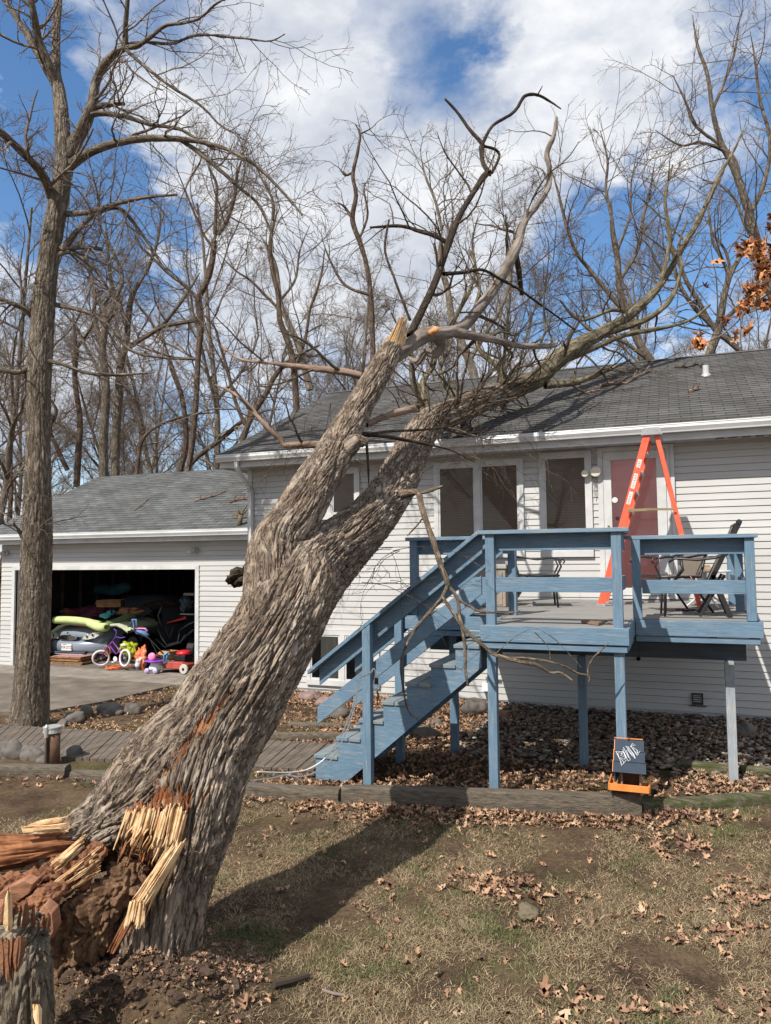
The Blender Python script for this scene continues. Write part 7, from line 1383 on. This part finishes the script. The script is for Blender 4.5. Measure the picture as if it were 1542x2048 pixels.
mb = MB(); mb.prism([(cx0+gx+.27*math.cos(a), gz0+.555+.055*math.sin(a)) for a in np.linspace(0, 2*math.pi, 24, endpoint=False)], fy_-.012, fy_+.1, 'y'); gr = mb.build('grille', blackp, car)
for k in range(5):
    z = -.04+k*.02; w_ = .27*math.sqrt(max(0, 1-(z/.055)**2)); mb = MB(); mb.box(cx0+gx-w_, cx0+gx+w_, fy_-.020, fy_-.0125, gz0+.555+z-.005, gz0+.555+z+.005); mb.build('grille_bar', chrome, gr)
mb = MB(); mb.tube([(cx0+gx+.275*math.cos(a), fy_-.014, gz0+.555+.06*math.sin(a)) for a in np.linspace(0, 2*math.pi, 25)], .007, 5); mb.build('grille_ring', chrome, gr)
mb = MB(); mb.lathe((cx0+gx, fy_+.0, gz0+.665), [(.022, 0), (.022, -.012)], 12, 'y'); mb.build('hood_badge', chrome, car)
for s in (-1, 1):
    p = [(.36, .53), (.50, .525), (.70, .565), (.80, .63), (.82, .70), (.72, .70), (.55, .655), (.42, .60)]
    v = [(cx0+s*a+(.0), fy_-.0+.26*max(0, a-.35)**1.6+.02-.03, gz0+z) for a, z in p]; v2 = [(a, b_+.12, c) for a, b_, c in v]; mb = MB(); m_ = len(p); mb.add(v+v2, [tuple(range(m_)), tuple(range(m_, 2*m_))[::-1]]+[(i, m_+i, m_+(i+1) % m_, (i+1) % m_) for i in range(m_)])
    hl = mb.build('headlight', lampg, car)
    for a in (.50, .64): mb = MB(); mb.lathe((cx0+s*a, fy_+.26*max(0, a-.35)**1.6-.012, gz0+.59+.04*(a > .6)), [(.035, 0), (.035, -.006), (.02, .0)], 14, 'y'); mb.build('reflector', chrome, hl)
def text_mesh(s, size, name, m_, parent, loc, rot=(math.pi/2, 0, 0), ext=.001):
    cu_ = bpy.data.curves.new(name, 'FONT'); cu_.body = s; cu_.size = size; cu_.extrude = ext; cu_.align_x = 'CENTER'; cu_.align_y = 'CENTER'
    o = bpy.data.objects.new(name, cu_); COL.objects.link(o); bpy.context.view_layer.update(); me = bpy.data.meshes.new_from_object(o); bpy.data.objects.remove(o)
    r = link(me, name, m_, parent); r.location = tuple(np.array(loc)-OFF.get(parent, 0)); r.rotation_euler = rot; return r
pq = gq(134, 1302, fy_-.04); pxx = pq[0]
mb = MB(); mb.box(pxx-.152, pxx+.152, fy_-.065, fy_-.057, gz0+.265, gz0+.42); pl_ = mb.build('licence_plate', mat('plate_white', (.66, .64, .60), rough=.5), car, bevel=.004)
text_mesh('759-ZTZ', .085, 'plate_number', mat('plate_ink', (.06, .06, .14), rough=.5), pl_, (pxx, fy_-.067, gz0+.335))
mb = MB(); mb.box(pxx-.10, pxx+.0, fy_-.0675, fy_-.0655, gz0+.395, gz0+.41); mb.build('plate_state_name', mat('plate_red', (.4, .08, .08)), pl_)
for s in (-1, 1):
    for yy in (.85, 3.6):
        mb = MB(); mb.lathe((cx0+s*.88-.1, cy+yy, gz0+.31), [(.30, 0), (.315, .02), (.315, .18), (.30, .20)], 24, 'x'); wh = mb.build('wheel', blackp, car)
        mb = MB(); mb.lathe((cx0+s*.88-.11, cy+yy, gz0+.31), [(.2, 0), (.2, .22)], 18, 'x'); mb.build('rim', metal_m, wh)
foam = mat('green_foam', (.42, .52, .20), (.52, .60, .28), scale=5, rough=.95, bump=.3, bscale=60); foam2 = mat('pale_stained_foam', (.40, .38, .20), (.38, .44, .32), scale=2.4, rough=.95, c3=(.44, .27, .13), bump=.2)
def sheet(name, pts, w3, m_, label, cat, th=.05, n=14):
    # soft slab: centre line (px, py, Y) drawn along the top edge, depth w3 into the garage
    c = resample(crom([tuple(onY(a, b_, y)) for a, b_, y in pts], 60), n); mb = MB(); V = []
    for p in c:
        for (dy, dz) in ((0, 0), (w3*.5, .05), (w3, .08)): V.append((p[0], p[1]+dy, p[2]+dz))
    for p in c:
        for (dy, dz) in ((0, -th), (w3*.5, .05-th), (w3, .08-th)): V.append((p[0], p[1]+dy, p[2]+dz))
    o_ = n*3; fs = []
    for i in range(n-1):
        for j in range(2): fs += [(i*3+j, i*3+j+1, (i+1)*3+j+1, (i+1)*3+j), (o_+i*3+j, o_+(i+1)*3+j, o_+(i+1)*3+j+1, o_+i*3+j+1)]
        fs += [(i*3, (i+1)*3, o_+(i+1)*3, o_+i*3)]
    fs += [(0, 1, o_+1, o_), (1, 2, o_+2, o_+1)]+[((n-1)*3, o_+(n-1)*3, o_+(n-1)*3+1, (n-1)*3+1)]
    mb.add(V, fs); o = mb.build(name, m_, None, loc=tuple(c[0]), smooth=True); tag(o, label, cat)
sheet('foam_mat', [(98, 1276, 13.5), (106, 1258, 13.52), (130, 1246, 13.6), (165, 1248, 13.62), (200, 1252, 13.6), (232, 1248, 13.62), (255, 1262, 13.6)], 1.1, foam2, 'flat stained pale foam sheet draped over the car bonnet', 'foam', .05)
def roll(name, pts, r, m_, label, cat, hole=True):
    P0 = [onY(a, b_, y) for a, b_, y in pts]; o = thing(name, label, cat, tuple(P0[0])); c = crom([tuple(p) for p in P0], 24); mb = MB(); mb.tube([tuple(p) for p in c], [r]*24, 16, True); mb.build('roll', m_, o, smooth=True)
    if hole: e = Vector(c[-1]); d = (Vector(c[-1])-Vector(c[-2])).normalized(); mb = MB(); mb.tube([e-d*.02, e+d*.012], [r*.55, r*.5], 12); mb.build('roll_core', mat('foam_core', (.06, .08, .03), rough=1), o)
    return o
roll('foam_roll', [(110, 1240, 13.5), (140, 1240, 13.5), (170, 1243, 13.45), (200, 1250, 13.4)], .085, foam, 'long light green foam roll lying across the car bonnet', 'foam')
roll('foam_roll', [(180, 1246, 13.3), (198, 1254, 13.2), (212, 1254, 13.05)], .095, foam, 'short folded green foam roll with its open end facing out', 'foam')
roll('foam_roll', [(215, 1250, 13.7), (240, 1242, 13.9), (268, 1228, 14.2)], .10, mat('dull_green_foam', (.10, .14, .07), (.16, .2, .11), scale=4, rough=1), 'dull green bedding roll behind the foam at right', 'bedding', False)
def blob(name, px, py, Y_, sx, sy, sz, m_, label, cat, seed=1, amp=.4, sub=3):
    q = onY(px, py, Y_); mb = MB(); mb.rock(q, sx, sy, sz, seed, amp, sub+1 if sx > .06 else sub)
    if sx > .06:
        V_ = np.array(mb.v); d_ = V_-q; l_ = np.abs(perlin(V_*7+seed))*1.6+np.abs(perlin(V_*17+seed))*.8; mb.v = [tuple(t) for t in V_+d_*(l_[:, None]-.45)*.8]
    o = mb.build(name, m_, None, loc=tuple(q), smooth=True); tag(o, label, cat)
cm = lambda n, c, r=.9: mat(n, tuple(v*.75 for v in c), tuple(min(1, v*1.25) for v in c), scale=9, rough=r, bump=.5, bscale=14)
blob('clothes_pile', 185, 1222, 14.0, .42, .3, .12, cm('maroon_cloth', (.06, .012, .022)), 'heap of maroon clothes on the car roofline behind the foam', 'clothes', 3, .6)
blob('clothes_pile', 148, 1226, 13.9, .25, .25, .07, cm('dark_red_cloth', (.09, .02, .02)), 'dark red clothes left of the maroon heap', 'clothes', 4, .6)
blob('clothes_pile', 218, 1228, 13.8, .12, .12, .06, cm('turquoise_cloth', (.08, .35, .42)), 'small turquoise cloth right of the maroon heap', 'clothes', 5, .6)
blob('clothes_pile', 252, 1222, 14.1, .28, .2, .07, cm('orange_brown_cloth', (.26, .13, .07)), 'orange brown cloth on the green bedding roll', 'clothes', 6, .6)
def inflat():
    a, b_ = onY(186, 1182, 15.5), onY(262, 1176, 15.6); o = thing('inflatable_ring', 'teal inflatable hanging crosswise below the back window', 'inflatable', tuple(a)); mb = MB(); mb.tube([tuple(a+(b_-a)*u+np.array([0, 0, .03*math.sin(u*9)])) for u in np.linspace(0, 1, 12)], [.06, .12, .14, .14, .13, .14, .15, .15, .15, .14, .12, .05], 14); mb.build('tube', cm('teal_vinyl', (.035, .12, .15), .4), o, smooth=True)
inflat()
def cbox(px, py, Y_, sx, sy, sz, rz, label, cx_=(.36, .20, .10)):
    q = onY(px, py, Y_); o = thing('cardboard_box', label, 'box', tuple(q), world=False, rotz=rz); mb = MB(); t_ = .008
    mb.box(-sx/2, sx/2, -sy/2, -sy/2+t_, 0, sz); mb.box(-sx/2, sx/2, sy/2-t_, sy/2, 0, sz); mb.box(-sx/2, -sx/2+t_, -sy/2+t_, sy/2-t_, 0, sz); mb.box(sx/2-t_, sx/2, -sy/2+t_, sy/2-t_, 0, sz); mb.box(-sx/2+t_, sx/2-t_, -sy/2+t_, sy/2-t_, 0, t_); mb.build('carton', cm('cardboard', cx_), o)
    mb = MB(); mb.hexa([(-sx/2, -sy/2-.001, sz), (sx/2, -sy/2-.001, sz), (sx/2, -sy/2-.12, sz-.07), (-sx/2, -sy/2-.12, sz-.07), (-sx/2, -sy/2-.001, sz+.006), (sx/2, -sy/2-.001, sz+.006), (sx/2, -sy/2-.12, sz-.064), (-sx/2, -sy/2-.12, sz-.064)]); mb.build('flap', cm('cardboard', cx_), o)
cbox(222, 1213, 14.2, .55, .45, .16, R(28), 'open cardboard tray on top of the junk under the back window')
cbox(106, 1232, 14.6, .12, .3, .62, R(5), 'tall narrow cardboard box at the left wall of the garage'); cbox(340, 1316, 13.5, .30, .25, .16, R(-15), 'small brown box beneath the red off road buggy')
for k in range(9):
    q = onY(135, 1334-3.4*k, 13.15); o = MB().box(q[0]-.42+random.uniform(-.05, .05), q[0]+.42+random.uniform(-.06, .06), 13.1+random.uniform(-.03, .03), 13.6, gz0+.004+k*.021, gz0+.012+k*.021+random.uniform(0, .004)).build('flattened_carton', cm('cardboard' if k < 8 else 'pink_card', (.34, .19, .11) if k < 8 else (.4, .2, .17)), None, loc=(q[0], 13.3, gz0))
    tag(o, 'flattened cardboard in the stack on the floor under the car bumper', 'cardboard', 'stack of flattened cardboard')
blob('red_ball', 97, 1317, 13.2, .06, .06, .06, cm('red_plastic', (.5, .03, .06), .4), 'small red ball at the left end of the cardboard stack', 'ball', 2, .02)
# child's bicycle
purp = mat('purple_paint', (.16, .03, .24), (.20, .04, .28), scale=4, rough=.3); tyre = mat('white_tyre', (.62, .60, .54), (.72, .7, .64), scale=7, rough=.7)
BY = 12.85
bk_ = thing('kids_bicycle', 'purple and white child bicycle with pale tyres leaning in the garage mouth', 'bicycle', tuple(onY(232, 1338, BY)))
wa, wb = onY(202, 1316, BY), onY(250, 1316, BY-.05)
fd = Vector((.6, .8, 0)).normalized()
for q, ax in ((wa, (-.62, .75, .28)), (wb, (.25, 1, -.12))):
    mb = MB(); mb.torus(q, .165, .024, ax, 30, 8); w_ = mb.build('wheel', tyre, bk_, smooth=True)
    mb = MB(); mb.torus(q, .140, .008, ax, 30, 6); mb.build('rim', purp, w_, smooth=True)
    A = Vector(ax).normalized(); u_ = A.orthogonal().normalized(); v_ = A.cross(u_); c = Vector([float(t) for t in q])
    mb = MB()
    for k in range(12): t_ = k*math.pi/6; mb.tube([c, c+(u_*math.cos(t_)+v_*math.sin(t_))*.14], .0025, 4)
    mb.build('spokes', chrome, w_); mb = MB(); mb.tube([c-A*.03, c+A*.03], .02, 10); mb.build('hub', chrome, w_)
q_ = lambda a, b_, y=BY: tuple(onY(a, b_, y))
for nm, pts, r in [('fork', [(202, 1316), (215, 1294), (226, 1282)], .012), ('frame', [(226, 1284), (240, 1302), (250, 1316)], .014), ('frame', [(220, 1292), (232, 1308), (244, 1300)], .014), ('seat_post', [(238, 1304), (246, 1292)], .012)]:
    mb = MB(); mb.tube([q_(*p) for p in pts], r, 8); mb.build(nm, purp, bk_, smooth=True)
mb = MB(); mb.tube([q_(224, 1284), q_(232, 1272), q_(233, 1262), q_(228, 1258)], .012, 8); mb.tube([q_(232, 1274), q_(243, 1276), q_(250, 1274)], .012, 8); mb.build('handlebar', mat('violet_bar', (.10, .05, .30), rough=.4), bk_, smooth=True)
mb = MB(); mb.rock(q_(248, 1290), .07, .05, .03, 4, .1, 3); mb.build('saddle', whm, bk_, smooth=True); mb = MB(); mb.lathe(q_(231, 1318, BY-.04), [(.05, 0), (.055, -.01), (.04, -.015)], 16, 'y'); mb.build('chain_guard', whm, bk_); mb = MB(); mb.box(q_(231, 1322)[0]-.03, q_(231, 1322)[0]+.03, BY-.09, BY-.05, q_(231, 1323)[2]-.01, q_(231, 1323)[2]+.01); mb.build('pedal', whm, bk_)
cord = thing('extension_cord', 'orange extension cord coiled on the floor under the child bicycle', 'cord', q_(225, 1338))
mb = MB(); r_ = random.Random(5)
for k in range(7):
    c = onZ(212+k*4, 1338, gz0+.01); mb.torus((c[0]+r_.uniform(-.1, .1), 12.95+r_.uniform(-.1, .1), gz0+.015+k*.008), .13+r_.uniform(-.04, .05), .008, (r_.uniform(-.2, .2), r_.uniform(-.2, .2), 1), 24, 5)
mb.build('coil', mat('cord_orange', (.75, .16, .04), rough=.6), cord); mb = MB(); mb.torus(q_(214, 1302, 13.0), .11, .008, (.2, 1, .1), 24, 5); mb.build('loop', mat('cord_orange', (.75, .16, .04)), cord)
blob('green_jacket', 259, 1294, 12.95, .17, .12, .20, cm('lime_cloth', (.33, .36, .02)), 'lime green jacket hung over the bicycle and bag', 'jacket', 8, .5)
blob('shopping_bag', 283, 1318, 13.0, .12, .09, .24, mat('orange_bag', (.55, .12, .04), (.62, .16, .06), scale=6, rough=.35, c3=(.6, .5, .45)), 'orange and white plastic bag leaning beside the bicycle', 'bag', 9, .25)
blob('plastic_bag', 274, 1328, 12.9, .07, .05, .10, mat('clear_bag', (.45, .45, .46), (.6, .6, .62), scale=8, rough=.3), 'crumpled white plastic bag in front of the orange bag', 'bag', 10, .3)
# toy wheelbarrow-like scooter: white body, purple rim, pink seat
tq = onY(311, 1328, 12.75); toy = thing('ride_on_toy', 'white purple and pink ride on toy with lilac wheels on the concrete apron', 'toy', (tq[0], 12.75, gz0)); tx_, ty_, tz_ = tq[0], 12.75, gz0
mb = MB(); mb.lathe((tx_, ty_, tz_+.07), [(.14, 0), (.13, .05), (.10, .11), (.11, .15)], 14); mb.build('body', whm, toy, smooth=True)
mb = MB(); mb.lathe((tx_-.01, ty_, tz_+.22), [(.10, -.01), (.21, .015), (.215, .035), (.15, .03)], 16); mb.build('rim', mat('purple_plastic', (.25, .06, .5), rough=.4), toy, smooth=True)
mb = MB(); mb.rock((tx_-.09, ty_, tz_+.32), .09, .06, .09, 3, .1, 3); mb.build('seat', mat('pink_plastic', (.75, .22, .38), rough=.4), toy, smooth=True)
for dx in (-.11, .10): mb = MB(); mb.lathe((tx_+dx, ty_-.13, tz_+.05), [(.05, .03), (.055, .0), (.045, -.03)], 16, 'y'); w_ = mb.build('wheel', mat('lilac_plastic', (.42, .5, .8), rough=.4), toy, smooth=True); mb = MB(); mb.lathe((tx_+dx, ty_-.161, tz_+.05), [(.028, 0), (.024, -.004)], 12, 'y'); mb.build('hubcap', mat('pink_plastic', (.75, .22, .38)), w_)
mb = MB(); mb.tube([(tx_+.20, ty_, tz_+.22), (tx_+.22, ty_, tz_+.38), (tx_+.30, ty_, tz_+.42)], .014, 8); mb.build('handle', mat('sky_blue_plastic', (.10, .45, .8), rough=.4), toy, smooth=True); mb = MB(); mb.tube([(tx_+.24, ty_+.03, tz_+.22), (tx_+.27, ty_+.03, tz_+.36), (tx_+.33, ty_+.03, tz_+.40)], .014, 8); mb.build('handle', mat('sky_blue_plastic', (.10, .45, .8)), toy, smooth=True)
# lawn mower
mq = onY(358, 1318, 13.0); lm = thing('lawn_mower', 'red push lawn mower with a black engine and a long folded handle', 'lawn mower', (mq[0], 13.0, gz0)); mx_, my_ = mq[0], 13.0
redm = mat('mower_red', (.34, .05, .04), (.42, .09, .07), scale=6, rough=.5)
mb = MB(); mb.prism([(mx_-.34, gz0+.08), (mx_+.30, gz0+.08), (mx_+.30, gz0+.17), (mx_+.20, gz0+.23), (mx_-.10, gz0+.23), (mx_-.34, gz0+.14)], my_-.2, my_+.3, 'y'); mb.build('deck', redm, lm, bevel=.02)
mb = MB(); mb.box(mx_-.06, mx_+.22, my_-.1, my_+.18, gz0+.235, gz0+.36); mb.build('engine', blackp, lm, bevel=.02); mb = MB(); mb.lathe((mx_+.09, my_+.04, gz0+.36), [(.15, 0), (.16, .03), (.12, .075), (.05, .09)], 18); mb.build('engine_cover', mat('bright_red', (.55, .02, .03), rough=.35), lm, smooth=True)
for dx, dy, r in ((.30, -.24, .10), (-.30, -.24, .085), (.30, .32, .10), (-.30, .32, .085)):
    mb = MB(); mb.lathe((mx_+dx, my_+dy, gz0+r), [(r*.9, .025), (r, .015), (r, -.015), (r*.9, -.025)], 20, 'y'); w_ = mb.build('wheel', mat('cream_rubber', (.45, .43, .38), (.5, .48, .42), scale=5), lm); mb = MB(); mb.lathe((mx_+dx, my_+dy-.026, gz0+r), [(r*.3, 0), (r*.26, -.008)], 12, 'y'); mb.build('hub', blackp, w_)
for dy in (-.15, .15):
    mb = MB(); mb.tube([(mx_-.30, my_+dy, gz0+.16), tuple(onY(300, 1278, my_+dy)), tuple(onY(262, 1258, my_+dy))], .011, 8); mb.build('handle', blackp, lm)
# red off-road buggy deeper in
bq = onY(345, 1312, 14.6); bu = thing('buggy', 'dark tube framed off road buggy with a red front panel in the garage shadow', 'buggy', (bq[0], 14.8, gz0)); bx_, by_ = bq[0], 14.8
tf = mat('grey_tube', (.10, .10, .105), (.14, .14, .145), scale=6, rough=.35, metal=.6)
qq = lambda a, b_, y=14.6: tuple(onY(a, b_, y))
for nm, pts in [('bull_bar', [(316, 1256), (324, 1276), (334, 1290), (356, 1284), (360, 1262)]), ('bull_bar', [(312, 1278), (330, 1294), (362, 1284), (372, 1268)]), ('roll_cage', [(360, 1260), (378, 1248), (392, 1242)]), ('roll_cage', [(368, 1276), (384, 1262), (394, 1256)]), ('roll_cage', [(322, 1250), (316, 1230), (326, 1210)]), ('shock', [(332, 1254), (338, 1276)]), ('shock', [(346, 1254), (340, 1276)])]:
    mb = MB(); mb.tube([qq(*p) for p in pts], .026 if nm != 'shock' else .014, 8); mb.build(nm, tf if nm != 'shock' else stud_m, bu, smooth=True)
mb = MB(); a_, b_ = np.array(qq(333, 1247)), np.array(qq(372, 1238)); mb.hexa([a_, a_+[.5, -.0, .02], b_, a_+[.12, .5, .12], a_+[.02, 0, .03], a_+[.5, 0, .06], b_+[0, 0, .05], a_+[.12, .5, .16]]); mb.build('front_panel', mat('bright_red', (.55, .02, .03)), bu)
for px, py, r, y in ((392, 1310, .28, 14.3), (300, 1300, .26, 15.1)):
    q = qq(px, py, y); mb = MB(); mb.lathe((q[0]-.1, q[1], gz0+r), [(r*.8, 0), (r, .03), (r, .2), (r*.8, .23)], 22, 'x'); w_ = mb.build('wheel', blackp, bu); mb = MB(); mb.lathe((q[0]-.11, q[1], gz0+r), [(r*.45, 0), (r*.45, .25)], 14, 'x'); mb.build('rim', tf, w_)
mb = MB(); mb.box(qq(344, 1230)[0], qq(372, 1230)[0], 14.9, 15.0, qq(344, 1231)[2], qq(344, 1229)[2]); mb.build('windscreen_edge', whm, bu)
# blue doll stroller hung above the bicycle, shelf, misc junk
ds = thing('doll_stroller', 'blue and pink doll stroller propped above the lime jacket', 'stroller', qq(270, 1260, 13.2))
for nm, pts, r, m_ in [('frame', [(264, 1240), (272, 1239), (274, 1256)], .022, cm('denim_blue', (.10, .18, .35))), ('frame', [(256, 1254), (266, 1240), (268, 1262), (280, 1268)], .014, cm('denim_blue', (.10, .18, .35))), ('seat_edge', [(272, 1257), (290, 1257), (294, 1264)], .018, mat('pink_plastic', (.75, .22, .38))), ('seat', [(274, 1264), (288, 1266), (296, 1272)], .05, cm('denim_blue', (.10, .18, .35))), ('strap', [(284, 1272), (296, 1260), (290, 1256)], .012, cm('denim_blue', (.10, .18, .35)))]:
    mb = MB(); mb.tube([qq(*p, 13.2) for p in pts], r, 8); mb.build(nm, m_, ds, smooth=True)
a_ = onY(367, 1186, 14.5); o = MB().box(a_[0], a_[0]+.30, 14.5, 14.8, a_[2]-.06, a_[2]).build('shelf_board', cm('pale_board', (.3, .28, .24)), None, loc=tuple(a_)); tag(o, 'pale slatted shelf board at the right inside the garage', 'shelf')
blob('tool_bag', 372, 1206, 14.5, .14, .12, .16, cm('grey_blue_bag', (.06, .085, .11)), 'grey blue bag hanging under the pale shelf', 'bag', 12, .3)
blob('black_sack', 300, 1240, 15.5, .35, .3, .28, cm('black_sack', (.012, .014, .014), .4), 'black bin sack in the middle of the dark garage', 'sack', 13, .25); blob('brown_blanket', 318, 1206, 15.6, .5, .3, .06, cm('brown_blanket', (.10, .05, .03)), 'brown blanket on the pile deep in the garage', 'blanket', 14, .4)
blob('blue_tarp', 300, 1325, 13.5, .22, .15, .09, cm('navy_cloth', (.02, .03, .07)), 'navy cloth heap between the bag and the mower', 'cloth', 15, .5); blob('red_cloth', 324, 1308, 13.6, .10, .1, .05, cm('red_cloth', (.3, .02, .03)), 'small red cloth beside the mower engine', 'cloth', 16, .5)
